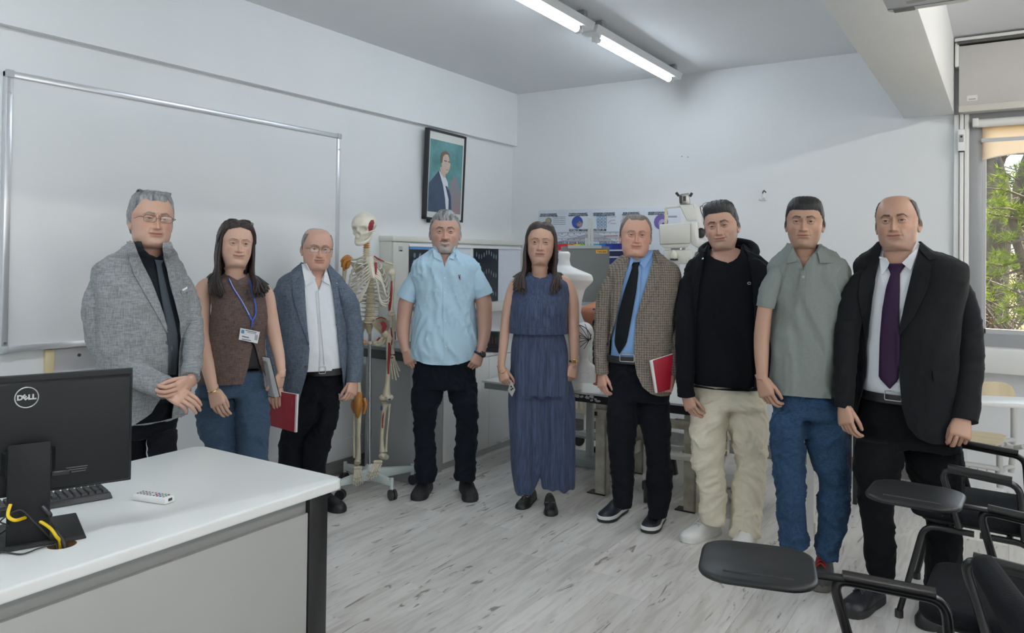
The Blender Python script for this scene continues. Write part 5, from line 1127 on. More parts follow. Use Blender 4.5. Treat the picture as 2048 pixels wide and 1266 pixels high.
# ================================================================== PEOPLE: builders
def cr_interp(keys, n_per):
    """Catmull-Rom resampling of key rows (list of equal-length tuples)"""
    K = np.array(keys, float); n = len(K); out = []
    for i in range(n-1):
        p0, p1, p2, p3 = K[max(i-1, 0)], K[i], K[i+1], K[min(i+2, n-1)]
        m = n_per[i] if isinstance(n_per, (list, tuple)) else n_per
        for k in range(m):
            t = k/m; out.append(.5*((2*p1)+(-p0+p2)*t+(2*p0-5*p1+4*p2-p3)*t*t+(-p0+3*p1-3*p2+p3)*t**3))
    out.append(K[-1]); return np.array(out)
def gs(x, mu, sg): return np.exp(-((x-mu)/sg)**2)
def sstep(a, b_, x):
    t = np.clip((x-a)/(b_-a), 0, 1); return t*t*(3-2*t)
HEAD_KEYS = [  # zf, yf, zb, yb, w  (chin z=0, y forward)
 (.2345, .004, .2345, -.004, .004), (.2322, .032, .2322, -.044, .033), (.2245, .057, .2225, -.072, .0500), (.2095, .0775, .2035, -.0925, .0630), (.190, .0905, .178, -.1035, .0715),
 (.168, .0962, .151, -.105, .0765), (.147, .0975, .128, -.101, .0780), (.131, .0945, .108, -.094, .0755), (.115, .0935, .092, -.085, .0735), (.099, .0935, .077, -.077, .0720),
 (.083, .0930, .063, -.070, .0705), (.067, .0920, .050, -.065, .0680), (.051, .0910, .038, -.062, .0645), (.036, .0890, .027, -.060, .0600), (.022, .0885, .017, -.0595, .0550),
 (.010, .0870, .008, -.0595, .0510), (.001, .0790, .000, -.060, .0490), (-.004, .064, -.008, -.0605, .0490), (-.006, .048, -.018, -.061, .0520), (-.016, .0395, -.030, -.062, .0545),
 (-.036, .0330, -.046, -.067, .0560), (-.060, .0250, -.066, -.074, .0570), (-.085, .0140, -.086, -.080, .0580), (-.105, .0040, -.100, -.082, .0560)]
HEAD_ROWS = [4, 4, 5, 6, 7, 8, 9, 10, 10, 9, 9, 9, 9, 7, 6, 5, 5, 4, 4, 4, 4, 3, 3]
class Head:
    """builds the head grid in local coordinates (x right in the picture, y forward, z up)"""
    def __init__(s, p):
        s.p = p; K = np.array(HEAD_KEYS); jaw = p.get('jaw', 1.0); wid = p.get('wide', 1.0)*1.045; nk = p.get('neck', 1.0)
        zf = K[:, 0]; K[:, 4] *= wid
        lower = sstep(.085, .02, zf); K[:, 4] *= 1+(jaw-1)*lower*(zf > -.012)
        K[zf < -.010, 4] *= nk; K[zf < -.010, 1] *= .6+.4*nk
        if p.get('female'):
            K[:, 4] *= .95; K[:, 4] *= 1-.06*lower
        R = cr_interp([tuple(r) for r in K], HEAD_ROWS); s.nr = len(R); s.nc = 116
        u = np.linspace(-.5, .5, s.nc+1)[:-1]; phi = 2*np.pi*u-.72*np.sin(2*np.pi*u); s.phi = phi
        c, sn = np.cos(phi), np.sin(phi); e = 2/2.25
        C = np.sign(c)*np.abs(c)**e; Sn = np.sign(sn)*np.abs(sn)**e
        X = R[:, 4:5]*Sn[None]; Y = (R[:, 1:2]+R[:, 3:4])/2+(R[:, 1:2]-R[:, 3:4])/2*C[None]; Z = R[:, 0:1]*(1+c[None])/2+R[:, 2:3]*(1-c[None])/2
        s.base = np.stack([X, Y, Z], -1); front = sstep(0.0, .045, Y)
        ax = np.abs(X); d = np.zeros_like(X); F = p.get('female', 0); nl = p.get('nose', 1.0); age = p.get('age', .4)
        # brow, sockets, cheeks
        d += (.0030 if F else .0048)*gs(ax, .030, .020)*gs(Z, .1375, .0075) - .0105*gs(ax, .031, .0175)*gs(Z, .1175, .0105)
        d -= .005*gs(ax, .012, .008)*gs(Z, .122, .012)
        d += .0045*gs(ax, .046, .018)*gs(Z, .092, .015) - .0045*gs(ax, .047, .015)*gs(Z, .056, .016)*(1-.5*p.get('full', 0)) + .005*p.get('full', 0)*gs(ax, .045, .02)*gs(Z, .045, .022)
        # nose
        t = np.clip((.130-Z)/(.130-.077), 0, 1); prot = (.004+.0205*t**1.15)*nl*sstep(.0665, .0745, Z)*sstep(.140, .122, Z)
        wid_n = .0052+.0060*t**1.6
        d += prot*np.exp(-(ax/wid_n)**2.4)
        d += .0068*nl*gs(ax, .0138, .0056)*gs(Z, .0785, .0062)
        d -= .0035*gs(ax, .008, .004)*gs(Z, .0705, .0032)
        # mouth
        sm = p.get('smile', .3); zc = .0515+sm*.40*np.maximum(ax-.004, 0)**1.1
        mw = .0245+.005*sm
        d += .0045*np.exp(-(ax/(mw))**4)*gs(Z, zc+.0048, .0045)+.0052*np.exp(-(ax/(mw*.9))**4)*gs(Z, zc-.0062, .0052)
        d -= .0042*np.exp(-(ax/(mw*1.08))**6)*gs(Z, zc, .0019)
        d -= .0032*gs(ax, mw+.002, .0045)*gs(Z, zc+.0008, .006)
        d += .0035*gs(ax, 0, .04)*gs(Z, .0515, .022) - .0012*gs(ax, 0, .0035)*gs(Z, .0635, .006)
        d -= .0038*gs(ax, 0, .02)*gs(Z, .0345, .0055)
        d += .0060*gs(ax, 0, .017)*gs(Z, .0165, .0125)
        fold = .0215+.30*(.078-Z)
        d -= (.0012+.0022*age+.0012*sm)*gs(ax, fold, .0036)*sstep(.083, .070, Z)*sstep(.036, .052, Z)
        d += (.0015+.0015*age)*gs(ax, fold+.009, .008)*gs(Z, .067, .014)
        d -= .0022*age*gs(ax, .030, .016)*gs(Z, .1005, .0030)
        d -= .0009*age*np.maximum(0, np.sin((Z-.150)*420))*gs(Z, .168, .017)*gs(ax, 0, .045)
        Y = Y+d*front
        # eyes: lids over the eyeball, almond opening
        s.eyes = []
        ew, eo = .0150, p.get('open', 1.0)*.74
        for sx in (-1, 1):
            ex, ez = sx*.0315, .1175; dx = (X-ex)*sx; dz = Z-ez; R_ = .0122; yc = .0795
            dzz = dz-.06*dx
            up = .0052*eo*(1-np.clip(np.abs(dx+.001)/ew, 0, 1)**2.2); lo = -.0042*eo*(1-np.clip(np.abs(dx)/ew, 0, 1)**2)
            rr = R_+.0018; sph = yc+np.sqrt(np.clip(rr*rr-dx**2*.72-dzz**2*.9, 1e-9, None)); ins = (dx**2+(dzz*1.15)**2 < (rr*1.12)**2)
            bl = sstep(1.25, .80, np.sqrt(dx**2*.72+(dzz*1.1)**2)/rr)*(Y > 0)
            Y = np.where(Y > 0, Y*(1-bl)+np.maximum(sph, Y*.0+sph)*bl, Y)
            op = (dzz < up-.0003) & (dzz > lo+.0003) & (np.abs(dx) < ew) & (Y > .03)
            Y = np.where(op, Y-.0060, Y)
            # upper lid crease
            Y = Y-.0016*gs(dzz, up+.0052, .0016)*(np.abs(dx) < ew*1.1)*(Y > .03)
            s.eyes.append((ex, yc, ez, R_))
        s.grid = np.stack([X, Y, Z], -1)
        s.anchor = np.array([0, .0945, .1175])
    def color(s, L):
        """skin colour by local position -> (n,3) linear"""
        p = s.p; x, y, z = L[:, 0], L[:, 1], L[:, 2]; ax = np.abs(x); n = len(x); sk = np.array(p['skin']); c = np.tile(sk, (n, 1)); f = (y > .035)*(z > -.004)
        nz = .5+.5*np.sin(x*310+np.sin(z*240)*2)*np.sin(z*270+np.sin(y*200)*2)
        c *= (1-.05*nz)[:, None]
        def mixc(col, m): nonlocal c; m = np.clip(m, 0, 1)[:, None]; c = c*(1-m)+np.array(col)*m
        red = np.array([sk[0]*1.02, sk[1]*.72, sk[2]*.66])
        mixc(red, .42*gs(ax, .045, .016)*gs(z, .083, .015)*f+.40*gs(ax, 0, .015)*gs(z, .080, .014)*f+.25*gs(z, .115, .03)*(ax > .066))
        mixc(sk*np.array([.60, .48, .46]), .55*(.35+.65*p.get('age', .4))*gs(ax, .031, .016)*gs(z, .1045, .005)*f+.28*gs(ax, .031, .019)*gs(z, .1285, .006)*f)
        sm = p.get('smile', .3); zc = .0515+sm*.40*np.maximum(ax-.004, 0)**1.1; mw = .0262+.005*sm
        lip = np.exp(-(ax/mw)**8)*(gs(z, zc+.0032, .0042)+gs(z, zc-.0045, .0050))*f
        mixc(p.get('lip', (sk[0]*.72, sk[1]*.46, sk[2]*.44)), 1.05*lip*p.get('lipk', .7)); 
        teeth = p.get('teeth', 0)
        if teeth: mixc((.55, .52, .47), np.exp(-(ax/(mw*.8))**6)*gs(z, zc-.0006, .0034)*f*1.4)
        mixc((.06, .018, .015), (.0 if teeth else .9)*np.exp(-(ax/mw)**10)*gs(z, zc, .0011)*f)
        st = p.get('stubble')
        if st:
            m = sstep(.062, .050, z+np.where(ax > .03, -(ax-.03)*.9, 0))*sstep(-.03, -.004, z)*(y > .0)
            m = np.maximum(m, gs(z, .0655, .0045)*(ax < .028)*f); m *= 1-.9*np.clip(lip, 0, 1)
            mixc(st[1], st[0]*m)
        bd = p.get('beard')
        if bd:   # goatee and moustache
            must = gs(z, .0635-.0009*ax*40, .0042)*sstep(.031, .024, ax)*f; side = gs(ax, .0265, .0045)*sstep(.064, .058, z)*sstep(.015, .03, z)*f
            chin = sstep(.039, .032, z)*sstep(.034, .022, ax)*(y > .05)*sstep(-.006, .002, z)
            mixc(bd['dark'], np.clip(.95*must*(1-.9*np.clip(lip, 0, 1)), 0, 1)); mixc(bd['grey'], np.clip(.8*chin+.6*side, 0, .85)); mixc(bd['dark'], .8*gs(ax, 0, .009)*gs(z, .034, .005)*f)
        bc = p['brow']; bz = .1385+.0035*gs(ax, .036, .012)-(.006*sstep(.038, .052, ax)); bh = (.0023 if p.get('female') else .0040)*p.get('browk', 1)*(1-.45*sstep(.03, .052, ax))
        mixc(bc, .95*np.exp(-((z-bz)/bh)**4)*sstep(.0105, .0145, ax)*sstep(.0545, .047, ax)*f)
        ez = .1175
        for sx in (-1, 1):
            dx = (x-sx*.0315)*sx; dz = z-ez-.06*dx; up = .0052*p.get('open', 1)*.74*(1-np.clip(np.abs(dx+.001)/.0150, 0, 1)**2.2)
            mixc((.02, .013, .011) if p.get('female') else (.05, .033, .027), .9*gs(dz, up+.0004, .0013)*(np.abs(dx) < .0165)*f)
        hm = s.hairmask(L)
        if hm is not None: mixc(p['hair'], hm*p.get('scalp', .9))
        return np.clip(c, 0, 1)
    def hairmask(s, L):
        p = s.p
        if 'hairline' not in p: return None
        x, y, z = L[:, 0], L[:, 1], L[:, 2]; ang = np.degrees(np.abs(np.arctan2(x, y+.004)))
        a, h = zip(*p['hairline']); hl = np.interp(ang, a, h)
        jit = .0025*np.sin(x*900)*np.sin(y*700+z*500)
        m = sstep(hl-.003, hl+.004, z+jit)
        if p.get('bald'):
            # bare crown: hair only where the surface is low or far back
            bz, by = p['bald']; m *= np.clip(sstep(bz+.010, bz-.010, z)+sstep(by+.02, by-.02, y), 0, 1)
        return m*(z > .012)

def cloth_noise(P, scale, seed, aniso=(1, 1, 1)):
    rg = np.random.RandomState(seed); q = P*np.array(aniso)*scale; v = np.zeros(len(P)); w = q+.35*np.sin(q[:, [1, 2, 0]]*2.1+rg.rand(3)*6)+.25*np.sin(q[:, [2, 0, 1]]*3.7+rg.rand(3)*6)
    for i in range(7):
        k = rg.randn(3); k /= np.linalg.norm(k); f = 1.0*1.35**i; v += np.sin(w@k*f*3.2+rg.rand()*6.28)/(1+.5*i)
    return v/2.4
def fold_mesh(me, amp, scale, seed, aniso=(1, 1, .45), ridge=True, mask=None):
    n = len(me.vertices); co = np.empty(n*3); me.vertices.foreach_get('co', co); co = co.reshape(-1, 3); no = np.empty(n*3); me.vertices.foreach_get('normal', no); no = no.reshape(-1, 3)
    amp *= .66; scale *= .72; v = cloth_noise(co, scale, seed, aniso)
    if ridge: v = np.clip(1-np.abs(v)*1.25, 0, 1)**2.2*1.5-.35
    v2 = cloth_noise(co, scale*2.3, seed+5, aniso); v2 = (np.clip(1-np.abs(v2)*1.3, 0, 1)**2*1.3-.35)*.28
    a = amp*(v+v2)
    if mask is not None: a = a*mask(co)
    me.vertices.foreach_set('co', (co+no*a[:, None]).ravel()); me.update()
def new_mesh(name, V, F):
    me = bpy.data.meshes.new(name); me.from_pydata([tuple(map(float, v)) for v in V], [], F); me.update()
    bm = bmesh.new(); bm.from_mesh(me); bmesh.ops.recalc_face_normals(bm, faces=bm.faces); bm.to_mesh(me); bm.free(); return me
def apply_mods(me, mods):
    o = bpy.data.objects.new('work', me); COL.objects.link(o)
    for typ, kw in mods:
        m = o.modifiers.new(typ, typ)
        for k, v in kw.items(): setattr(m, k, v)
    r = bpy.data.meshes.new_from_object(o.evaluated_get(bpy.context.evaluated_depsgraph_get()))
    bpy.data.objects.remove(o); return r
def union(meshes):
    base = bpy.data.objects.new('work', meshes[0]); COL.objects.link(base)
    for m in meshes[1:]:
        t = bpy.data.objects.new('work_b', m); COL.objects.link(t)
        b = base.modifiers.new('b', 'BOOLEAN'); b.operation = 'UNION'; b.object = t
        try: b.solver = 'MANIFOLD'
        except Exception: b.solver = 'EXACT'
        r = bpy.data.meshes.new_from_object(base.evaluated_get(bpy.context.evaluated_depsgraph_get()))
        base.modifiers.remove(b)
        if len(r.vertices) < .5*len(base.data.vertices):
            bm = bmesh.new(); bm.from_mesh(base.data); bm.from_mesh(m); r = bpy.data.meshes.new('j'); bm.to_mesh(r); bm.free()
        base.data = r; bpy.data.objects.remove(t)
    r = base.data; bpy.data.objects.remove(base); return r
def rings_mesh(name, R, cap=True): 
    mb = MB().rings(R, True, cap); return new_mesh(name, mb.v, mb.f)

class Person:
    def __init__(s, label, D, pxc, foot_px, psi=0):
        s.D = D; s.pxc = pxc; r = ray(pxc, 520); v = np.array([r[0], r[1], 0]); s.ef = v/np.linalg.norm(v); s.er = np.array([s.ef[1], -s.ef[0], 0])
        s.cos = 1/math.hypot(1, (pxc-PPX)/FPX); s.m = D/FPX*s.cos   # metres across per pixel
        s.psi = math.radians(psi); loc = at(pxc, 900, D); loc[2] = 0
        s.root = thing('person', label, 'person', loc); s.lab = label
        s.g = -s.ef*math.cos(s.psi)+s.er*math.sin(s.psi); s.s = s.er*math.cos(s.psi)+s.ef*math.sin(s.psi)
        s.skin_parts = []; s.cloth = []
    def P(s, px, py, dd=0): return at(px, py, s.D+dd)
    def off(s, px): return (px-s.pxc)*s.m*math.tan(s.psi)*.9
    # ---- torso-like lofts
    def rows(s, rows, n=6):
        K = [(r[0], r[1], r[2], r[3] if len(r) > 3 else .62, r[4] if len(r) > 4 else 0) for r in rows]; R = cr_interp(K, n); return R
    def ring(s, r, phis, grow=0.0, ex=2.25):
        py, xl, xr, k, dd = r; c = s.P((xl+xr)/2, py, dd); W_ = (xr-xl)/2*s.m; cs, sn = math.cos(s.psi), math.sin(s.psi)
        a = W_/math.sqrt(cs*cs+k*k*sn*sn); b_ = a*k; a += grow; b_ += grow; e = 2/ex
        S_, C_ = np.sin(phis), np.cos(phis)
        return c[None]+s.s[None]*(a*np.sign(S_)*np.abs(S_)**e)[:, None]+s.g[None]*(b_*np.sign(C_)*np.abs(C_)**e)[:, None]
    def loft(s, rows, grow=0.0, nphi=40, n=6, ex=2.25, name='loft'):
        R = s.rows(rows, n); ph = np.linspace(0, 2*np.pi, nphi+1)[:-1]; return rings_mesh(name, [s.ring(r, ph, grow, ex) for r in R])
    def shell(s, rows, left=None, right=None, grow=0.0, nphi=110, n=13, ex=2.3, thick=.004, fold=(.006, 9, 1), hem=0.0):
        """open-fronted garment: left / right = [(py, px)...] edges of the opening in the picture; equal or absent -> closed at the front"""
        R = s.rows(rows, n); rings = []; samp = np.radians(np.linspace(-110, 110, 221))
        for r in R:
            phl, phr = 0.0, 0.0
            if left is not None:
                py = r[0]; xl = np.interp(py, [q[0] for q in left], [q[1] for q in left]); xr = np.interp(py, [q[0] for q in right], [q[1] for q in right])
                inside = py <= left[-1][0]+1
                if inside and xr-xl > .5:
                    pr = proj(s.ring(r, samp, grow, ex))[:, 0]; i0 = int(np.argmin(pr)); i1 = int(np.argmax(pr)); seg = slice(i0, i1+1)
                    phl = np.interp(xl, pr[seg], samp[seg]); phr = np.interp(xr, pr[seg], samp[seg])
                    if phr < phl: phl = phr = (phl+phr)/2
                elif inside:
                    pr = proj(s.ring(r, samp, grow, ex))[:, 0]; i0 = int(np.argmin(pr)); i1 = int(np.argmax(pr)); phl = phr = np.interp((xl+xr)/2, pr[i0:i1+1], samp[i0:i1+1])
            rings.append(s.ring(r, np.linspace(phr, phl+2*np.pi, nphi), grow, ex))
        m = len(rings)
        if hem:
            ph = np.linspace(0, 2*np.pi, nphi)
            for i in range(m): rings[i] = rings[i]+np.array([0, 0, 1.0])[None]*(hem*(i/(m-1))**7*np.sin(ph)**2)[:, None]
        V = np.concatenate(rings); F = [(i*nphi+j, i*nphi+j+1, (i+1)*nphi+j+1, (i+1)*nphi+j) for i in range(m-1) for j in range(nphi-1)]
        me = new_mesh('shell', V, F)
        # make the outside face outwards
        c = V.mean(0); f = me.polygons[len(me.polygons)//2]
        if Vector(f.normal).dot(Vector(f.center)-Vector(c)) < 0: me.flip_normals()
        if fold: fold_mesh(me, fold[0], fold[1], fold[2])
        if thick: me = apply_mods(me, [('SOLIDIFY', dict(thickness=thick, offset=-1.0))])
        return me
    # ---- limbs
    def limb(s, pts, n=16, sub=6, flat=1.0, cap=True, end=None, name='limb'):
        """pts: (px, py, half-width px, dd)"""
        P_ = [Vector(s.P(p[0], p[1], (p[3] if len(p) > 3 else 0)+s.off(p[0]))) for p in pts]; r = [p[2]*s.m for p in pts]; Q, rr = smooth_path(P_, r, sub)
        if end == 'hem':    # turn the hem inwards so that it reads as cloth
            d = (Q[-1]-Q[-2]).normalized(); k = rr[-1]
            Q += [Q[-1]+d*.001, Q[-1]-d*.012, Q[-1]-d*.03]; rr += [k*.90, k*.86, k*.84]
        mb = MB().rings(tube_rings(Q, rr, n, flat, up=s.g), True, cap); return new_mesh(name, mb.v, mb.f)
    def leg_loft(s, rows, n=5, k=1.02, hem=True):
        R = s.rows([(r[0], r[1]+(.06*(r[2]-r[1]) if i == 0 else 0), r[2]-(.06*(r[2]-r[1]) if i == 0 else 0), k*(.80, 1.02, 1.05)[i] if i < 3 and len(rows) > 4 else k, r[3] if len(r) > 3 else 0) for i, r in enumerate(rows)], n); ph = np.linspace(0, 2*np.pi, 27)[:-1]
        rg = [s.ring(r, ph, 0, 2.1) for r in R]
        if hem:
            l = rg[-1]; c = l.mean(0); rg.append(c+(l-c)*.97+np.array([0, 0, -.006]))
        return rings_mesh('leg', rg)
    def add(s, name, me, material, smooth=60, parent=None):
        if smooth is True: me.polygons.foreach_set('use_smooth', [True]*len(me.polygons))
        elif smooth: smooth_by_angle(me, smooth)
        return link(name, me, material, parent or s.root)
    def adds(s, name, meshes, material, smooth=60):
        return [s.add(name, m, material, smooth) for m in meshes]
    def trousers(s, pelvis, l, r, material, fold=(.010, 8, 3), voxel=.0085, name='trousers', kp=.60, legk=1.0):
        a = s.loft([(q[0], q[1], q[2], kp, q[3] if len(q) > 3 else 0) for q in pelvis], -.014, 36, 4); b_ = s.leg_loft(l, k=legk); c = s.leg_loft(r, k=legk)
        bm = bmesh.new()
        for m in (a, b_, c): bm.from_mesh(m)
        me = bpy.data.meshes.new('tr'); bm.to_mesh(me); bm.free()
        me = apply_mods(me, [('REMESH', dict(mode='VOXEL', voxel_size=voxel)), ('SMOOTH', dict(factor=.5, iterations=9))])
        if fold: fold_mesh(me, fold[0], fold[1], fold[2], aniso=(1.0, 1.0, 1.15))
        return s.add(name, me, material, True)
    def sleeves(s, parts, fold=None, seed=1):
        out = []
        for i, pts in enumerate(parts):
            me = s.limb(pts, 34, 16, end='hem')
            if fold: fold_mesh(me, fold[0]*.55, fold[1]*.9, seed+i, aniso=(1, 1, 1.15))
            out.append(me)
        return out
    def join(s, meshes):
        bm = bmesh.new()
        for m in meshes: bm.from_mesh(m)
        me = bpy.data.meshes.new('j'); bm.to_mesh(me); bm.free(); return me
    # ---- draping flat pieces (lapels, ties, collars, pockets) on what lies below
    def tree(s, objs): return bvh_of(objs)
    def tree_neck(s, objs):
        V = []; F = []
        for o in objs:
            off = Vector(ORG.get(o.name, np.zeros(3))); b0 = len(V); V += [v.co+off for v in o.data.vertices]; F += [[i+b0 for i in p.vertices] for p in o.data.polygons]
        for m in s.skin_parts[:1] if not s.skin_parts[0].name.startswith('limb') else []:
            b0 = len(V); V += [v.co.copy() for v in m.vertices]; F += [[i+b0 for i in p.vertices] for p in m.polygons]
        return BVHTree.FromPolygons(V, F)
    def drape(s, bv, A, B, off=.006, nu=5, nv=14, thick=.003, lift=None):
        """a strip between the polylines A and B (pixel points, same count) laid on the surface"""
        A = np.array(A, float); B = np.array(B, float); t = np.linspace(0, len(A)-1, nv); i = np.arange(len(A))
        a = np.stack([np.interp(t, i, A[:, k]) for k in (0, 1)], 1); b_ = np.stack([np.interp(t, i, B[:, k]) for k in (0, 1)], 1)
        V = np.full((nv, nu, 3), np.nan)
        for j in range(nv):
            for k in range(nu):
                q = a[j]*(1-k/(nu-1))+b_[j]*k/(nu-1); h, nn = hit(bv, *q)
                if h is not None and abs((np.array(h)-CAM)@MCAM[2]-s.D) < .5:
                    o_ = off+(lift(j/(nv-1), k/(nu-1)) if lift else 0); V[j, k] = np.array(h)-np.array(Vector(ray(*q)).normalized())*o_
                else: V[j, k] = (np.nan,)*3
        dep = (V-CAM)@MCAM[2]
        for _ in range(8):
            bad = np.isnan(dep)
            if not bad.any(): break
            d2 = dep.copy()
            for j, k in zip(*np.where(bad)):
                nb = [dep[y, x] for y, x in ((j-1, k), (j+1, k), (j, k-1), (j, k+1)) if 0 <= y < nv and 0 <= x < nu and not np.isnan(dep[y, x])]
                if nb: d2[j, k] = np.mean(nb)
            dep = d2
        dep = np.where(np.isnan(dep), s.D-.1, dep)
        for _ in range(2):
            dp = np.pad(dep, 1, mode='edge'); dep = np.minimum(dep, (dp[:-2, 1:-1]+dp[2:, 1:-1]+dp[1:-1, :-2]+dp[1:-1, 2:])/4*.5+dep*.5)
        for j in range(nv):
            for k in range(nu):
                q = a[j]*(1-k/(nu-1))+b_[j]*k/(nu-1); V[j, k] = at(q[0], q[1], dep[j, k])
        me = new_mesh('strip', V.reshape(-1, 3), [(j*nu+k, j*nu+k+1, (j+1)*nu+k+1, (j+1)*nu+k) for j in range(nv-1) for k in range(nu-1)])
        if Vector(me.polygons[0].normal).dot(Vector(ray(*A[0]))) > 0: me.flip_normals()
        return apply_mods(me, [('SOLIDIFY', dict(thickness=thick, offset=-1.0))]) if thick else me
    def button(s, bv, px, py, r, material, name='button', parent=None):
        h, nn = hit(bv, px, py)
        if h is None: return
        d = -Vector(ray(px, py)).normalized(); nn = nn if nn.dot(d) > 0 else -nn
        M = nn.to_track_quat('Z', 'Y').to_matrix().to_4x4(); mb = MB(); mb.lathe([(r*.7, 0), (r, .0015), (r, .003), (r*.6, .0036)], h+nn*.001, 12, M); return mb.build(name, material, parent or s.root)
    def strap(s, bv, pts, r, m, name, flat=1.0, off=.004, parent=None):
        mb = MB(); P_ = [Vector((p[0], p[1], 0)) for p in pts]; Q, _ = smooth_path(P_, [1]*len(P_), 5); out = []
        for q in Q:
            h, nn = hit(bv, q.x, q.y)
            if h is not None: out.append(h-Vector(ray(q.x, q.y)).normalized()*off)
        if len(out) > 1: mb.tube(out, r, 6); return mb.build(name, m, parent or s.root)
    # ---- hands
    def hand(s, w, tip, thumb, turn=0.0, dd=0.0, dd2=None, size=1.0, curl=(25, 35, 25), spread=0.0, thumb_in=.5, tcurl=15, tdir=None):
        """w, tip: pixels of wrist and of the knuckle direction; thumb=+1 picture right; turn: degrees the back of the hand turns away from the camera towards the thumb side"""
        of = s.off(w[0]); W_ = Vector(s.P(w[0], w[1], dd+of)); T_ = Vector(s.P(tip[0], tip[1], (dd if dd2 is None else dd2)+of)); d = (T_-W_).normalized(); n0 = Vector(-s.ef); n0 = (n0-d*n0.dot(d)).normalized(); t0 = d.cross(n0)
        rt = Vector(s.er); 
        if t0.dot(rt)*thumb < 0: t0 = -t0
        a = math.radians(turn); n = (n0*math.cos(a)-t0*math.sin(a)).normalized(); t = (t0*math.cos(a)+n0*math.sin(a)).normalized()
        k = size; out = []
        R = []
        for f, hw, hh, o in ((-.25, .030, .021, 0), (-.05, .0285, .0195, 0), (.10, .031, .0185, 0), (.35, .038, .0185, .002), (.65, .042, .0165, .002), (.88, .042, .0145, 0), (1.0, .039, .011, 0)):
            c = W_+d*(.088*f*k)+t*(o*k); R.append([c+t*(hw*k*np.sign(math.cos(q))*abs(math.cos(q))**.75)+n*(hh*k*np.sign(math.sin(q))*abs(math.sin(q))**.8) for q in np.linspace(0, 2*np.pi, 15)[:-1]])
        out.append(rings_mesh('palm', R))
        def chain(b, dr, lens, rad, angs, axis_n):
            P_ = [b-dr*.014*k]; D_ = dr.copy(); rr = [rad[0]*1.02*k]; P_.append(b); rr.append(rad[0]*k); ax = D_.cross(axis_n).normalized()
            p = b.copy()
            for i, (l, an) in enumerate(zip(lens, angs)):
                D_ = Matrix.Rotation(-math.radians(an), 3, ax) @ D_
                p = p+D_*(l*k*.5); P_.append(p.copy()); rr.append((rad[i]*.55+rad[i+1]*.45)*k*.96)
                p = p+D_*(l*k*.5); P_.append(p.copy()); rr.append(rad[i+1]*k)
            P_[-1] = P_[-1]; P_.append(p+D_*(rad[-1]*k*.55)); rr.append(rad[-1]*k*.72); P_.append(p+D_*(rad[-1]*k*.85)); rr.append(rad[-1]*k*.3)
            return new_mesh('finger', *(lambda q: (q.v, q.f))(MB().rings(tube_rings(P_, rr, 10, 1.0, up=axis_n), True, True)))
        for i, (off, ln, rad, bs) in enumerate(((.030, (.043, .026, .021), (.0098, .0090, .0082, .0070), .080), (.0105, (.047, .030, .022), (.0100, .0092, .0084, .0072), .084), (-.0095, (.044, .028, .022), (.0096, .0089, .0080, .0069), .081), (-.0285, (.034, .021, .019), (.0086, .0078, .0071, .0061), .074))):
            b = W_+d*(bs*k)+t*(off*k); dr = (d+t*(spread*(1.5-i)*.12)).normalized(); j = 1+.10*math.sin(i*2.1+w[0]); ext = 1+.07*i
            out.append(chain(b, dr, ln, rad, [c*j*ext for c in curl], n))
        tb_ = W_+d*(.024*k)+t*(.026*k)-n*(.006*k); td = (d*.80+t*.55*(1-thumb_in*.75)-n*(.20+.35*thumb_in)).normalized()
        out.append(chain(tb_, td, (.040, .033, .026), (.0135, .0112, .0100, .0080), (4, tcurl, tcurl*.8), (n*.35+t*.9).normalized()))
        s.skin_parts += out; return W_, d, n, t
    # ---- head
    def head(s, nas, z_eye_chin, prm, yaw=0, pitch=0, roll=0, dd=-.10, scale=None):
        H = Head(prm); s.H = H; s.prm = prm; k = scale or z_eye_chin*s.D/FPX/.1175; s.hk = k
        a = math.radians(yaw); g = Vector(-s.ef*math.cos(a)+s.er*math.sin(a)); r = Vector(s.er*math.cos(a)+s.ef*math.sin(a)); u = Vector((0, 0, 1))
        b_ = math.radians(pitch); g, u = g*math.cos(b_)+u*math.sin(b_), u*math.cos(b_)-g*math.sin(b_)
        c = math.radians(roll); r, u = r*math.cos(c)-u*math.sin(c), u*math.cos(c)+r*math.sin(c)      # roll>0: head leans to picture right
        s.B = np.array([list(r), list(g), list(u)]); s.O = s.P(nas[0], nas[1], dd)-(H.anchor*k)@s.B
        G = H.grid; n, m = H.nr, H.nc; V = (G.reshape(-1, 3)*k)@s.B+s.O
        F = [(i*m+j, i*m+(j+1) % m, (i+1)*m+(j+1) % m, (i+1)*m+j) for i in range(n-1) for j in range(m)]; F.append(tuple(range(m-1, -1, -1))); F.append(tuple((n-1)*m+j for j in range(m)))
        s.skin_parts.append(new_mesh('head', V, F))
        if not prm.get('female') or prm.get('ears'):
            for sx in (-1, 1):
                R = []
                for t_, r_ in ((-.006, .25), (-.004, .8), (0, 1.0), (.0045, 1.03), (.0065, .93), (.0045, .72), (.0025, .45), (.003, .15)):
                    ring = []
                    for q in np.linspace(0, 2*np.pi, 19)[:-1]:
                        yy = math.cos(q)*.0165*r_*(1.0+.12*math.sin(q)); zz = math.sin(q)*.0305*r_
                        if math.sin(q) < -.5: yy = yy*.75+.004*r_
                        ring.append((t_, yy, zz))
                    R.append(ring)
                wx = .0725*1.045*prm.get('wide', 1.0); an = math.radians(24); out = []
                for ring in R:
                    o_ = []
                    for t_, yy, zz in ring:
                        x = sx*(wx+t_*math.cos(an)+(-yy)*math.sin(an)+.003); y = -.004+yy*math.cos(an)+t_*math.sin(an)*.5-.10*(zz); z = .103+zz
                        o_.append(tuple((np.array([x, y, z])*k)@s.B+s.O))
                    out.append(o_)
                s.skin_parts.append(rings_mesh('ear', out))
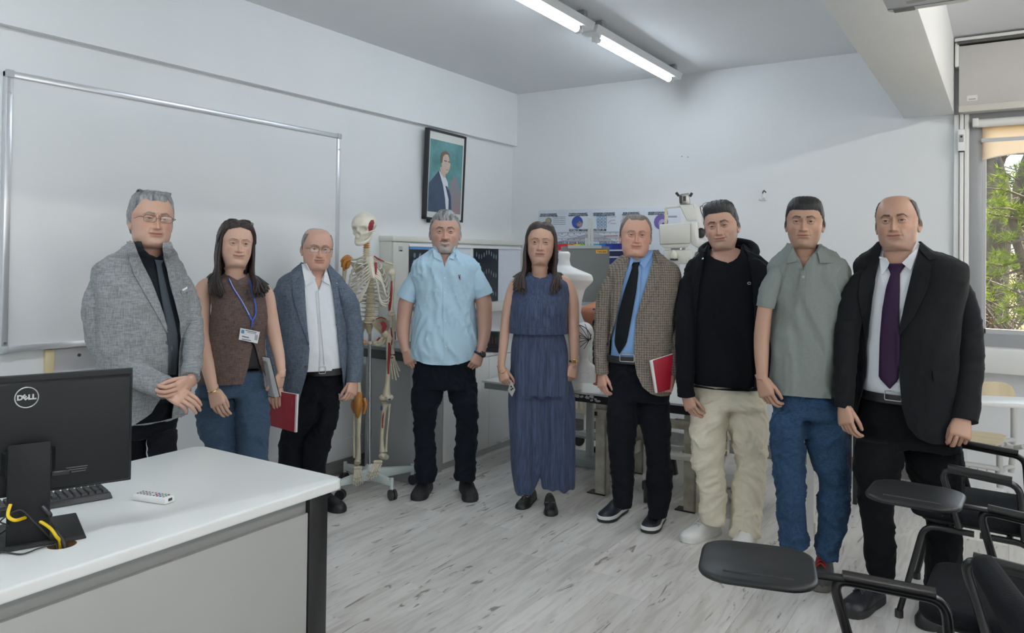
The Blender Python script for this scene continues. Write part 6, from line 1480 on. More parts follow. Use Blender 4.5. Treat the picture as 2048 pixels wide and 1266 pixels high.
        # eyeballs
        iris = prm.get('iris', (.05, .028, .015)); me_ = mat('eye_white', (.42, .39, .37), .25); mi = mat('iris_%d_%d' % (int(iris[0]*1000), int(iris[2]*1000)), iris, .2); mp = mat('pupil', (.004, .004, .004), .15)
        for ex, yc, ez, R_ in H.eyes:
            mb = MB(); nn = 18; ths = [0, .18, .24, .48, .56, .8, 1.1, 1.5]; look = np.array([prm.get('look', (0, 0))[0], 1, prm.get('look', (0, 0))[1]]); look = look/np.linalg.norm(look); e1 = np.cross(look, [0, 0, 1]); e1 /= np.linalg.norm(e1); e2 = np.cross(e1, look)
            vs = [np.array([ex, yc, ez])+R_*look]; fs = []
            for th in ths[1:]:
                for q in range(nn): w_ = 2*np.pi*q/nn; vs.append(np.array([ex, yc, ez])+R_*(look*math.cos(th)+(e1*math.cos(w_)+e2*math.sin(w_))*math.sin(th)))
            ml = []
            for q in range(nn): fs.append((0, 1+q, 1+(q+1) % nn)); ml.append(2)
            for i in range(len(ths)-2):
                for q in range(nn): fs.append((1+i*nn+q, 1+(i+1)*nn+q, 1+(i+1)*nn+(q+1) % nn, 1+i*nn+(q+1) % nn)); ml.append(2 if i == 0 else 1 if i < 3 else 0)
            em = new_mesh('eye', (np.array(vs)*k)@s.B+s.O, fs); em.polygons.foreach_set('material_index', ml); s.add('eye', em, [me_, mi, mp], True)
        return H
    def L2W(s, p): return Vector((np.array(p, float)*s.hk)@s.B+s.O)
    def hair_cap(s, material, thick=.010, fn=None, seed=1, name='hair', tex=.0022, flow=(1, .25, .6)):
        """short hair: a shell over the scalp, tucked under the skin at its edge"""
        H = s.H; G = H.base.copy(); n, m = H.nr, H.nc; L_ = G.reshape(-1, 3); mask = H.hairmask(L_)
        nr = L_-np.array([0, -.005, .11]); nr[:, 2] *= .9; nr /= np.linalg.norm(nr, axis=1)[:, None]
        t = np.full(len(L_), thick) if fn is None else fn(L_)
        rg = np.random.RandomState(seed); q = L_*np.array(flow)*420
        tx = np.sin(q[:, 0]+2*np.sin(q[:, 1]*.5+q[:, 2]*.4)+rg.rand()*6)*.6+np.sin(q[:, 0]*2.3+q[:, 2]*1.1+1.7*np.sin(q[:, 1]*.8))*.4
        ang = np.degrees(np.abs(np.arctan2(L_[:, 0], L_[:, 1]+.004))); a_, h_ = zip(*H.p['hairline']); hl = np.interp(ang, a_, h_); ed = .25+.75*sstep(hl, hl+.022, L_[:, 2])
        o = mask*(t+tex*tx)*ed-(1-mask)*.006
        keep = mask.reshape(n, m) > .004; kp = keep.copy()
        kp[:-1] |= keep[1:]; kp[1:] |= keep[:-1]; kp |= np.roll(keep, 1, 1) | np.roll(keep, -1, 1)
        V = ((L_+nr*o[:, None])*s.hk)@s.B+s.O
        F = [(i*m+j, i*m+(j+1) % m, (i+1)*m+(j+1) % m, (i+1)*m+j) for i in range(n-1) for j in range(m) if kp[i, j] and kp[i, (j+1) % m] and kp[i+1, j] and kp[i+1, (j+1) % m]]
        if keep[0].any(): F.append(tuple(range(m-1, -1, -1)))
        used = sorted({i for f in F for i in f}); ix = {u: i for i, u in enumerate(used)}
        return s.add(name, new_mesh('hair', V[used], [tuple(ix[i] for i in f) for f in F]), material, True)
    def collar(s, material, gap=9, zf=-.072, zb=-.026, hf=.050, hb=.034, flare=.016, spread=10, name='collar', clear=.004, tip=.004):
        """turned-down shirt collar round the neck, in head coordinates"""
        nk = s.prm.get('neck', 1.0); ph = np.radians(np.linspace(gap, 360-gap, 49)); R = []
        for row, (dr, dz) in enumerate(((0, 0), (.45, .22), (.85, .6), (1, 1))):
            ring = []
            for f in ph:
                c = (1+math.cos(f))/2; fd = min(f, 2*math.pi-f); zt = zb+(zf-zb)*c**1.3; hh = hb+(hf-hb)*max(0, math.cos(fd))**2; ff = fd+math.radians(spread)*dz*math.cos(fd/2)**4
                ff = ff if f < math.pi else 2*math.pi-ff
                z = zt-hh*dz+(.006*(1-c) if row == 1 else 0); yc = np.interp(-z, [.016, .036, .06, .085, .13], [-.012, -.017, -.0245, -.033, -.045]); rx = .0575*nk+clear+flare*dr; ry = .0500*(.6+.4*nk)+clear+flare*dr*1.0+(.012*dz*c)
                ring.append(s.L2W((rx*math.sin(ff), yc+ry*math.cos(ff), z)))
            R.append(ring)
        n = len(ph); me = new_mesh('collar', [p for r in R for p in r], [(i*n+j, i*n+j+1, (i+1)*n+j+1, (i+1)*n+j) for i in range(3) for j in range(n-1)])
        return s.add(name, apply_mods(me, [('SOLIDIFY', dict(thickness=.0025, offset=0.0))]), material, 40)
    def strands(s, material, paths, r, name='hair', n=5, sub=6, parent=None):
        mb = MB()
        for P_, rr in paths: mb.tube(P_, [r*q for q in rr], n, True, sub)
        return mb.build(name, material, parent or s.root, smooth=True)
    def glasses(s, color, w=.027, h=.017, rim=.0011, top_only=False, zoff=-.002, parent=None, name='glasses', push=(0, 0, 0), tilt=0, lens_dark=None):
        gl = bpy.data.objects.new(name, None); COL.objects.link(gl); gl.parent = s.root; ORG[gl.name] = ORG[s.root.name]
        mt = mat('glasses_frame_%d' % int(color[0]*1000), color, .3, metal=.3); M = Matrix.Rotation(math.radians(tilt), 3, 'X')
        def W_(x, y, z): 
            q = M @ Vector((x, y-.10, z-.1175)); return s.L2W((q.x+push[0], q.y+.10+push[1], q.z+.1175+push[2]))
        yl = .1065; fr_ = MB(); ln = MB()
        for sx in (-1, 1):
            ring = [(sx*.0325+w*.92*math.copysign(abs(math.cos(q))**.6, math.cos(q)), zoff+.1175+h*math.copysign(abs(math.sin(q))**.6, math.sin(q))) for q in np.linspace(0, 2*np.pi, 25)[:-1]]
            pts = [W_(x, yl-.16*abs(x)*abs(x)*8*.1-.05*max(0, abs(x)-.03), z) for x, z in ring]
            use = [p for p, (x, z) in zip(pts, ring) if not top_only or z > .1175+zoff-.001]
            if top_only: use = sorted(use, key=lambda p: (p-W_(-.2, yl, .1175)).length)
            fr_.tube(use+([use[0]] if not top_only else []), rim*s.hk, 6)
            c = W_(sx*.0325, yl-.001, .1175+zoff); ln.add([c]+pts, [(0, i+1, (i+1) % len(pts)+1) for i in range(len(pts))])
            fr_.tube([W_(sx*(.0325+w*.92), yl-.004, .123+zoff), W_(sx*.073, yl-.012, .124+zoff), W_(sx*.077, .06, .122+zoff), W_(sx*.078, .0, .119+zoff), W_(sx*.076, -.012, .105)], [rim*1.5*s.hk]*5, 6, True, 3)
        fr_.tube([W_(-.0065, yl-.001, .1185+zoff), W_(0, yl+.001, .1215+zoff), W_(.0065, yl-.001, .1185+zoff)], rim*s.hk, 6, True, 4)
        fr_.build('frame', mt, gl); ln.build('lens', lens_dark or M_LENS, gl, smooth=False); return gl
    def finish_body(s, core_rows=None, core=None, skin_rough=.5):
        ms = []
        if core_rows is not None: ms.append(s.loft(core_rows, -.016, 32, 4))
        if core: ms += core
        me = union(ms+s.skin_parts) if ms else union(s.skin_parts)
        n = len(me.vertices); co = np.empty(n*3); me.vertices.foreach_get('co', co); co = co.reshape(-1, 3)
        L_ = ((co-s.O)@s.B.T)/s.hk
        head = (L_[:, 2] > -.05) & (np.abs(L_[:, 0]) < .13) & (np.abs(L_[:, 1]) < .16) & (L_[:, 2] < .30)
        c = np.tile(np.array(s.prm['skin']), (n, 1)); c[head] = s.H.color(L_)[head]
        ca = me.color_attributes.new('skin', 'FLOAT_COLOR', 'POINT'); ca.data.foreach_set('color', np.concatenate([c, np.ones((n, 1))], 1).ravel().astype(np.float32))
        me.materials.clear(); return s.add('body', me, M_SKIN, True)
def skin_material():
    m = bpy.data.materials.new('skin'); m.use_nodes = True; N = m.node_tree.nodes; L = m.node_tree.links; b = N['Principled BSDF']
    a = N.new('ShaderNodeVertexColor'); a.layer_name = 'skin'; L.new(a.outputs[0], b.inputs['Base Color']); b.inputs['Roughness'].default_value = .46
    b.inputs['Subsurface Weight'].default_value = .08; b.inputs['Subsurface Radius'].default_value = (.012, .005, .003); b.inputs['Subsurface Scale'].default_value = .6
    t = N.new('ShaderNodeTexCoord'); z = N.new('ShaderNodeTexNoise'); z.inputs['Scale'].default_value = 380; bp = N.new('ShaderNodeBump'); bp.inputs['Strength'].default_value = .12; bp.inputs['Distance'].default_value = .002
    L.new(t.outputs['Object'], z.inputs['Vector']); L.new(z.outputs['Fac'], bp.inputs['Height']); L.new(bp.outputs[0], b.inputs['Normal']); return m
M_SKIN = skin_material()
def lens_material(name, tint, k):
    m = bpy.data.materials.new(name); m.use_nodes = True; N = m.node_tree.nodes; L = m.node_tree.links; N.clear()
    o = N.new('ShaderNodeOutputMaterial'); t = N.new('ShaderNodeBsdfTransparent'); g = N.new('ShaderNodeBsdfGlossy'); x = N.new('ShaderNodeMixShader'); t.inputs[0].default_value = (*tint, 1); g.inputs['Roughness'].default_value = .05; x.inputs[0].default_value = k
    L.new(t.outputs[0], x.inputs[1]); L.new(g.outputs[0], x.inputs[2]); L.new(x.outputs[0], o.inputs[0]); return m
M_LENS = lens_material('clear_lens', (.95, .96, .96), .05); M_LENSD = lens_material('tinted_lens', (.10, .08, .08), .10)
def cloth_mat(name, col, col2=None, kind='weave', scale=700, rough=.88, k=.35, sheen=.03, bump=.25):
    """woven cloth: two yarn colours mixed by a fine pattern in object space"""
    m = bpy.data.materials.new(name); m.use_nodes = True; N = m.node_tree.nodes; L = m.node_tree.links; b = N['Principled BSDF']; b.inputs['Roughness'].default_value = rough; b.inputs['Sheen Weight'].default_value = sheen; b.inputs['Specular IOR Level'].default_value = .15
    t = N.new('ShaderNodeTexCoord'); c1 = (*srgb(col), 1); c2 = (*srgb(col2 or col), 1)
    def nz(st, sc, det=3):
        mp = N.new('ShaderNodeMapping'); mp.inputs['Scale'].default_value = st; L.new(t.outputs['Object'], mp.inputs[0]); q = N.new('ShaderNodeTexNoise'); q.inputs['Scale'].default_value = sc; q.inputs['Detail'].default_value = det; L.new(mp.outputs[0], q.inputs['Vector']); return q.outputs['Fac']
    mx = N.new('ShaderNodeMix'); mx.data_type = 'RGBA'; mx.inputs[6].default_value = c1; mx.inputs[7].default_value = c2
    a = nz((1, 1, .12), scale); c = nz((.12, .12, 1), scale); ad = N.new('ShaderNodeMath'); ad.operation = 'ADD'; L.new(a, ad.inputs[0]); L.new(c, ad.inputs[1])
    f = ad.outputs[0]
    if kind == 'check':
        sx = N.new('ShaderNodeSeparateXYZ'); L.new(t.outputs['Object'], sx.inputs[0])
        def sq(src, per):
            mm = N.new('ShaderNodeMath'); mm.operation = 'MULTIPLY'; L.new(src, mm.inputs[0]); mm.inputs[1].default_value = 2*math.pi/per; si = N.new('ShaderNodeMath'); si.operation = 'SINE'; L.new(mm.outputs[0], si.inputs[0]); return si.outputs[0]
        xy = N.new('ShaderNodeMath'); xy.operation = 'ADD'; L.new(sx.outputs['X'], xy.inputs[0]); L.new(sx.outputs['Y'], xy.inputs[1])
        p1 = sq(xy.outputs[0], .017); p2 = sq(sx.outputs['Z'], .013); s2 = N.new('ShaderNodeMath'); s2.operation = 'ADD'; L.new(p1, s2.inputs[0]); L.new(p2, s2.inputs[1]); ml = N.new('ShaderNodeMath'); ml.operation = 'MULTIPLY_ADD'; L.new(s2.outputs[0], ml.inputs[0]); ml.inputs[1].default_value = .16; L.new(f, ml.inputs[2]); f = ml.outputs[0]
    mr = N.new('ShaderNodeMapRange'); mr.inputs[1].default_value = .78; mr.inputs[2].default_value = 1.22; L.new(f, mr.inputs[0])
    mk = N.new('ShaderNodeMath'); mk.operation = 'MULTIPLY'; L.new(mr.outputs[0], mk.inputs[0]); mk.inputs[1].default_value = k*2; mk.use_clamp = True; L.new(mk.outputs[0], mx.inputs[0]); L.new(mx.outputs[2], b.inputs['Base Color'])
    bp = N.new('ShaderNodeBump'); bp.inputs['Strength'].default_value = bump; bp.inputs['Distance'].default_value = .003; ad2 = N.new('ShaderNodeMath'); ad2.operation = 'MULTIPLY_ADD'; L.new(nz((1, 1, 1), 28, 4), ad2.inputs[0]); ad2.inputs[1].default_value = 3.0; L.new(f, ad2.inputs[2]); L.new(ad2.outputs[0], bp.inputs['Height']); L.new(bp.outputs[0], b.inputs['Normal']); return m
def hair_mat(name, col, col2, rough=.45):
    return mat(name, col, rough, var=(90, .5, col2) if isinstance(col2, str) else (90, col2), bump=(160, .5), stretch=(1, 1, .18), spec=.4)
# ---- shoes
def shoe(s, toe, heel, m_up, m_sole, name='shoe', L_=.285, W_=.098, sole=.028, H_=.075, welt=None, laces=None, style='derby', parent=None, label=None, top=.10):
    T = Vector(on_z(toe[0], toe[1], 0.0)); Hh = Vector(on_z(heel[0], heel[1], 0.0)); d = (T-Hh); d.z = 0; d.normalize(); n = Vector((-d.y, d.x, 0)); B_ = T-d*L_
    holder = bpy.data.objects.new(name, None); COL.objects.link(holder); holder.parent = s.root; ORG[holder.name] = ORG[s.root.name]
    if label: holder['label'] = label
    prof = [(0.0, .55), (.03, .74), (.10, .80), (.25, .80), (.42, .78), (.58, .90), (.72, 1.0), (.85, .96), (.94, .74), (.985, .42), (1.0, .12)]
    def outline(u): return np.interp(u, [p[0] for p in prof], [p[1] for p in prof])*W_/2
    us = np.concatenate([np.linspace(0, .1, 5), np.linspace(.15, .85, 12), np.linspace(.88, 1, 7)])
    left = [B_+d*(u*L_)+n*(outline(u)+.006*math.sin(u*3.1)) for u in us]; right = [B_+d*(u*L_)-n*(outline(u)-.006*math.sin(u*3.1)) for u in us[::-1]]
    ol = left+right; c = sum(ol, Vector())/len(ol)
    def rg(k, z): return [c+(p-c)*k+Vector((0, 0, z)) for p in ol]
    MB().rings([rg(.96, 0), rg(1.0, .004), rg(1.0, sole*.75), rg(.985, sole)]).build('sole', m_sole, holder)
    if welt: MB().rings([rg(1.012, sole*.55), rg(1.018, sole*.62), rg(1.018, sole*1.02), rg(1.0, sole*1.08)]).build('welt', welt, holder)
    hp = [(0, .068), (.06, .078), (.2, .082), (.34, .088), (.46, .076), (.6, .058), (.75, .044), (.88, .038), (.96, .028), (1.0, .012)]
    R = []
    for u in np.linspace(.012, .992, 26):
        w_ = outline(u)*.96; h = np.interp(u, [q[0] for q in hp], [q[1] for q in hp])*H_/.075; ring = []
        for q in np.linspace(0, math.pi, 15): 
            x = math.cos(q); z = math.sin(q)
            tap = 1-.32*(z**2)*(1 if u < .45 else .6)
            ring.append(B_+d*(u*L_)+n*(w_*math.copysign(abs(x)**.7, x)*tap+.006*math.sin(u*3.1))+Vector((0, 0, sole*.7+h*z**.8)))
        for q in np.linspace(1, -1, 5)[1:-1]: ring.append(B_+d*(u*L_)+n*(-w_*q)+Vector((0, 0, sole*.6)))
        R.append(ring)
    MB().rings(R).build('upper', m_up, holder, smooth=55)
    zt = lambda u: sole*.7+np.interp(u, [q[0] for q in hp], [q[1] for q in hp])*H_/.075
    if laces:
        for i in range(4):
            u = .40+.065*i; a = B_+d*(u*L_)
            MB().tube([a-n*.022+Vector((0, 0, zt(u)-.006)), a+Vector((0, 0, zt(u)+.006)), a+n*.022+d*.014+Vector((0, 0, zt(u+.03)-.006))], .0034, 6, True, 4).build('lace', laces, holder)
            MB().tube([a+n*.022+Vector((0, 0, zt(u)-.006)), a+Vector((0, 0, zt(u)+.007)), a-n*.022+d*.014+Vector((0, 0, zt(u+.03)-.006))], .0034, 6, True, 4).build('lace', laces, holder)
    return holder, B_, d, n, zt, L_
# ================================================================== PEOPLE
M_BTN = mat('button_dark', (.03, .028, .025), .35); M_BELT = mat('belt_black', (.015, .015, .016), .35); M_SILV = mat('silver', (.62, .62, .62), .2, metal=1); M_GOLD = mat('gold', (.70, .48, .18), .22, metal=1)
M_SHOEB = mat('shoe_black', (.012, .013, .016), .38, bump=(120, .1)); M_SOLEB = mat('sole_black', (.014, .014, .014), .6); M_WHT = mat('white_leather', (.72, .72, .71), .45); M_WSOLE = mat('sole_white', (.70, .70, .68), .5)
M_SHIRTW = cloth_mat('white_shirt', '#dfe3e8', '#cfd5dc', k=.3, scale=900)
def belt(p, py0, py1, xl, xr, bx0, bx1, rows_ref, D_off=0):
    me = p.shell([(py0, xl, xr, rows_ref), (py1, xl, xr, rows_ref)], grow=.006, n=2, fold=None, thick=.003); b_ = p.add('belt', me, M_BELT); bv = p.tree([b_])
    h_, nn = hit(bv, (bx0+bx1)/2, (py0+py1)/2)
    if h_ is not None:
        u_ = Vector(p.s)*((bx1-bx0)/2*p.m); v_ = Vector((0, 0, (py1-py0)/2*p.D/FPX)); c_ = h_-Vector(ray(bx0, py0)).normalized()*.009
        MB().tube(bend([c_-u_*.2+v_, c_-u_+v_, c_-u_-v_, c_+u_-v_, c_+u_+v_, c_-u_*.2+v_], .006, 3), .0026, 6).build('buckle', M_SILV, b_)
def cuffs(*a): pass
# ------------------------------------------------------------------ 1 grey linen jacket, folded hands
p = Person('person in grey linen jacket, dark shirt and grey tie, hands clasped, behind the desk', 3.25, 290, None, 30)
J = cloth_mat('grey_linen', '#6f7173', '#8f9294', scale=260, k=.55, bump=.35)
core = [(505, 272, 322, .5, .03), (515, 235, 345, .4, .03), (530, 210, 362, .36, .03), (600, 205, 372, .4, .02), (720, 225, 366, .4, .02)]
skin1 = (.50, .30, .22)
p.head((315, 437.5), 54, dict(skin=skin1, brow=(.13, .11, .10), hair=(.25, .25, .25), jaw=1.10, wide=1.05, neck=1.06, full=.9, age=.8, smile=.25, nose=1.05, open=.75, stubble=(.18, (.30, .24, .22)), hairline=[(0, .196), (18, .190), (32, .205), (45, .185), (62, .150), (78, .128), (84, .095), (100, .095), (112, .05), (180, .03)], iris=(.05, .045, .035)), yaw=14, pitch=3, roll=3, dd=-.075)
p.hair_cap(hair_mat('grey_hair', (.30, .30, .30), '#55565a'), fn=lambda L: .005+.008*sstep(.17, .22, L[:, 2])+.006*sstep(.02, -.05, L[:, 1]), seed=2, tex=.0016, flow=(1.2, .2, .4))
p.strands(hair_mat('grey_hair', (.3, .3, .3), '#55565a'), [([p.L2W((x, .070-.02*abs(x)/.05, .203)), p.L2W((x*1.1, .035, .237+.003*math.sin(x*200))), p.L2W((x*1.25+.01, -.02, .246)), p.L2W((x*1.3+.015, -.07, .225))], [.5, 1, 1, .4]) for x in np.linspace(-.055, .055, 34)], .0028)
p.glasses((.06, .06, .065), w=.027, h=.0145, rim=.0010, top_only=False, zoff=-.003)
rows = [(484, 264, 338, .95, -.05), (494, 253, 345, .85, -.05), (504, 236, 352, .70, -.04), (515, 214, 358, .6, -.02), (527, 197, 367, .55, -.01), (540, 188, 374, .54), (565, 187, 379, .58), (610, 192, 383, .66), (660, 196, 386, .70), (710, 198, 387, .73), (760, 200, 384, .74), (800, 200, 378, .74), (836, 200, 372, .74)]
L_ = [(484, 265), (524, 283), (562, 302), (609, 321), (673, 340), (692, 343), (752, 338), (790, 322), (815, 303), (834, 270)]; R_ = [(484, 327), (507, 326), (549, 336), (597, 348), (644, 360), (673, 363), (723, 359), (752, 355), (790, 350), (836, 345)]
shirt = p.add('shirt', p.shell(rows[:-1], [(484, 283), (500, 289), (509, 300), (513, 312)], [(484, 334), (500, 328), (509, 320), (513, 315)], grow=-.012, fold=(0.0041, 9, 3), thick=0), cloth_mat('charcoal_shirt', '#1d2228', '#15191e', k=.4), True)
jm = p.join([p.shell(rows, L_, R_, fold=(0.0095, 8, 11))]+p.sleeves([[(232, 552, 18), (212, 566, 30), (201, 605, 34), (201, 645, 34), (212, 690, 34, .0), (240, 725, 31, -.06), (290, 757, 26, -.20), (333, 777, 22, -.28)], [(350, 552, 12, .02), (364, 565, 18, .02), (377, 595, 20, .02), (386, 645, 20.5, 0), (387, 700, 20, -.12), (380, 757, 19, -.26)]], (.010, 10), 5))
jk = p.add('jacket', jm, J, 60); bv = p.tree([jk, shirt]); bvj = p.tree([jk])
p.adds('lapel', ([p.drape(bv, [(257, 486), (258, 515), (268, 549), (294, 594), (319, 638), (340, 676)], [(267, 484), (283, 523), (303, 562), (321, 608), (332, 645), (342, 676)], .008), p.drape(bv, [(326, 503), (337, 549), (349, 597), (360, 644), (363, 670)], [(338, 510), (350, 545), (362, 590), (367, 640), (364, 670)], .008), p.drape(bv, [(253, 483), (258, 505), (259, 527)], [(268, 484), (276, 507), (266, 519)], .011)]), J, 40)
p.add('tie', p.drape(p.tree_neck([jk, shirt]) if p.D < 3.3 else p.tree_neck([jk, sh]), [(309, 520), (312, 528), (317, 560), (325, 610), (334, 660), (338, 700), (336, 750)], [(327, 521), (323, 529), (330, 560), (342, 610), (354, 660), (357, 700), (353, 750)], .008, nu=6, lift=lambda v, u: .005*(1-(2*u-1)**2)), cloth_mat('slate_tie', '#41484f', '#363c43', k=.4, scale=1200, rough=.6), True)
col_ = p.collar(cloth_mat('charcoal_collar', '#1d2228', '#15191e', k=.4), gap=7, zf=-.060, zb=-.02, hf=.045, flare=.020, clear=.010, name='shirt_collar')
p.button(bvj, 335, 685, .009, M_BTN); p.add('pocket_square', p.drape(bv, [(365, 579), (375, 573)], [(366, 582), (375, 577)], .008, nv=4), mat('white_cloth', (.75, .75, .75), .7))
p.add('pocket_welt', p.drape(bv, [(362, 582), (380, 575)], [(363, 588), (381, 581)], .005, nv=4), J)
p.trousers([(745, 212, 374), (790, 210, 372), (830, 212, 366), (870, 222, 360)], [(860, 224, 296), (1000, 232, 292), (1210, 240, 290)], [(860, 292, 360), (1000, 300, 352), (1210, 300, 345)], cloth_mat('black_navy_wool', '#12161c', '#0d1015', k=.4))
p.hand((334, 781), (357, 792), 1, -30, dd=-.29, dd2=-.30, size=.92, curl=(22, 34, 22), thumb_in=.4)
p.hand((378, 764), (358, 779), -1, 25, dd=-.28, dd2=-.34, size=.92, curl=(35, 48, 28), thumb_in=.6)
p.finish_body(core)
shoe(p, (265, 1255), (270, 1200), M_SHOEB, M_SOLEB); shoe(p, (325, 1250), (320, 1200), M_SHOEB, M_SOLEB)

# ------------------------------------------------------------------ 2 woman in brown waistcoat
p = Person('person with long dark hair, brown waistcoat, jeans, lanyard and a book under the arm', 3.8, 474, None, 10)
skin2 = (.56, .36, .27)
p.head((479.5, 487.5), 43.5, dict(skin=skin2, brow=(.06, .035, .025), female=1, jaw=1.06, wide=1.06, full=.5, smile=.55, age=.25, hair=(.02, .014, .012), lip=(.40, .17, .15), hairline=[(0, .205), (40, .19), (60, .15), (75, .12), (95, .06), (180, .02)], iris=(.06, .035, .02), neck=.86), yaw=10, pitch=2, roll=3, dd=-.10)
Hm = hair_mat('dark_brown_hair', (.016, .011, .010), '#2c1d18', .38)
p.hair_cap(Hm, fn=lambda L: .012+.006*sstep(.0, .02, np.abs(L[:, 0]))+.004*gs(L[:, 1], -.05, .05), tex=.002, flow=(.2, 1, .4))
def long_hair(p, mt, ends_l, ends_r, n=30, seed=1, part=.004, back=True):
    rg = random.Random(seed); paths = []
    for sx, ends in ((-1, ends_l), (1, ends_r)):
        for i in range(n):
            f = i/(n-1)                                    # 0 front lock .. 1 back lock
            y0 = .062-.135*f; e = ends[0]; k = rg.random()
            ex = np.interp(f, [0, .55, 1], [ends[0][0], ends[1][0], ends[2][0]])+rg.uniform(-2, 2); ey = np.interp(f, [0, .55, 1], [ends[0][1], ends[1][1], ends[2][1]])+rg.uniform(-7, 6); ed = np.interp(f, [0, .55, 1], [ends[0][2], ends[1][2], ends[2][2]])
            zc = .238-.9*max(0, y0-.0)**1.3-.5*max(0, -y0-.03)**1.5
            P_ = [p.L2W((part+sx*.002, y0, zc)), p.L2W((sx*.040, y0+.004, zc-.004-.010*f)), p.L2W((sx*(.070+.006*f), y0*.75+.002-.015*f, .185)), p.L2W((sx*(.083+.004*f), y0*.55-.006-.02*f, .125)), p.L2W((sx*(.084+.008*rg.random()), y0*.5-.008-.02*f, .055)), p.L2W((sx*(.080+.012*rg.random()), y0*.45+.004-.012*f, -.03))]
            E = Vector(p.P(ex, ey, ed)); a = P_[-1]; P_ += [a.lerp(E, .4)+Vector(p.er)*sx*.012*rg.uniform(.2, 1.2), a.lerp(E, .75)+Vector(p.er)*sx*.010*rg.uniform(-.3, 1), E]
            paths.append((P_, [.55, .9, 1.05, 1.1, 1.15, 1.15, 1.1, .9, .25]))
    for i in range(26):
        f = i/25-.5; ex = np.interp(f, [-.5, .5], [ends_l[2][0], ends_r[2][0]]); P_ = [p.L2W((f*.07, -.06, .225)), p.L2W((f*.135, -.100, .16)), p.L2W((f*.155, -.105, .08)), p.L2W((f*.165, -.10, -.02))]; E = Vector(p.P(ex, (ends_l[2][1]+ends_r[2][1])/2+rg.uniform(-6, 6), .12)); P_ += [P_[-1].lerp(E, .5), E]; paths.append((P_, [.8, 1.1, 1.2, 1.2, 1.1, .3]))
    return p.strands(mt, paths, .0078, 'long_hair', 7, 5)
long_hair(p, Hm, [(446, 594, -.13), (424, 588, -.10), (408, 568, .03)], [(507, 594, -.13), (526, 590, -.10), (538, 580, .02)], 38, 3, part=.006)
gl = p.glasses((.10, .05, .04), w=.029, h=.019, rim=.0016, push=(0, -.062, .116), tilt=32, lens_dark=M_LENSD, name='sunglasses')
VB = cloth_mat('brown_tweed', '#4d403b', '#675853', scale=320, k=.6, bump=.3)
rows = [(545, 452, 500, .9), (551, 443, 507, .8), (558, 430, 517, .68), (566, 420, 526, .60), (582, 419, 533, .58), (603, 424, 537, .68), (640, 421, 535, .76), (672, 416, 531, .70), (700, 409, 532, .68), (730, 400, 535, .70), (762, 394, 539, .72)]
Ln = [(545, 456), (551, 459), (558, 472), (559, 476), (672, 497), (690, 505), (730, 496), (764, 486)]; Rn = [(545, 496), (551, 493), (558, 478), (559, 476), (672, 497), (690, 511), (730, 522), (764, 536)]
vest = p.add('waistcoat', p.shell(rows, Ln, Rn, fold=(0.0054, 8, 21), thick=.005), VB, 60)
bv = p.tree([vest])
top = p.add('undershirt', p.loft([(680, 415, 530, .60), (705, 408, 533, .6), (735, 400, 536, .62)], -.006, 36, 3), mat('black_jersey', (.012, .012, .014), .8), True)
for a in ((481, 566), (490, 583), (497, 598.5), (504, 614.5)): p.button(bv, a[0], a[1], .010, M_BTN)
p.add('pocket_welt', p.drape(bv, [(433, 690), (473, 688)], [(433, 695), (473, 693)], .004, nv=6), VB)
lan = mat('lanyard_blue', (.03, .09, .42), .5); LN = mat('lanyard_white', (.6, .65, .75), .5)
la = p.strap(bv, [(457, 556), (466, 575), (482, 600), (497, 628), (503, 640)], .0045, lan, 'lanyard', off=.008); p.strap(bv, [(459, 558), (468, 577), (484, 602), (499, 630)], .0014, LN, 'lanyard_print', off=.0135, parent=la)
p.strap(bv, [(500, 560), (505, 585), (511, 610), (511, 630), (505, 641), (504, 655)], .0045, lan, 'lanyard', off=.008)
bd = p.add('badge', p.drape(bv, [(481, 656), (520, 664)], [(477.5, 679), (515, 687)], .016, nv=6, thick=.002), mat('badge_white', (.68, .70, .72), .3)); bvb = p.tree([bd])
p.add('badge_print', p.join([p.drape(bvb, a, b_, .001, nu=2, nv=4, thick=0) for a, b_ in (([(491, 660), (513, 664.5)], [(491, 661.5), (513, 666)]), ([(495, 664), (512, 667.5)], [(495, 665), (512, 668.5)]), ([(484, 671.5), (498, 674.5)], [(484, 673.5), (498, 676.5)]), ([(483.5, 677), (502, 680.5)], [(483.5, 678.5), (502, 682)]), ([(483, 680), (493, 682)], [(483, 681), (493, 683)]))]), mat('print_dark', (.08, .09, .12), .5), False)
p.add('badge_emblem', p.drape(bvb, [(483, 659), (489, 660.5)], [(482, 666), (488, 667.5)], .001, nu=3, nv=3, thick=0), mat('emblem_blue', (.08, .25, .45), .5), False)
p.add('badge_photo', p.drape(bvb, [(510, 669), (516, 670.5)], [(508.5, 680), (514.5, 681.5)], .001, nu=2, nv=3, thick=0), mat('photo_grey', (.35, .35, .36), .5), False)
p.trousers([(742, 396, 536), (762, 390, 539), (790, 387, 541)], [(780, 387, 474), (830, 393, 473), (868, 400, 472), (910, 412, 475), (1100, 415, 472)], [(780, 468, 541), (830, 472, 540), (890, 474, 538), (1000, 476, 534), (1105, 476, 528)], cloth_mat('mid_blue_denim', '#43566c', '#334759', scale=500, k=.5), fold=(0.0095, 9, 33), name='jeans')
arms = [p.limb([(424, 566, 13, .0), (408, 578, 18), (402, 620, 19, -.02), (404, 668, 17, -.05), (409, 705, 15.5, -.09), (418, 745, 12.5, -.135), (425, 776, 10, -.165), (428, 786, 9.5, -.17)], 18, 5), p.limb([(522, 575, 12, .02), (534, 590, 15, .02), (541, 630, 15, .03), (550, 675, 14, .04), (558, 712, 12, .02), (562, 742, 9.5, -.0), (562, 752, 9.3, 0)], 18, 5)]
p.skin_parts = arms+p.skin_parts
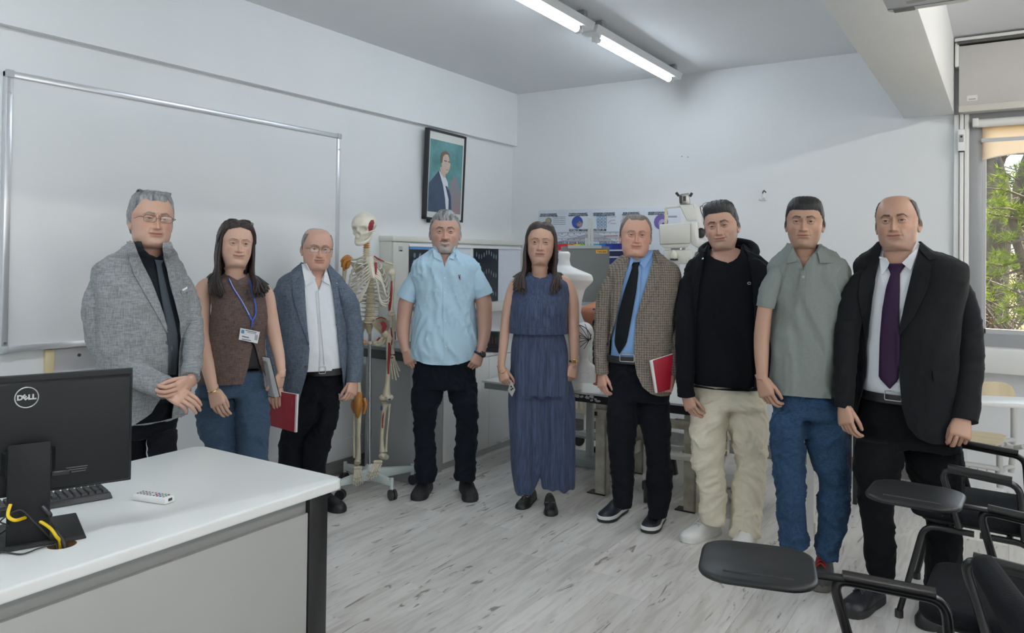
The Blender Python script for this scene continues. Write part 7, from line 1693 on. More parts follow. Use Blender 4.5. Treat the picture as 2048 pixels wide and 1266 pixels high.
p.hand((427, 780), (437, 812), 1, 15, dd=-.165, dd2=-.18, size=.88, curl=(22, 28, 18), thumb_in=.7)
p.hand((562, 746), (556, 777), -1, 55, dd=.0, dd2=-.0, size=.86, curl=(55, 60, 30), thumb_in=.2)
bo = p.finish_body([(548, 455, 498, .85), (560, 425, 520, .62), (585, 420, 534, .6), (640, 424, 532, .60), (690, 424, 522, .4)]); bvb = p.tree([bo])
p.strap(bvb, [(411, 780), (420, 784), (430, 782), (437, 776)], .0035, M_GOLD, 'bracelet', off=.003); h_, _n = hit(bvb, 440, 505)
MB().ball(p.L2W((-.066, .005, .075)), (.005, .005, .005)).build('earring', M_SILV, p.root)
shoe(p, (440, 1150), (442, 1115), M_SHOEB, M_SOLEB, L_=.25); shoe(p, (500, 1150), (502, 1115), M_SHOEB, M_SOLEB, L_=.25)
bk = thing('book', 'black-covered book with white page edges held under the arm beside the brown waistcoat', 'book', p.P(546, 755, 0)); bk_d = .0
def book(t, quad, D, th, cov, page):
    a = [Vector(at(x, y, D)) for x, y in quad]; n = (a[1]-a[0]).cross(a[3]-a[0]).normalized(); n = n if n.dot(-Vector(ray(*quad[0]))) > 0 else -n
    return a, n
a = [Vector(p.P(x, y, d)) for x, y, d in ((533, 716, -.03), (539, 716, -.055), (559, 793, -.055), (548, 795, -.03))]; dp = Vector(p.ef)*.15-Vector(p.er)*.07
MB().hexa([a[3], a[2], a[2]+dp, a[3]+dp, a[0], a[1], a[1]+dp, a[0]+dp]).build('pages', mat('page_white', (.70, .71, .70), .7), bk)
o = Vector(p.er)*.004-Vector((0, 0, 0)); 
for q0, q1 in ((0, 3), (1, 2)):
    w_ = (a[1]-a[0]).normalized()*(.004 if q0 else -.004); e_ = (a[3]-a[0]).normalized()*.003; b0, b1 = a[q0]-e_-dp*.03, a[q1]+e_-dp*.03
    MB().hexa([b1, b1+w_, b1+w_+dp*1.05, b1+dp*1.05, b0, b0+w_, b0+w_+dp*1.05, b0+dp*1.05]).build('cover', mat('book_black', (.02, .02, .022), .5), bk)

# ------------------------------------------------------------------ 3 blue-grey blazer
p = Person('person in blue-grey blazer over white shirt, glasses, bald top, beside the skeleton', 4.46, 645, None, 12)
skin3 = (.55, .33, .25)
p.head((640, 499), 40, dict(skin=skin3, brow=(.16, .12, .10), hair=(.26, .24, .23), scalp=.55, jaw=1.10, wide=1.06, neck=1.12, full=1.0, age=.5, smile=.15, open=.8, bald=(.205, -.02), hairline=[(0, .235), (30, .232), (48, .20), (62, .150), (78, .125), (86, .10), (100, .10), (115, .05), (180, .03)], iris=(.05, .04, .03)), yaw=10, pitch=-2, roll=2, dd=-.11)
p.hair_cap(hair_mat('short_grey_hair', (.26, .25, .24), '#4d4a48'), .004, seed=3, tex=.0012)
p.glasses((.03, .03, .035), w=.0265, h=.0155, rim=.0009)
J = cloth_mat('bluegrey_linen', '#4a5563', '#66717f', scale=280, k=.55, bump=.35)
rows = [(526, 604, 656, .9), (533, 597, 661, .8), (541, 585, 669, .68), (550, 570, 678, .60), (560, 558, 687, .56), (575, 553, 692, .57), (610, 556, 692, .66), (650, 560, 693, .74), (690, 562, 694, .80), (730, 562, 694, .82), (765, 565, 692, .80), (794, 568, 690, .78)]
L_ = [(526, 607), (567, 609), (618, 612), (660, 615), (691, 619), (730, 616), (760, 607), (796, 597)]; R_ = [(526, 653), (542, 656), (571, 664), (611, 670), (651, 674), (690, 678), (712, 681), (760, 687), (796, 691)]
sh = p.add('shirt', p.shell(rows[:-3]+[(737, 564, 691, .78)], [(526, 620), (545, 624), (570, 634), (580, 637)], [(526, 648), (545, 649), (570, 641), (580, 637)], grow=-.010, fold=(0.0054, 9, 13), thick=.003), M_SHIRTW, True)
jk = p.add('blazer', p.join([p.shell(rows, L_, R_, fold=(0.0081, 8, 17))]+p.sleeves([[(580, 572, 10), (568, 580, 16), (557, 605, 18.5), (552, 645, 19), (550, 700, 17, -.06), (552, 768, 14, -.19)], [(668, 570, 10), (681, 580, 17), (696, 605, 20), (705, 645, 20, .02), (709, 700, 18, .01), (708, 764, 15.5, -.02)]], (.009, 10), 9)), J, 60)
bv = p.tree([jk, sh]); bvj = p.tree([jk])
p.adds('lapel', ([p.drape(bv, [(602, 531), (585, 556), (586, 596), (602, 647), (618, 690)], [(607, 531), (609, 567), (612, 618), (615, 655), (619, 690)], .008), p.drape(bv, [(656, 540), (664, 571), (670, 611), (674, 655), (678, 690)], [(661, 545), (674, 565), (681, 605), (681, 650), (680, 690)], .008), p.drape(bv, [(598, 530), (588, 545), (582, 560)], [(606, 532), (600, 552), (590, 566)], .011)]), J, 40)
bvn = p.tree_neck([jk, sh]); p.adds('shirt_collar', ([p.drape(bvn, [(603, 528), (607, 550), (611, 573)], [(612, 527), (622, 545), (632, 556)], .014), p.drape(bvn, [(652, 537), (657, 553), (661, 571)], [(650, 546), (646, 553), (642, 560)], .014)]), M_SHIRTW, 40)
p.strap(bv, [(637, 582), (640, 620), (643, 660), (647, 700), (649, 730)], .0035, M_SHIRTW, 'placket', off=.004)
for a in ((640, 610), (643, 650), (646, 690), (648, 716)): p.button(bv, a[0], a[1], .0055, M_SHIRTW)
p.button(bvj, 612, 733, .009, M_BTN); p.button(bv, 673, 568, .006, M_SILV, 'lapel_pin'); p.button(bv, 674, 649, .008, M_BTN)
p.trousers([(735, 610, 686), (760, 600, 686), (800, 592, 682)], [(790, 583, 646), (830, 573, 640), (880, 560, 606), (920, 556, 602), (1022, 560, 602)], [(790, 632, 681), (830, 636, 676), (865, 620, 668), (885, 608, 663), (940, 606, 652), (1022, 608, 650)], cloth_mat('black_trouser', '#10141b', '#0b0e13', k=.4), fold=(0.0108, 8, 41))
belt(p, 734, 747, 606, 688, 638, 651, .82)
p.hand((708, 762), (704, 781), -1, 35, dd=-.02, dd2=-.05, size=.9, curl=(32, 45, 28), thumb_in=.5)
p.hand((553, 768), (549, 792), 1, 20, dd=-.20, dd2=-.235, size=.9, curl=(30, 35, 20))
p.finish_body([(530, 608, 652, .85), (548, 575, 674, .6), (575, 556, 690, .57), (700, 566, 690, .7)])
shoe(p, (688, 1026), (640, 1012), M_SHOEB, M_SOLEB, laces=M_BLK, label='black leather shoe'); shoe(p, (575, 1040), (590, 1012), M_SHOEB, M_SOLEB)
nb = thing('notebook', 'closed red notebook held low in front of the blue-grey blazer', 'notebook', at(565, 820, 4.15)); 
a = [Vector(at(x, y, d)) for x, y, d in ((537, 850, 4.22), (591, 865, 4.12), (594, 789, 4.12), (540, 780, 4.22))]; n = (a[1]-a[0]).cross(a[3]-a[0]).normalized(); n = n if n.dot(Vector(ray(565, 820))) < 0 else -n
M_REDC = mat('red_cover', (.30, .008, .025), .4, bump=(200, .1)); M_PAGE = mat('page_white', (.70, .71, .70), .7)
bev_build(MB().hexa([a[0], a[1], a[2], a[3], a[0]+n*.002, a[1]+n*.002, a[2]+n*.002, a[3]+n*.002]), 'front_cover', M_REDC, nb, .0006)
MB().hexa([q-n*.012 for q in a]+[q-n*.0003 for q in a]).build('pages', M_PAGE, nb); MB().hexa([q-n*.0145 for q in a]+[q-n*.0122 for q in a]).build('back_cover', mat('grey_board', (.35, .36, .37), .5), nb)
u_ = (a[1]-a[0]).normalized(); v_ = (a[3]-a[0]).normalized(); MB().tube([a[1]-u_*.004+n*.002+v_*.002, a[2]-u_*.004+n*.002-v_*.002], .0022, 6).build('page_edge', M_PAGE, nb)
tx = MB(); text_on(tx, 'NOTEBOOK', .005, a[2]-u_*.028+n*.0022-v_*.035, -v_, u_, bold=0); 
MB().box(a[2]-u_*.03+n*.0022-v_*.05, (.002, .03, .0006), M=Matrix((u_, v_, n)).transposed()).build('cover_print', mat('faded_print', (.42, .12, .13), .5), nb)

# ------------------------------------------------------------------ 4 light-blue short-sleeved shirt
p = Person('person smiling in a light blue short-sleeved shirt, black trousers and a smartwatch', 4.78, 890, None, 0)
skin4 = (.50, .30, .23)
p.head((890.5, 463), 41, dict(skin=skin4, brow=(.04, .03, .028), hair=(.30, .30, .30), jaw=1.04, wide=1.05, neck=1.12, age=.55, smile=1.0, teeth=1, open=.7, beard=dict(dark=(.03, .025, .024), grey=(.36, .35, .34)), stubble=(.35, (.26, .23, .21)), hairline=[(0, .178), (22, .178), (38, .186), (50, .168), (62, .148), (76, .128), (84, .10), (100, .095), (115, .05), (180, .03)], iris=(.04, .03, .02)), yaw=0, pitch=3, roll=0, dd=-.10)
Hg = mat('silver_hair', (.36, .36, .36), .4, var=(70, .5, '#3a3f40'), bump=(160, .5), stretch=(1, .15, .2))
p.hair_cap(Hg, fn=lambda L: .004+.013*sstep(.17, .215, L[:, 2])*sstep(.05, .02, np.abs(L[:, 0])), seed=4, tex=.0022, flow=(1.2, .15, .3))
SB = cloth_mat('light_blue_cotton', '#aecadb', '#a2bfd1', k=.35, scale=900, bump=.2)
rows = [(492, 868, 912, .95), (499, 864, 917, .9), (506, 857, 926, .76), (513, 847, 937, .64), (522, 834, 949, .56), (532, 825, 958, .54), (550, 824, 960, .55), (575, 828, 956, .60), (602, 831, 951, .66), (640, 829, 951, .72), (680, 825, 953, .76), (705, 823, 953, .76), (724, 824, 951, .76)]
L_ = [(492, 871), (502, 878), (515, 884), (525, 887), (535, 889)]; R_ = [(492, 910), (502, 906), (515, 897), (525, 891), (535, 889)]
sm_ = p.sleeves([[(850, 544, 10), (836, 553, 17), (822, 577, 19.5), (812.5, 598, 20)], [(936, 542, 10), (949, 552, 17), (960, 574, 20), (967, 592, 20.5)]], (.006, 12), 4)
sh = p.add('shirt', p.join([p.shell(rows, L_, R_, fold=(.0175, 9, 52), thick=.003, hem=.035)]+sm_), SB, 60); bv = p.tree([sh])
bvn = p.tree_neck([sh]); p.adds('shirt_collar', ([p.drape(bvn, [(866, 492), (866, 503), (868, 515)], [(871, 494), (878, 508), (885, 523)], .012, nu=4), p.drape(bvn, [(912, 490), (911, 502), (908, 520)], [(908, 496), (903, 506), (896, 514)], .012, nu=4)]), SB, 40); bv = p.tree([sh])
p.add('placket', p.drape(bv, [(885.5, 545), (886, 600), (887, 660), (888, 719)], [(893.5, 545), (894, 600), (895, 660), (895.5, 719)], .004, nv=24, nu=3), SB, 40)
for y in (556, 585, 614, 642, 668, 693): p.button(bv, 890+(y-556)*.013, y, .006, M_SHIRTW)
p.button(bv, 907, 517, .005, M_BLK, 'collar_button')
lg_ = mat('crest_brown', (.18, .07, .05), .6); lo = MB()
for dx, dy, r in ((0, 0, 2.0), (-1.5, -3.2, 1.3), (1.2, -3.6, 1.1), (.5, 3.0, 1.4), (1.4, 5.2, .9), (-.4, 1.6, 1.2)):
    h_, nn = hit(bv, 919+dx, 554+dy)
    if h_ is not None: lo.ball(h_-Vector(ray(919, 554)).normalized()*.002, (r*p.m, .0025, r*p.m), 8, 5)
lo.build('chest_emblem', lg_, p.root)
p.trousers([(705, 826, 951), (735, 823, 954), (775, 822, 956)], [(765, 822, 890), (800, 824, 882), (835, 827, 871), (880, 829, 868), (915, 830, 873), (952, 832, 872), (960, 832, 868)], [(765, 890, 956), (800, 901, 956), (832, 911, 956), (880, 911, 954), (915, 909, 952), (950, 909, 949), (959, 911, 949)], cloth_mat('black_denim', '#121922', '#0d131a', k=.5), fold=(0.0121, 9, 61))
arms = [p.limb([(842, 552, 11), (824, 580, 14.5), (813, 605, 16), (808, 637, 14.5), (806, 665, 13.2, -.02), (809, 688, 10.2, -.04), (812, 704, 9, -.05)], 18, 5), p.limb([(944, 552, 11), (958, 578, 14.5), (967, 602, 16.5), (969, 640, 15, 0), (968, 670, 12.8, -.02), (964, 692, 10, -.04), (961, 708, 9, -.05)], 18, 5)]
p.skin_parts = arms+p.skin_parts
p.hand((812, 700), (822, 730), 1, 25, dd=-.05, dd2=-.07, size=.95, curl=(35, 48, 30), thumb_in=.55)
p.hand((961, 704), (948, 734), -1, 20, dd=-.05, dd2=-.07, size=.95, curl=(38, 50, 30), thumb_in=.55)
bo = p.finish_body([(500, 868, 912, .85), (515, 850, 935, .62), (540, 832, 952, .56), (600, 833, 949, .6), (700, 828, 949, .68)]); bvb = p.tree([bo])
wt = p.strap(bvb, [(949, 703), (955, 706), (962, 710), (969, 713), (973, 714)], .008, mat('navy_strap', (.01, .02, .07), .5), 'smartwatch', off=.003)
h_, nn = hit(bvb, 963, 709)
if h_ is not None:
    q = p.P(964, 710, -.085); d_ = Vector((-p.ef*.7+p.er*.6+np.array([0, 0, .35]))).normalized(); M = d_.to_track_quat('Z', 'Y').to_matrix().to_4x4()
    MB().lathe([(.018, -.004), (.0215, 0), (.0215, .006), (.018, .009), (.004, .0092)], Vector(h_)+d_*.006+Vector(p.er)*.004, 22, M).build('watch_case', mat('watch_black', (.012, .012, .014), .15), wt)
M_SNK = mat('black_nubuck', (.020, .021, .024), .8, bump=(150, .3))
shoe(p, (832, 1003), (858, 972), M_SNK, M_SOLEB, laces=M_BLK, sole=.032, W_=.105, H_=.082, label='black lace-up trekking shoe'); shoe(p, (942, 1006), (926, 972), M_SNK, M_SOLEB, laces=M_BLK, sole=.032, W_=.105, H_=.082, label='black lace-up trekking shoe')

# ------------------------------------------------------------------ 5 woman in denim
p = Person('person with long brown hair in a dark denim sleeveless top and wide trousers', 4.52, 1081, None, 0)
skin5 = (.50, .31, .23)
p.head((1080.5, 485), 41, dict(skin=skin5, brow=(.05, .03, .022), female=1, jaw=.98, wide=1.02, smile=.1, age=.3, nose=1.15, hair=(.03, .022, .02), lip=(.34, .15, .13), hairline=[(0, .200), (40, .185), (60, .15), (75, .12), (95, .06), (180, .02)], iris=(.04, .03, .02), neck=.86), yaw=-2, pitch=6, roll=2, dd=-.10)
Hb = hair_mat('brown_hair', (.030, .023, .020), '#3d2f2a', .40)
p.hair_cap(Hb, fn=lambda L: .009+.005*sstep(.0, .02, np.abs(L[:, 0])), tex=.002, flow=(.2, 1, .4))
long_hair(p, Hb, [(1050, 584, -.12), (1030, 582, -.10), (1021, 562, .03)], [(1102, 586, -.12), (1120, 576, -.10), (1130, 556, .03)], 38, 6, part=.0)
DN = mat('dark_chambray', '#25324b', .75, var=(60, .35, '#3f4d6c'), bump=(220, .08), stretch=(2.2, 2.2, .12), sheen=.1)
rows = [(545, 1060, 1101, .95), (549, 1052, 1108, .82), (554, 1042, 1118, .70), (560, 1032, 1129, .60), (570, 1026, 1136, .56), (588, 1024, 1138, .62), (612, 1022, 1137, .76), (640, 1020, 1135, .74), (666, 1018, 1135, .70)]
L_ = [(545, 1062), (551, 1065), (554, 1071), (556, 1079)]; R_ = [(545, 1099), (551, 1096), (554, 1090), (556, 1081)]
tp5 = p.add('sleeveless_top', p.shell(rows, L_, R_, fold=(0.0068, 9, 71), thick=.004), DN, 60)
bv = p.tree([tp5]); p.add('hem_band', p.drape(bv, [(1020, 655), (1050, 657), (1080, 658), (1110, 657), (1134, 655)], [(1020, 665), (1050, 667), (1080, 668), (1110, 667), (1134, 665)], .004, nv=24, nu=3), DN, 40)
pm = p.trousers([(662, 1023, 1131), (690, 1018, 1138), (720, 1016, 1143), (790, 1015, 1150)], [(740, 1015, 1086), (800, 1016, 1086), (880, 1018, 1086), (940, 1020, 1081), (984, 1025, 1072)], [(740, 1078, 1146), (800, 1081, 1150), (880, 1082, 1151), (940, 1083, 1151), (976, 1086, 1150)], DN, fold=None, name='wide_trousers', legk=.72)
nV = len(pm.data.vertices); co = np.empty(nV*3); pm.data.vertices.foreach_get('co', co); co = co.reshape(-1, 3); no = np.empty(nV*3); pm.data.vertices.foreach_get('normal', no); no = no.reshape(-1, 3)
ang = (co+np.array(ORG[pm.name])-np.array(p.P(1081, 800)))@p.er; zz = co[:, 2]+ORG[pm.name][2]
amp = .007*sstep(1.02, .80, zz)+.004; pl_ = np.sin(ang*95+1.5*np.sin(zz*3.1))*.6+np.sin(ang*51+zz*2)*.5
pm.data.vertices.foreach_set('co', (co+no*(amp*pl_)[:, None]).ravel())
arms = [p.limb([(1040, 560, 9), (1028, 572, 11), (1019, 605, 12), (1011, 652, 10.2), (1007, 690, 9.2, -.02), (1003, 725, 7.6, -.03), (1003, 740, 7.2, -.03)], 18, 5), p.limb([(1120, 558, 9), (1134, 568, 12), (1144, 600, 13), (1146, 640, 12.2), (1148, 680, 10.6, -.02), (1148, 715, 8.2, -.03), (1147, 732, 7.6, -.03)], 18, 5)]
p.skin_parts = arms+p.skin_parts
p.hand((1003, 736), (1010, 765), 1, 30, dd=-.03, dd2=-.06, size=.86, curl=(40, 45, 25), thumb_in=.4)
p.hand((1147, 729), (1141, 760), -1, 25, dd=-.03, dd2=-.05, size=.86, curl=(40, 52, 30), thumb_in=.6)
bo = p.finish_body([(547, 1062, 1099, .85), (556, 1042, 1118, .62), (572, 1030, 1132, .56), (620, 1026, 1132, .62), (660, 1022, 1130, .62)]); bvb = p.tree([bo])
p.strap(bvb, [(1139, 722), (1144, 724), (1150, 724), (1155, 722)], .006, M_GOLD, 'wristwatch', off=.003)
q = p.P(1149, 723, -.075); MB().box(q, (.026, .010, .028), rz=YAW-.3, bev=.004).build('watch_case', M_GOLD, p.root); MB().box(Vector(q)-Vector(p.ef)*.006, (.018, .002, .020), rz=YAW-.3).build('watch_dial', mat('dial_dark', (.12, .09, .04), .3), p.root)
p.strap(bvb, [(998, 744), (1003, 747), (1008, 745), (1012, 741)], .0022, M_GOLD, 'bracelet', off=.002); 
MB().ball(p.L2W((.068, .0, .072)), (.006, .004, .008)).build('earring', M_SILV, p.root)
for toe, heel, an in (((1038, 1020), (1072, 990), .8), ((1101, 1034), (1098, 1000), .8)):
    h5, B5, d5, n5, zt5, L5 = shoe(p, toe, heel, M_SHOEB, M_SOLEB, name='loafer', L_=.25, W_=.086, sole=.014, H_=.058)
    for s_ in (-1, 1):
        c = B5+d5*(.60*L5)+n5*(.018*s_)+Vector((0, 0, zt5(.6)+.001)); MB().tube([c+n5*.008*math.cos(t)+d5*.012*math.sin(t)-Vector((0, 0, .004*abs(math.cos(t)))) for t in np.linspace(0, 6.283, 13)], .0022, 6).build('metal_bit', mat('pale_gold', (.62, .55, .42), .25, metal=1), h5)
ph = thing('phone', 'silver phone with camera lenses held beside the denim trousers', 'phone', p.P(1021, 777, -.1)); a = [Vector(p.P(x, y, d)) for x, y, d in ((1014, 771, -.09), (1026, 791, -.10), (1031, 782, -.13), (1023, 760, -.12))]
a = [Vector(p.P(x, y, d)) for x, y, d in ((1015, 781, -.10), (1024, 794, -.10), (1030, 780, -.12), (1022, 760, -.12))]
n = (a[1]-a[0]).cross(a[3]-a[0]).normalized(); n = n if n.dot(-Vector(ray(1022, 778))) > 0 else -n
bev_build(MB().hexa([q-n*.009 for q in a]+a), 'phone_body', mat('phone_silver', (.55, .54, .52), .25, metal=.4), ph, .002)
cc = (a[2]+a[3])/2*.62+(a[0]+a[1])/2*.38
for i, j in ((-1, 0), (.6, .9), (.6, -.9)): MB().ball(cc+(a[3]-a[0]).normalized()*.009*i+(a[1]-a[0]).normalized()*.008*j+n*.001, (.0055, .0055, .0055), 10, 6).build('camera_lens', M_BLK, ph)

# ------------------------------------------------------------------ 6 checked blazer
p = Person('person in brown checked blazer, blue shirt and black tie with a red notebook', 4.26, 1280, None, -8)
skin6 = (.58, .33, .25)
p.head((1273.5, 470), 40.5, dict(skin=skin6, brow=(.22, .15, .12), hair=(.20, .17, .14), scalp=.7, jaw=1.12, wide=1.06, neck=1.12, full=.8, age=.9, smile=.35, open=.85, nose=1.05, hairline=[(0, .203), (20, .201), (36, .212), (48, .185), (62, .150), (78, .128), (84, .10), (100, .095), (115, .05), (180, .03)], iris=(.07, .08, .085)), yaw=4, pitch=2, roll=2, dd=-.11)
p.hair_cap(hair_mat('greying_hair', (.21, .18, .15), '#5a544e'), .0065, seed=6, tex=.002)
J = cloth_mat('brown_check', '#5d564f', '#8b8378', 'check', scale=420, k=.55, bump=.3)
rows = [(500, 1258, 1314, .95), (508, 1250, 1321, .82), (516, 1238, 1333, .68), (525, 1226, 1347, .60), (535, 1217, 1357, .56), (552, 1213, 1361, .57), (590, 1216, 1356, .66), (640, 1220, 1350, .74), (690, 1219, 1347, .78), (735, 1213, 1345, .78), (770, 1208, 1342, .78), (784, 1206, 1340, .78)]
L_ = [(500, 1261), (525, 1257), (563, 1247), (600, 1239), (636, 1232), (687, 1219), (720, 1214), (786, 1206)]; R_ = [(500, 1307), (525, 1305), (549, 1298), (596, 1284), (636, 1272), (669, 1269), (705, 1268), (741, 1273), (765, 1285), (778, 1302), (786, 1330)]
SH = cloth_mat('blue_shirt', '#86a8d6', '#789cca', k=.35, scale=900)
sh = p.add('shirt', p.shell(rows[:-3]+[(711, 1218, 1341, .74)], [(500, 1266), (514, 1270), (520, 1272)], [(500, 1299), (514, 1288), (520, 1274)], grow=-.010, fold=(0.0041, 9, 83), thick=.003), SH, True)
jk = p.add('blazer', p.join([p.shell(rows, L_, R_, fold=(0.0081, 8, 87))]+p.sleeves([[(1240, 550, 10), (1227, 560, 16), (1214, 590, 18.5, .01), (1207, 630, 18, .02), (1203, 680, 16, .02), (1204, 748, 13, 0)], [(1332, 550, 10), (1345, 560, 17), (1356, 590, 20), (1359, 635, 20), (1353, 690, 18.5, -.03), (1344, 752, 16, -.08)]], (.008, 10), 3)), J, 60)
bv = p.tree([jk, sh]); bvj = p.tree([jk])
p.adds('lapel', ([p.drape(bv, [(1238, 528), (1227, 560), (1222, 600), (1222, 640), (1220, 680)], [(1257, 524), (1247, 563), (1239, 600), (1232, 636), (1221, 680)], .008), p.drape(bv, [(1306, 520), (1298, 549), (1284, 596), (1273, 634)], [(1324, 533), (1320, 556), (1302, 592), (1274, 634)], .008), p.drape(bv, [(1309, 505), (1312, 515), (1316, 529)], [(1316, 505), (1322, 513), (1327, 522)], .011), p.drape(bv, [(1258, 516), (1252, 522), (1245, 530)], [(1250, 512), (1243, 518), (1236, 525)], .011)]), J, 40)
p.add('tie', p.drape(p.tree_neck([jk, shirt]) if p.D < 3.3 else p.tree_neck([jk, sh]), [(1263, 525), (1265, 534), (1261, 545), (1249, 580), (1238, 620), (1232, 651), (1228, 687), (1237, 707)], [(1281, 524), (1276, 534), (1277, 545), (1273, 580), (1266, 620), (1260, 651), (1252.6, 688), (1239, 708)], .008, nu=6, nv=26, lift=lambda v, u: .005*(1-(2*u-1)**2)), cloth_mat('black_tie', '#14181c', '#0e1114', k=.4, scale=1200, rough=.55), True)
bvn = p.tree_neck([jk, sh]); p.adds('shirt_collar', ([p.drape(bvn, [(1261, 512), (1260, 524), (1258, 539)], [(1266, 517), (1268, 522), (1264, 528)], .014, nu=4), p.drape(bvn, [(1307, 501), (1300, 518), (1289, 537)], [(1299, 508), (1288, 518), (1279, 526)], .014, nu=4)]), SH, 40)
p.button(bvj, 1270, 638, .009, M_BTN); p.button(bvj, 1214, 688, .009, M_BTN); p.button(bv, 1314, 540, .006, mat('pin_copper', (.4, .15, .08), .3, metal=.8), 'lapel_pin')
p.add('pocket_flap', p.drape(bv, [(1310, 684), (1328, 685), (1346, 685)], [(1310, 699), (1328, 700), (1346, 698)], .006, nv=8), J, 40)
p.trousers([(708, 1217, 1332), (745, 1211, 1341), (800, 1211, 1343)], [(800, 1211, 1276), (839, 1213, 1275), (890, 1218, 1270), (960, 1223, 1267), (1012, 1227, 1265)], [(800, 1274, 1343), (839, 1277, 1341), (911, 1293, 1341), (960, 1292, 1345), (1032, 1297, 1335)], cloth_mat('navy_black_wool', '#11151d', '#0c0f15', k=.4), fold=(0.0081, 8, 91))
belt(p, 709, 723, 1216, 1334, 1240, 1268, .77)
p.hand((1204, 746), (1204, 768), 1, 50, dd=0, dd2=-.02, size=.9, curl=(32, 45, 25), thumb_in=.5)
p.hand((1343, 752), (1335, 775), -1, 40, dd=-.09, dd2=-.11, size=.92, curl=(50, 55, 30), thumb_in=.1)
p.finish_body([(508, 1266, 1304, .5, .02), (520, 1240, 1332, .42, .02), (545, 1222, 1352, .4, .01), (690, 1228, 1338, .45)])
for toe, heel in (((1203, 1046), (1256, 1014)), ((1294, 1068), (1324, 1030))): shoe(p, toe, heel, mat('navy_leather', (.012, .015, .025), .42, bump=(90, .2)), M_SOLEB, welt=M_WSOLE, sole=.034, W_=.105, H_=.072, label='dark shoe with a white welt')
nb2 = thing('notebook', 'spiral-bound red notebook held against the checked blazer', 'notebook', p.P(1325, 750, -.1))
a = [Vector(p.P(x, y, d)) for x, y, d in ((1312, 786, -.185), (1340, 779, -.15), (1346, 708, -.16), (1301, 722, -.205))]; n = (a[1]-a[0]).cross(a[3]-a[0]).normalized(); n = n if n.dot(Vector(ray(1325, 750))) < 0 else -n
u_ = (a[1]-a[0]).normalized(); e_ = (a[3]-a[0]).normalized()
bev_build(MB().hexa([a[0]+u_*.010, a[1], a[2], a[3]+u_*.014]+[q+n*.002 for q in (a[0]+u_*.010, a[1], a[2], a[3]+u_*.014)]), 'front_cover', M_REDC, nb2, .0006); MB().hexa([q-n*.012 for q in a]+[q-n*.0003 for q in a]).build('pages', M_PAGE, nb2); MB().hexa([q-n*.0145 for q in a]+[q-n*.0122 for q in a]).build('back_cover', M_REDC, nb2)
sp_ = MB()
for i in range(16):
    c = a[3].lerp(a[2], (i+.5)/16); sp_.tube([c+n*.004*math.cos(t)+e_*.004*math.sin(t)-n*.005 for t in np.linspace(0, 6.28, 9)], .0008, 4)
sp_.build('spiral_wire', M_SILV, nb2)['kind'] = 'stuff'

# ------------------------------------------------------------------ 7 black hoodie, cream trousers
p = Person('person in black hoodie and T-shirt, cream trousers, glasses on the head', 4.12, 1450, None, -14)
skin7 = (.53, .32, .24)
p.head((1436, 452), 45, dict(skin=skin7, brow=(.03, .022, .02), hair=(.06, .055, .055), jaw=1.02, wide=1.03, neck=1.10, age=.35, smile=.3, browk=1.25, open=.9, stubble=(.30, (.20, .16, .145)), hairline=[(0, .182), (25, .183), (42, .175), (52, .155), (66, .135), (78, .12), (86, .095), (100, .095), (115, .05), (180, .03)], iris=(.03, .02, .015)), yaw=-10, pitch=-1, roll=-8, dd=-.10)
p.hair_cap(mat('dark_hair_grey_sides', (.022, .022, .025), .4, var=(60, .5, '#1a1b1e'), bump=(160, .6), stretch=(1, .2, .3)), fn=lambda L: .004+.013*sstep(.17, .215, L[:, 2])*sstep(-.04, .04, L[:, 1])+.006*sstep(.17, .22, L[:, 2]), seed=7, tex=.0030, flow=(.8, .3, .3))
p.glasses((.02, .02, .022), w=.028, h=.019, rim=.0014, push=(-.012, -.045, .113), tilt=34, name='glasses')
BT = cloth_mat('black_jersey_cloth', '#11141a', '#0c0f14', k=.4, scale=600, bump=.12)
HD = cloth_mat('black_fleece', '#12151b', '#0e1116', k=.4, scale=420, bump=.22)
rows = [(490, 1415, 1484, .95), (497, 1409, 1495, .85), (505, 1400, 1506, .73), (515, 1389, 1521, .63), (527, 1377, 1535, .57), (545, 1369, 1543, .55), (575, 1370, 1540, .60), (620, 1372, 1530, .66), (680, 1373, 1523, .70), (735, 1374, 1519, .72), (768, 1377, 1516, .72)]
TL_ = [(490, 1418), (512, 1421), (518, 1430), (522, 1442), (525, 1455)]; TR_ = [(490, 1483), (506, 1480), (516, 1474), (522, 1466), (525, 1457)]
ts = p.add('t_shirt', p.shell(rows, TL_, TR_, grow=-.010, fold=(0.0054, 8, 101), thick=.003), BT, 60)
L_ = [(490, 1414), (516, 1409), (560, 1400), (614, 1394), (680, 1391), (723, 1391), (768, 1386)]; R_ = [(490, 1484), (512, 1497), (560, 1506), (650, 1510), (720, 1510), (768, 1508)]
hd = p.add('hoodie', p.join([p.shell(rows[:-1]+[(772, 1373, 1520, .74)], L_, R_, fold=(0.0108, 8, 107), thick=.007)]+p.sleeves([[(1396, 545, 11), (1385, 556, 18), (1375, 590, 21.5), (1372, 635, 21, -.04), (1370, 700, 20, -.06), (1371, 760, 18, -.08), (1372, 777, 16.5, -.08), (1372, 792, 17, -.08)], [(1516, 545, 11), (1527, 556, 18), (1537, 590, 21), (1540, 630, 21), (1537, 690, 19, .02), (1534, 775, 16, .0)]], (.011, 9), 13)+[p.limb([(1412, 508, 6, -.05), (1404, 500, 8, .02), (1425, 488, 9, .09), (1462, 484, 10, .11), (1500, 490, 10, .07), (1512, 504, 8, -.01), (1503, 516, 6, -.06)], 12, 6)]), HD, 60)
bv = p.tree([hd, ts])
p.strap(bv, [(1405, 519), (1402, 560), (1397, 600), (1394, 640)], .003, BT, 'drawcord', off=.005); p.button(bv, 1406, 518, .006, M_SILV, 'eyelet')
em = MB(); 
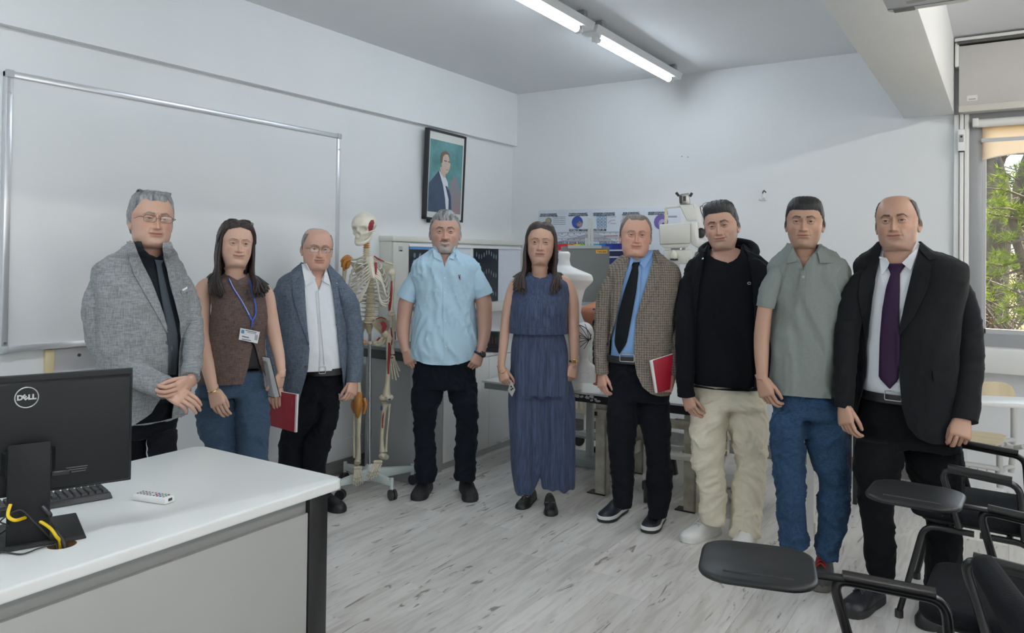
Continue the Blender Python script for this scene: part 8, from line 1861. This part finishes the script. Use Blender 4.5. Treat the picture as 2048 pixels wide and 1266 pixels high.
for q in np.linspace(0.6, 5.7, 14):
    h_, nn = hit(bv, 1498.5+3.2*math.cos(q), 566.5+2.2*math.sin(q))
    if h_ is not None: em.ball(h_-Vector(ray(1498, 566)).normalized()*.001, (.0022, .0015, .0022), 6, 4)
em.build('chest_emblem', mat('emblem_silver', (.45, .46, .48), .4), p.root)
CR = cloth_mat('cream_cotton', '#e2dcc8', '#d6cfb9', k=.35, scale=600, bump=.2)
p.trousers([(752, 1386, 1514), (785, 1383, 1528), (815, 1383, 1535)], [(805, 1383, 1458), (840, 1382, 1455), (916, 1382, 1450), (958, 1393, 1449), (1003, 1399, 1453), (1046, 1402, 1452)], [(805, 1452, 1536), (840, 1455, 1537), (864, 1460, 1536), (927, 1473, 1532), (969, 1466, 1529), (1003, 1464, 1524), (1070, 1458, 1521)], CR, fold=(0.0135, 9, 111))
p.hand((1372, 789), (1381, 815), 1, 35, dd=-.08, dd2=-.11, size=.93, curl=(28, 38, 25), thumb_in=.5)
p.hand((1533, 770), (1530, 800), -1, 20, dd=0, size=.9)
p.finish_body([(496, 1420, 1480, .85), (512, 1398, 1510, .62), (540, 1374, 1538, .56), (690, 1380, 1514, .64)])
for toe, heel in (((1366, 1086), (1450, 1058)), ((1476, 1104), (1500, 1072))): shoe(p, toe, heel, M_WHT, M_WSOLE, name='sneaker', sole=.030, W_=.105, H_=.072, laces=mat('grey_lace', (.50, .50, .48), .7), label='white leather sneaker')

# ------------------------------------------------------------------ 8 grey polo
p = Person('person in grey polo shirt and blue jeans with red-laced shoes', 3.56, 1610, None, -8)
skin8 = (.42, .25, .175)
p.head((1607, 443), 49, dict(skin=skin8, brow=(.025, .018, .015), hair=(.015, .014, .014), jaw=1.0, wide=1.02, neck=1.06, age=.35, smile=.1, browk=1.15, open=.85, stubble=(.28, (.20, .14, .11)), hairline=[(0, .170), (30, .172), (44, .168), (52, .152), (62, .138), (76, .128), (84, .095), (100, .095), (115, .05), (180, .03)], iris=(.03, .02, .012)), yaw=-3, pitch=2, roll=1, dd=-.10)
p.hair_cap(hair_mat('black_hair', (.012, .012, .014), '#0c0d10', .5), fn=lambda L: .005+.006*sstep(.15, .22, L[:, 2]), seed=8, tex=.0010)
PO = cloth_mat('grey_pique', '#7f8683', '#737a77', k=.4, scale=900, bump=.2)
rows = [(488, 1579, 1643, .95), (496, 1574, 1650, .85), (504, 1566, 1662, .72), (512, 1555, 1676, .63), (521, 1544, 1690, .57), (533, 1537, 1699, .55), (555, 1537, 1700, .57), (590, 1543, 1695, .62), (625, 1547, 1688, .68), (690, 1543, 1681, .70), (740, 1540, 1677, .70), (787, 1538, 1673, .70)]
L_ = [(488, 1586), (502, 1590), (520, 1600), (534, 1606), (540, 1607)]; R_ = [(488, 1638), (502, 1632), (520, 1618), (534, 1609), (540, 1607)]
sh = p.add('polo_shirt', p.join([p.shell(rows, L_, R_, fold=(0.0150, 8, 121), thick=.003)]+p.sleeves([[(1572, 540, 12), (1556, 551, 20), (1538, 583, 21), (1531, 614, 18.5)], [(1666, 540, 12), (1680, 552, 20, .05), (1692, 585, 20, .11), (1696, 614, 18, .13)]], (.006, 11), 2)), PO, 60)
bv = p.tree([sh])
bvn = p.tree_neck([sh]); p.adds('collar', ([p.drape(bvn, [(1587, 494), (1578, 510), (1573, 527)], [(1590, 502), (1594, 516), (1592, 523)], .012, nu=5), p.drape(bvn, [(1641, 490), (1652, 505), (1665, 526)], [(1634, 501), (1638, 516), (1640, 526)], .012, nu=5)]), PO, 40)
p.add('placket', p.drape(bv, [(1602, 534), (1601, 552), (1599, 570)], [(1612, 532), (1612, 552), (1610, 570)], .004, nv=10, nu=3), PO, 40); p.button(bv, 1607, 554, .006, mat('button_grey', (.3, .31, .3), .4))
JN = cloth_mat('blue_denim', '#35506e', '#22374f', scale=520, k=.5)
p.trousers([(770, 1541, 1668), (800, 1538, 1682), (835, 1538, 1691)], [(825, 1538, 1612), (861, 1541, 1608), (900, 1544, 1609), (955, 1548, 1609), (1020, 1554, 1612), (1088, 1560, 1617)], [(825, 1604, 1692), (861, 1608, 1694), (900, 1618, 1696), (955, 1635, 1697), (1003, 1636, 1698), (1060, 1634, 1690), (1113, 1632, 1677)], JN, fold=(0.0149, 9, 131), name='jeans')
bvt = p.tree([o for o in p.root.children if o.name.startswith('jeans')])
p.strap(bvt, [(1608, 858), (1608, 905), (1607, 955), (1611, 1020), (1615, 1080)], .0013, mat('denim_seam', (.03, .055, .10), .8), 'inseam', off=.001)
arms = [p.limb([(1560, 550, 12), (1541, 580, 15), (1531, 612, 15.5), (1524, 668, 16.5), (1523, 710, 15, -.02), (1524, 740, 12.5, -.04), (1524, 760, 11.2, -.05)], 18, 5), p.limb([(1672, 550, 12, .04), (1688, 580, 15, .09), (1696, 614, 15.5, .13), (1698, 650, 15, .15), (1697, 700, 13, .15), (1696, 760, 10.5, .14)], 18, 5)]
p.skin_parts = arms+p.skin_parts
p.hand((1524, 756), (1536, 800), 1, 30, dd=-.05, dd2=-.08, size=.97, curl=(28, 36, 25), thumb_in=.5)
p.hand((1696, 757), (1693, 790), -1, 20, dd=.14, size=.95)
p.finish_body([(496, 1586, 1636, .85), (512, 1560, 1670, .62), (540, 1545, 1692, .56), (690, 1548, 1676, .64), (770, 1545, 1668, .64)])
M_SG = mat('dark_grey_mesh', (.045, .045, .045), .7, bump=(120, .3)); rl = mat('red_lace', (.50, .035, .03), .6)
for toe, heel in (((1637, 1186), (1652, 1128)), ((1568, 1150), (1590, 1098))): shoe(p, toe, heel, M_SG, mat('sole_grey', (.10, .10, .095), .6), name='sneaker', sole=.034, W_=.108, H_=.080, laces=rl, label='grey sneaker with red laces')

# ------------------------------------------------------------------ 9 black suit
p = Person('person in black suit, white shirt and purple tie at the right by the window', 3.38, 1815, None, -14)
skin9 = (.44, .26, .185)
p.head((1787, 441), 54, dict(skin=skin9, brow=(.025, .018, .016), hair=(.03, .026, .024), scalp=.8, jaw=1.08, wide=1.03, neck=1.10, full=.7, age=.45, smile=.25, browk=1.2, open=.85, stubble=(.30, (.22, .16, .13)), bald=(.212, -.03), hairline=[(0, .234), (30, .233), (46, .205), (56, .168), (66, .142), (78, .125), (86, .10), (100, .095), (115, .05), (180, .03)], iris=(.03, .02, .015)), yaw=-9, pitch=5, roll=-3, dd=-.11)
p.hair_cap(hair_mat('clipped_dark_hair', (.030, .026, .024), '#1a1614'), .0035, seed=9, tex=.0012)
J = cloth_mat('black_suit_cloth', '#15181b', '#0f1114', k=.4, scale=900, rough=.75, bump=.08)
rows = [(484, 1754, 1842, .95), (492, 1747, 1852, .85), (502, 1735, 1868, .72), (512, 1720, 1896, .63), (522, 1710, 1917, .57), (536, 1704, 1931, .55), (580, 1707, 1930, .60), (640, 1712, 1920, .68), (700, 1713, 1916, .72), (760, 1711, 1914, .74), (820, 1707, 1911, .74), (868, 1705, 1908, .74)]
L_ = [(484, 1762), (516, 1759), (560, 1750), (599, 1743), (658, 1736), (700, 1733), (756, 1730), (800, 1722), (845, 1708), (870, 1706)]; R_ = [(484, 1841), (500, 1838), (543, 1824), (611, 1808), (667, 1796), (700, 1794), (744, 1799), (803, 1804), (840, 1816), (860, 1836), (870, 1870)]
sh = p.add('shirt', p.shell(rows[:-2]+[(786, 1714, 1910, .70)], grow=-.018, fold=(0.0054, 9, 141), thick=0), M_SHIRTW, True)
jk = p.add('jacket', p.join([p.shell(rows, L_, R_, fold=(0.0081, 7, 147), thick=.005)]+p.sleeves([[(1740, 552, 14), (1724, 562, 24), (1706, 600, 27.5), (1697, 650, 27), (1691, 710, 25, -.02), (1689, 770, 22, -.04), (1688, 814, 20, -.05)], [(1882, 552, 16), (1900, 562, 27), (1920, 600, 32), (1931, 650, 33), (1935, 710, 32, -.03), (1932, 775, 30, -.08), (1927, 842, 28, -.13)]], (.009, 8), 17)), J, 60)
bv = p.tree([jk, sh])
p.adds('lapel', ([p.drape(bv, [(1748, 520), (1722, 548), (1716, 590), (1724, 640), (1732, 690)], [(1760, 516), (1750, 560), (1743, 599), (1737, 650), (1734, 690)], .008), p.drape(bv, [(1838, 505), (1824, 543), (1808, 611), (1797, 668)], [(1864, 528), (1856, 575), (1830, 632), (1798, 672)], .008), p.drape(bv, [(1838, 494), (1845, 505), (1858, 520)], [(1850, 494), (1862, 505), (1872, 518)], .011)]), J, 40)
p.add('tie', p.drape(p.tree_neck([jk, shirt]) if p.D < 3.3 else p.tree_neck([jk, sh]), [(1773, 528), (1781, 548), (1772, 575), (1764, 620), (1759, 680), (1757, 755), (1778, 777)], [(1814, 527), (1800, 547), (1800, 575), (1799, 620), (1798, 680), (1797, 760), (1780, 778)], .008, nu=7, nv=30, lift=lambda v, u: .006*(1-(2*u-1)**2)), cloth_mat('purple_tie', '#36213f', '#2a1a33', k=.4, scale=1200, rough=.5), True)
bvn = p.tree_neck([jk, sh]); p.adds('shirt_collar', ([p.drape(bvn, [(1759, 513), (1760, 530), (1764, 550)], [(1772, 516), (1778, 526), (1776, 533)], .014, nu=4), p.drape(bvn, [(1838, 492), (1832, 512), (1822, 541)], [(1822, 508), (1812, 518), (1804, 526)], .014, nu=4)]), M_SHIRTW, 40)
p.add('pocket_flap', p.drape(bv, [(1865, 742), (1890, 745), (1905, 744)], [(1868, 764), (1890, 766), (1905, 764)], .006, nv=8), J, 40)
TR = cloth_mat('black_suit_trouser', '#0e1013', '#0a0b0e', k=.4, scale=900, bump=.08)
p.trousers([(785, 1716, 1904), (830, 1710, 1918), (890, 1703, 1926)], [(880, 1703, 1812), (928, 1706, 1806), (1000, 1716, 1790), (1020, 1717, 1788), (1090, 1727, 1791), (1150, 1734, 1793)], [(880, 1804, 1927), (928, 1808, 1926), (1000, 1840, 1924), (1048, 1851, 1922), (1110, 1850, 1922), (1195, 1850, 1916)], TR, fold=(0.0095, 8, 151))
belt(p, 783, 801, 1724, 1900, 1769, 1803, .73)
p.hand((1688, 811), (1692, 845), 1, 35, dd=-.06, dd2=-.09, size=.95, curl=(28, 38, 25), thumb_in=.5)
p.hand((1926, 836), (1921, 866), -1, 8, dd=-.14, dd2=-.17, size=1.0, curl=(48, 62, 30), thumb_in=.7)
p.finish_body([(498, 1772, 1830, .5, .02), (512, 1735, 1878, .42, .02), (545, 1718, 1910, .4, .01), (690, 1726, 1900, .45)])
for toe, heel in (((1692, 1236), (1776, 1188)), ((1850, 1262), (1888, 1205))): shoe(p, toe, heel, M_SHOEB, M_SOLEB, sole=.034, W_=.108, H_=.082, laces=M_BLK, label='black leather lace-up shoe')
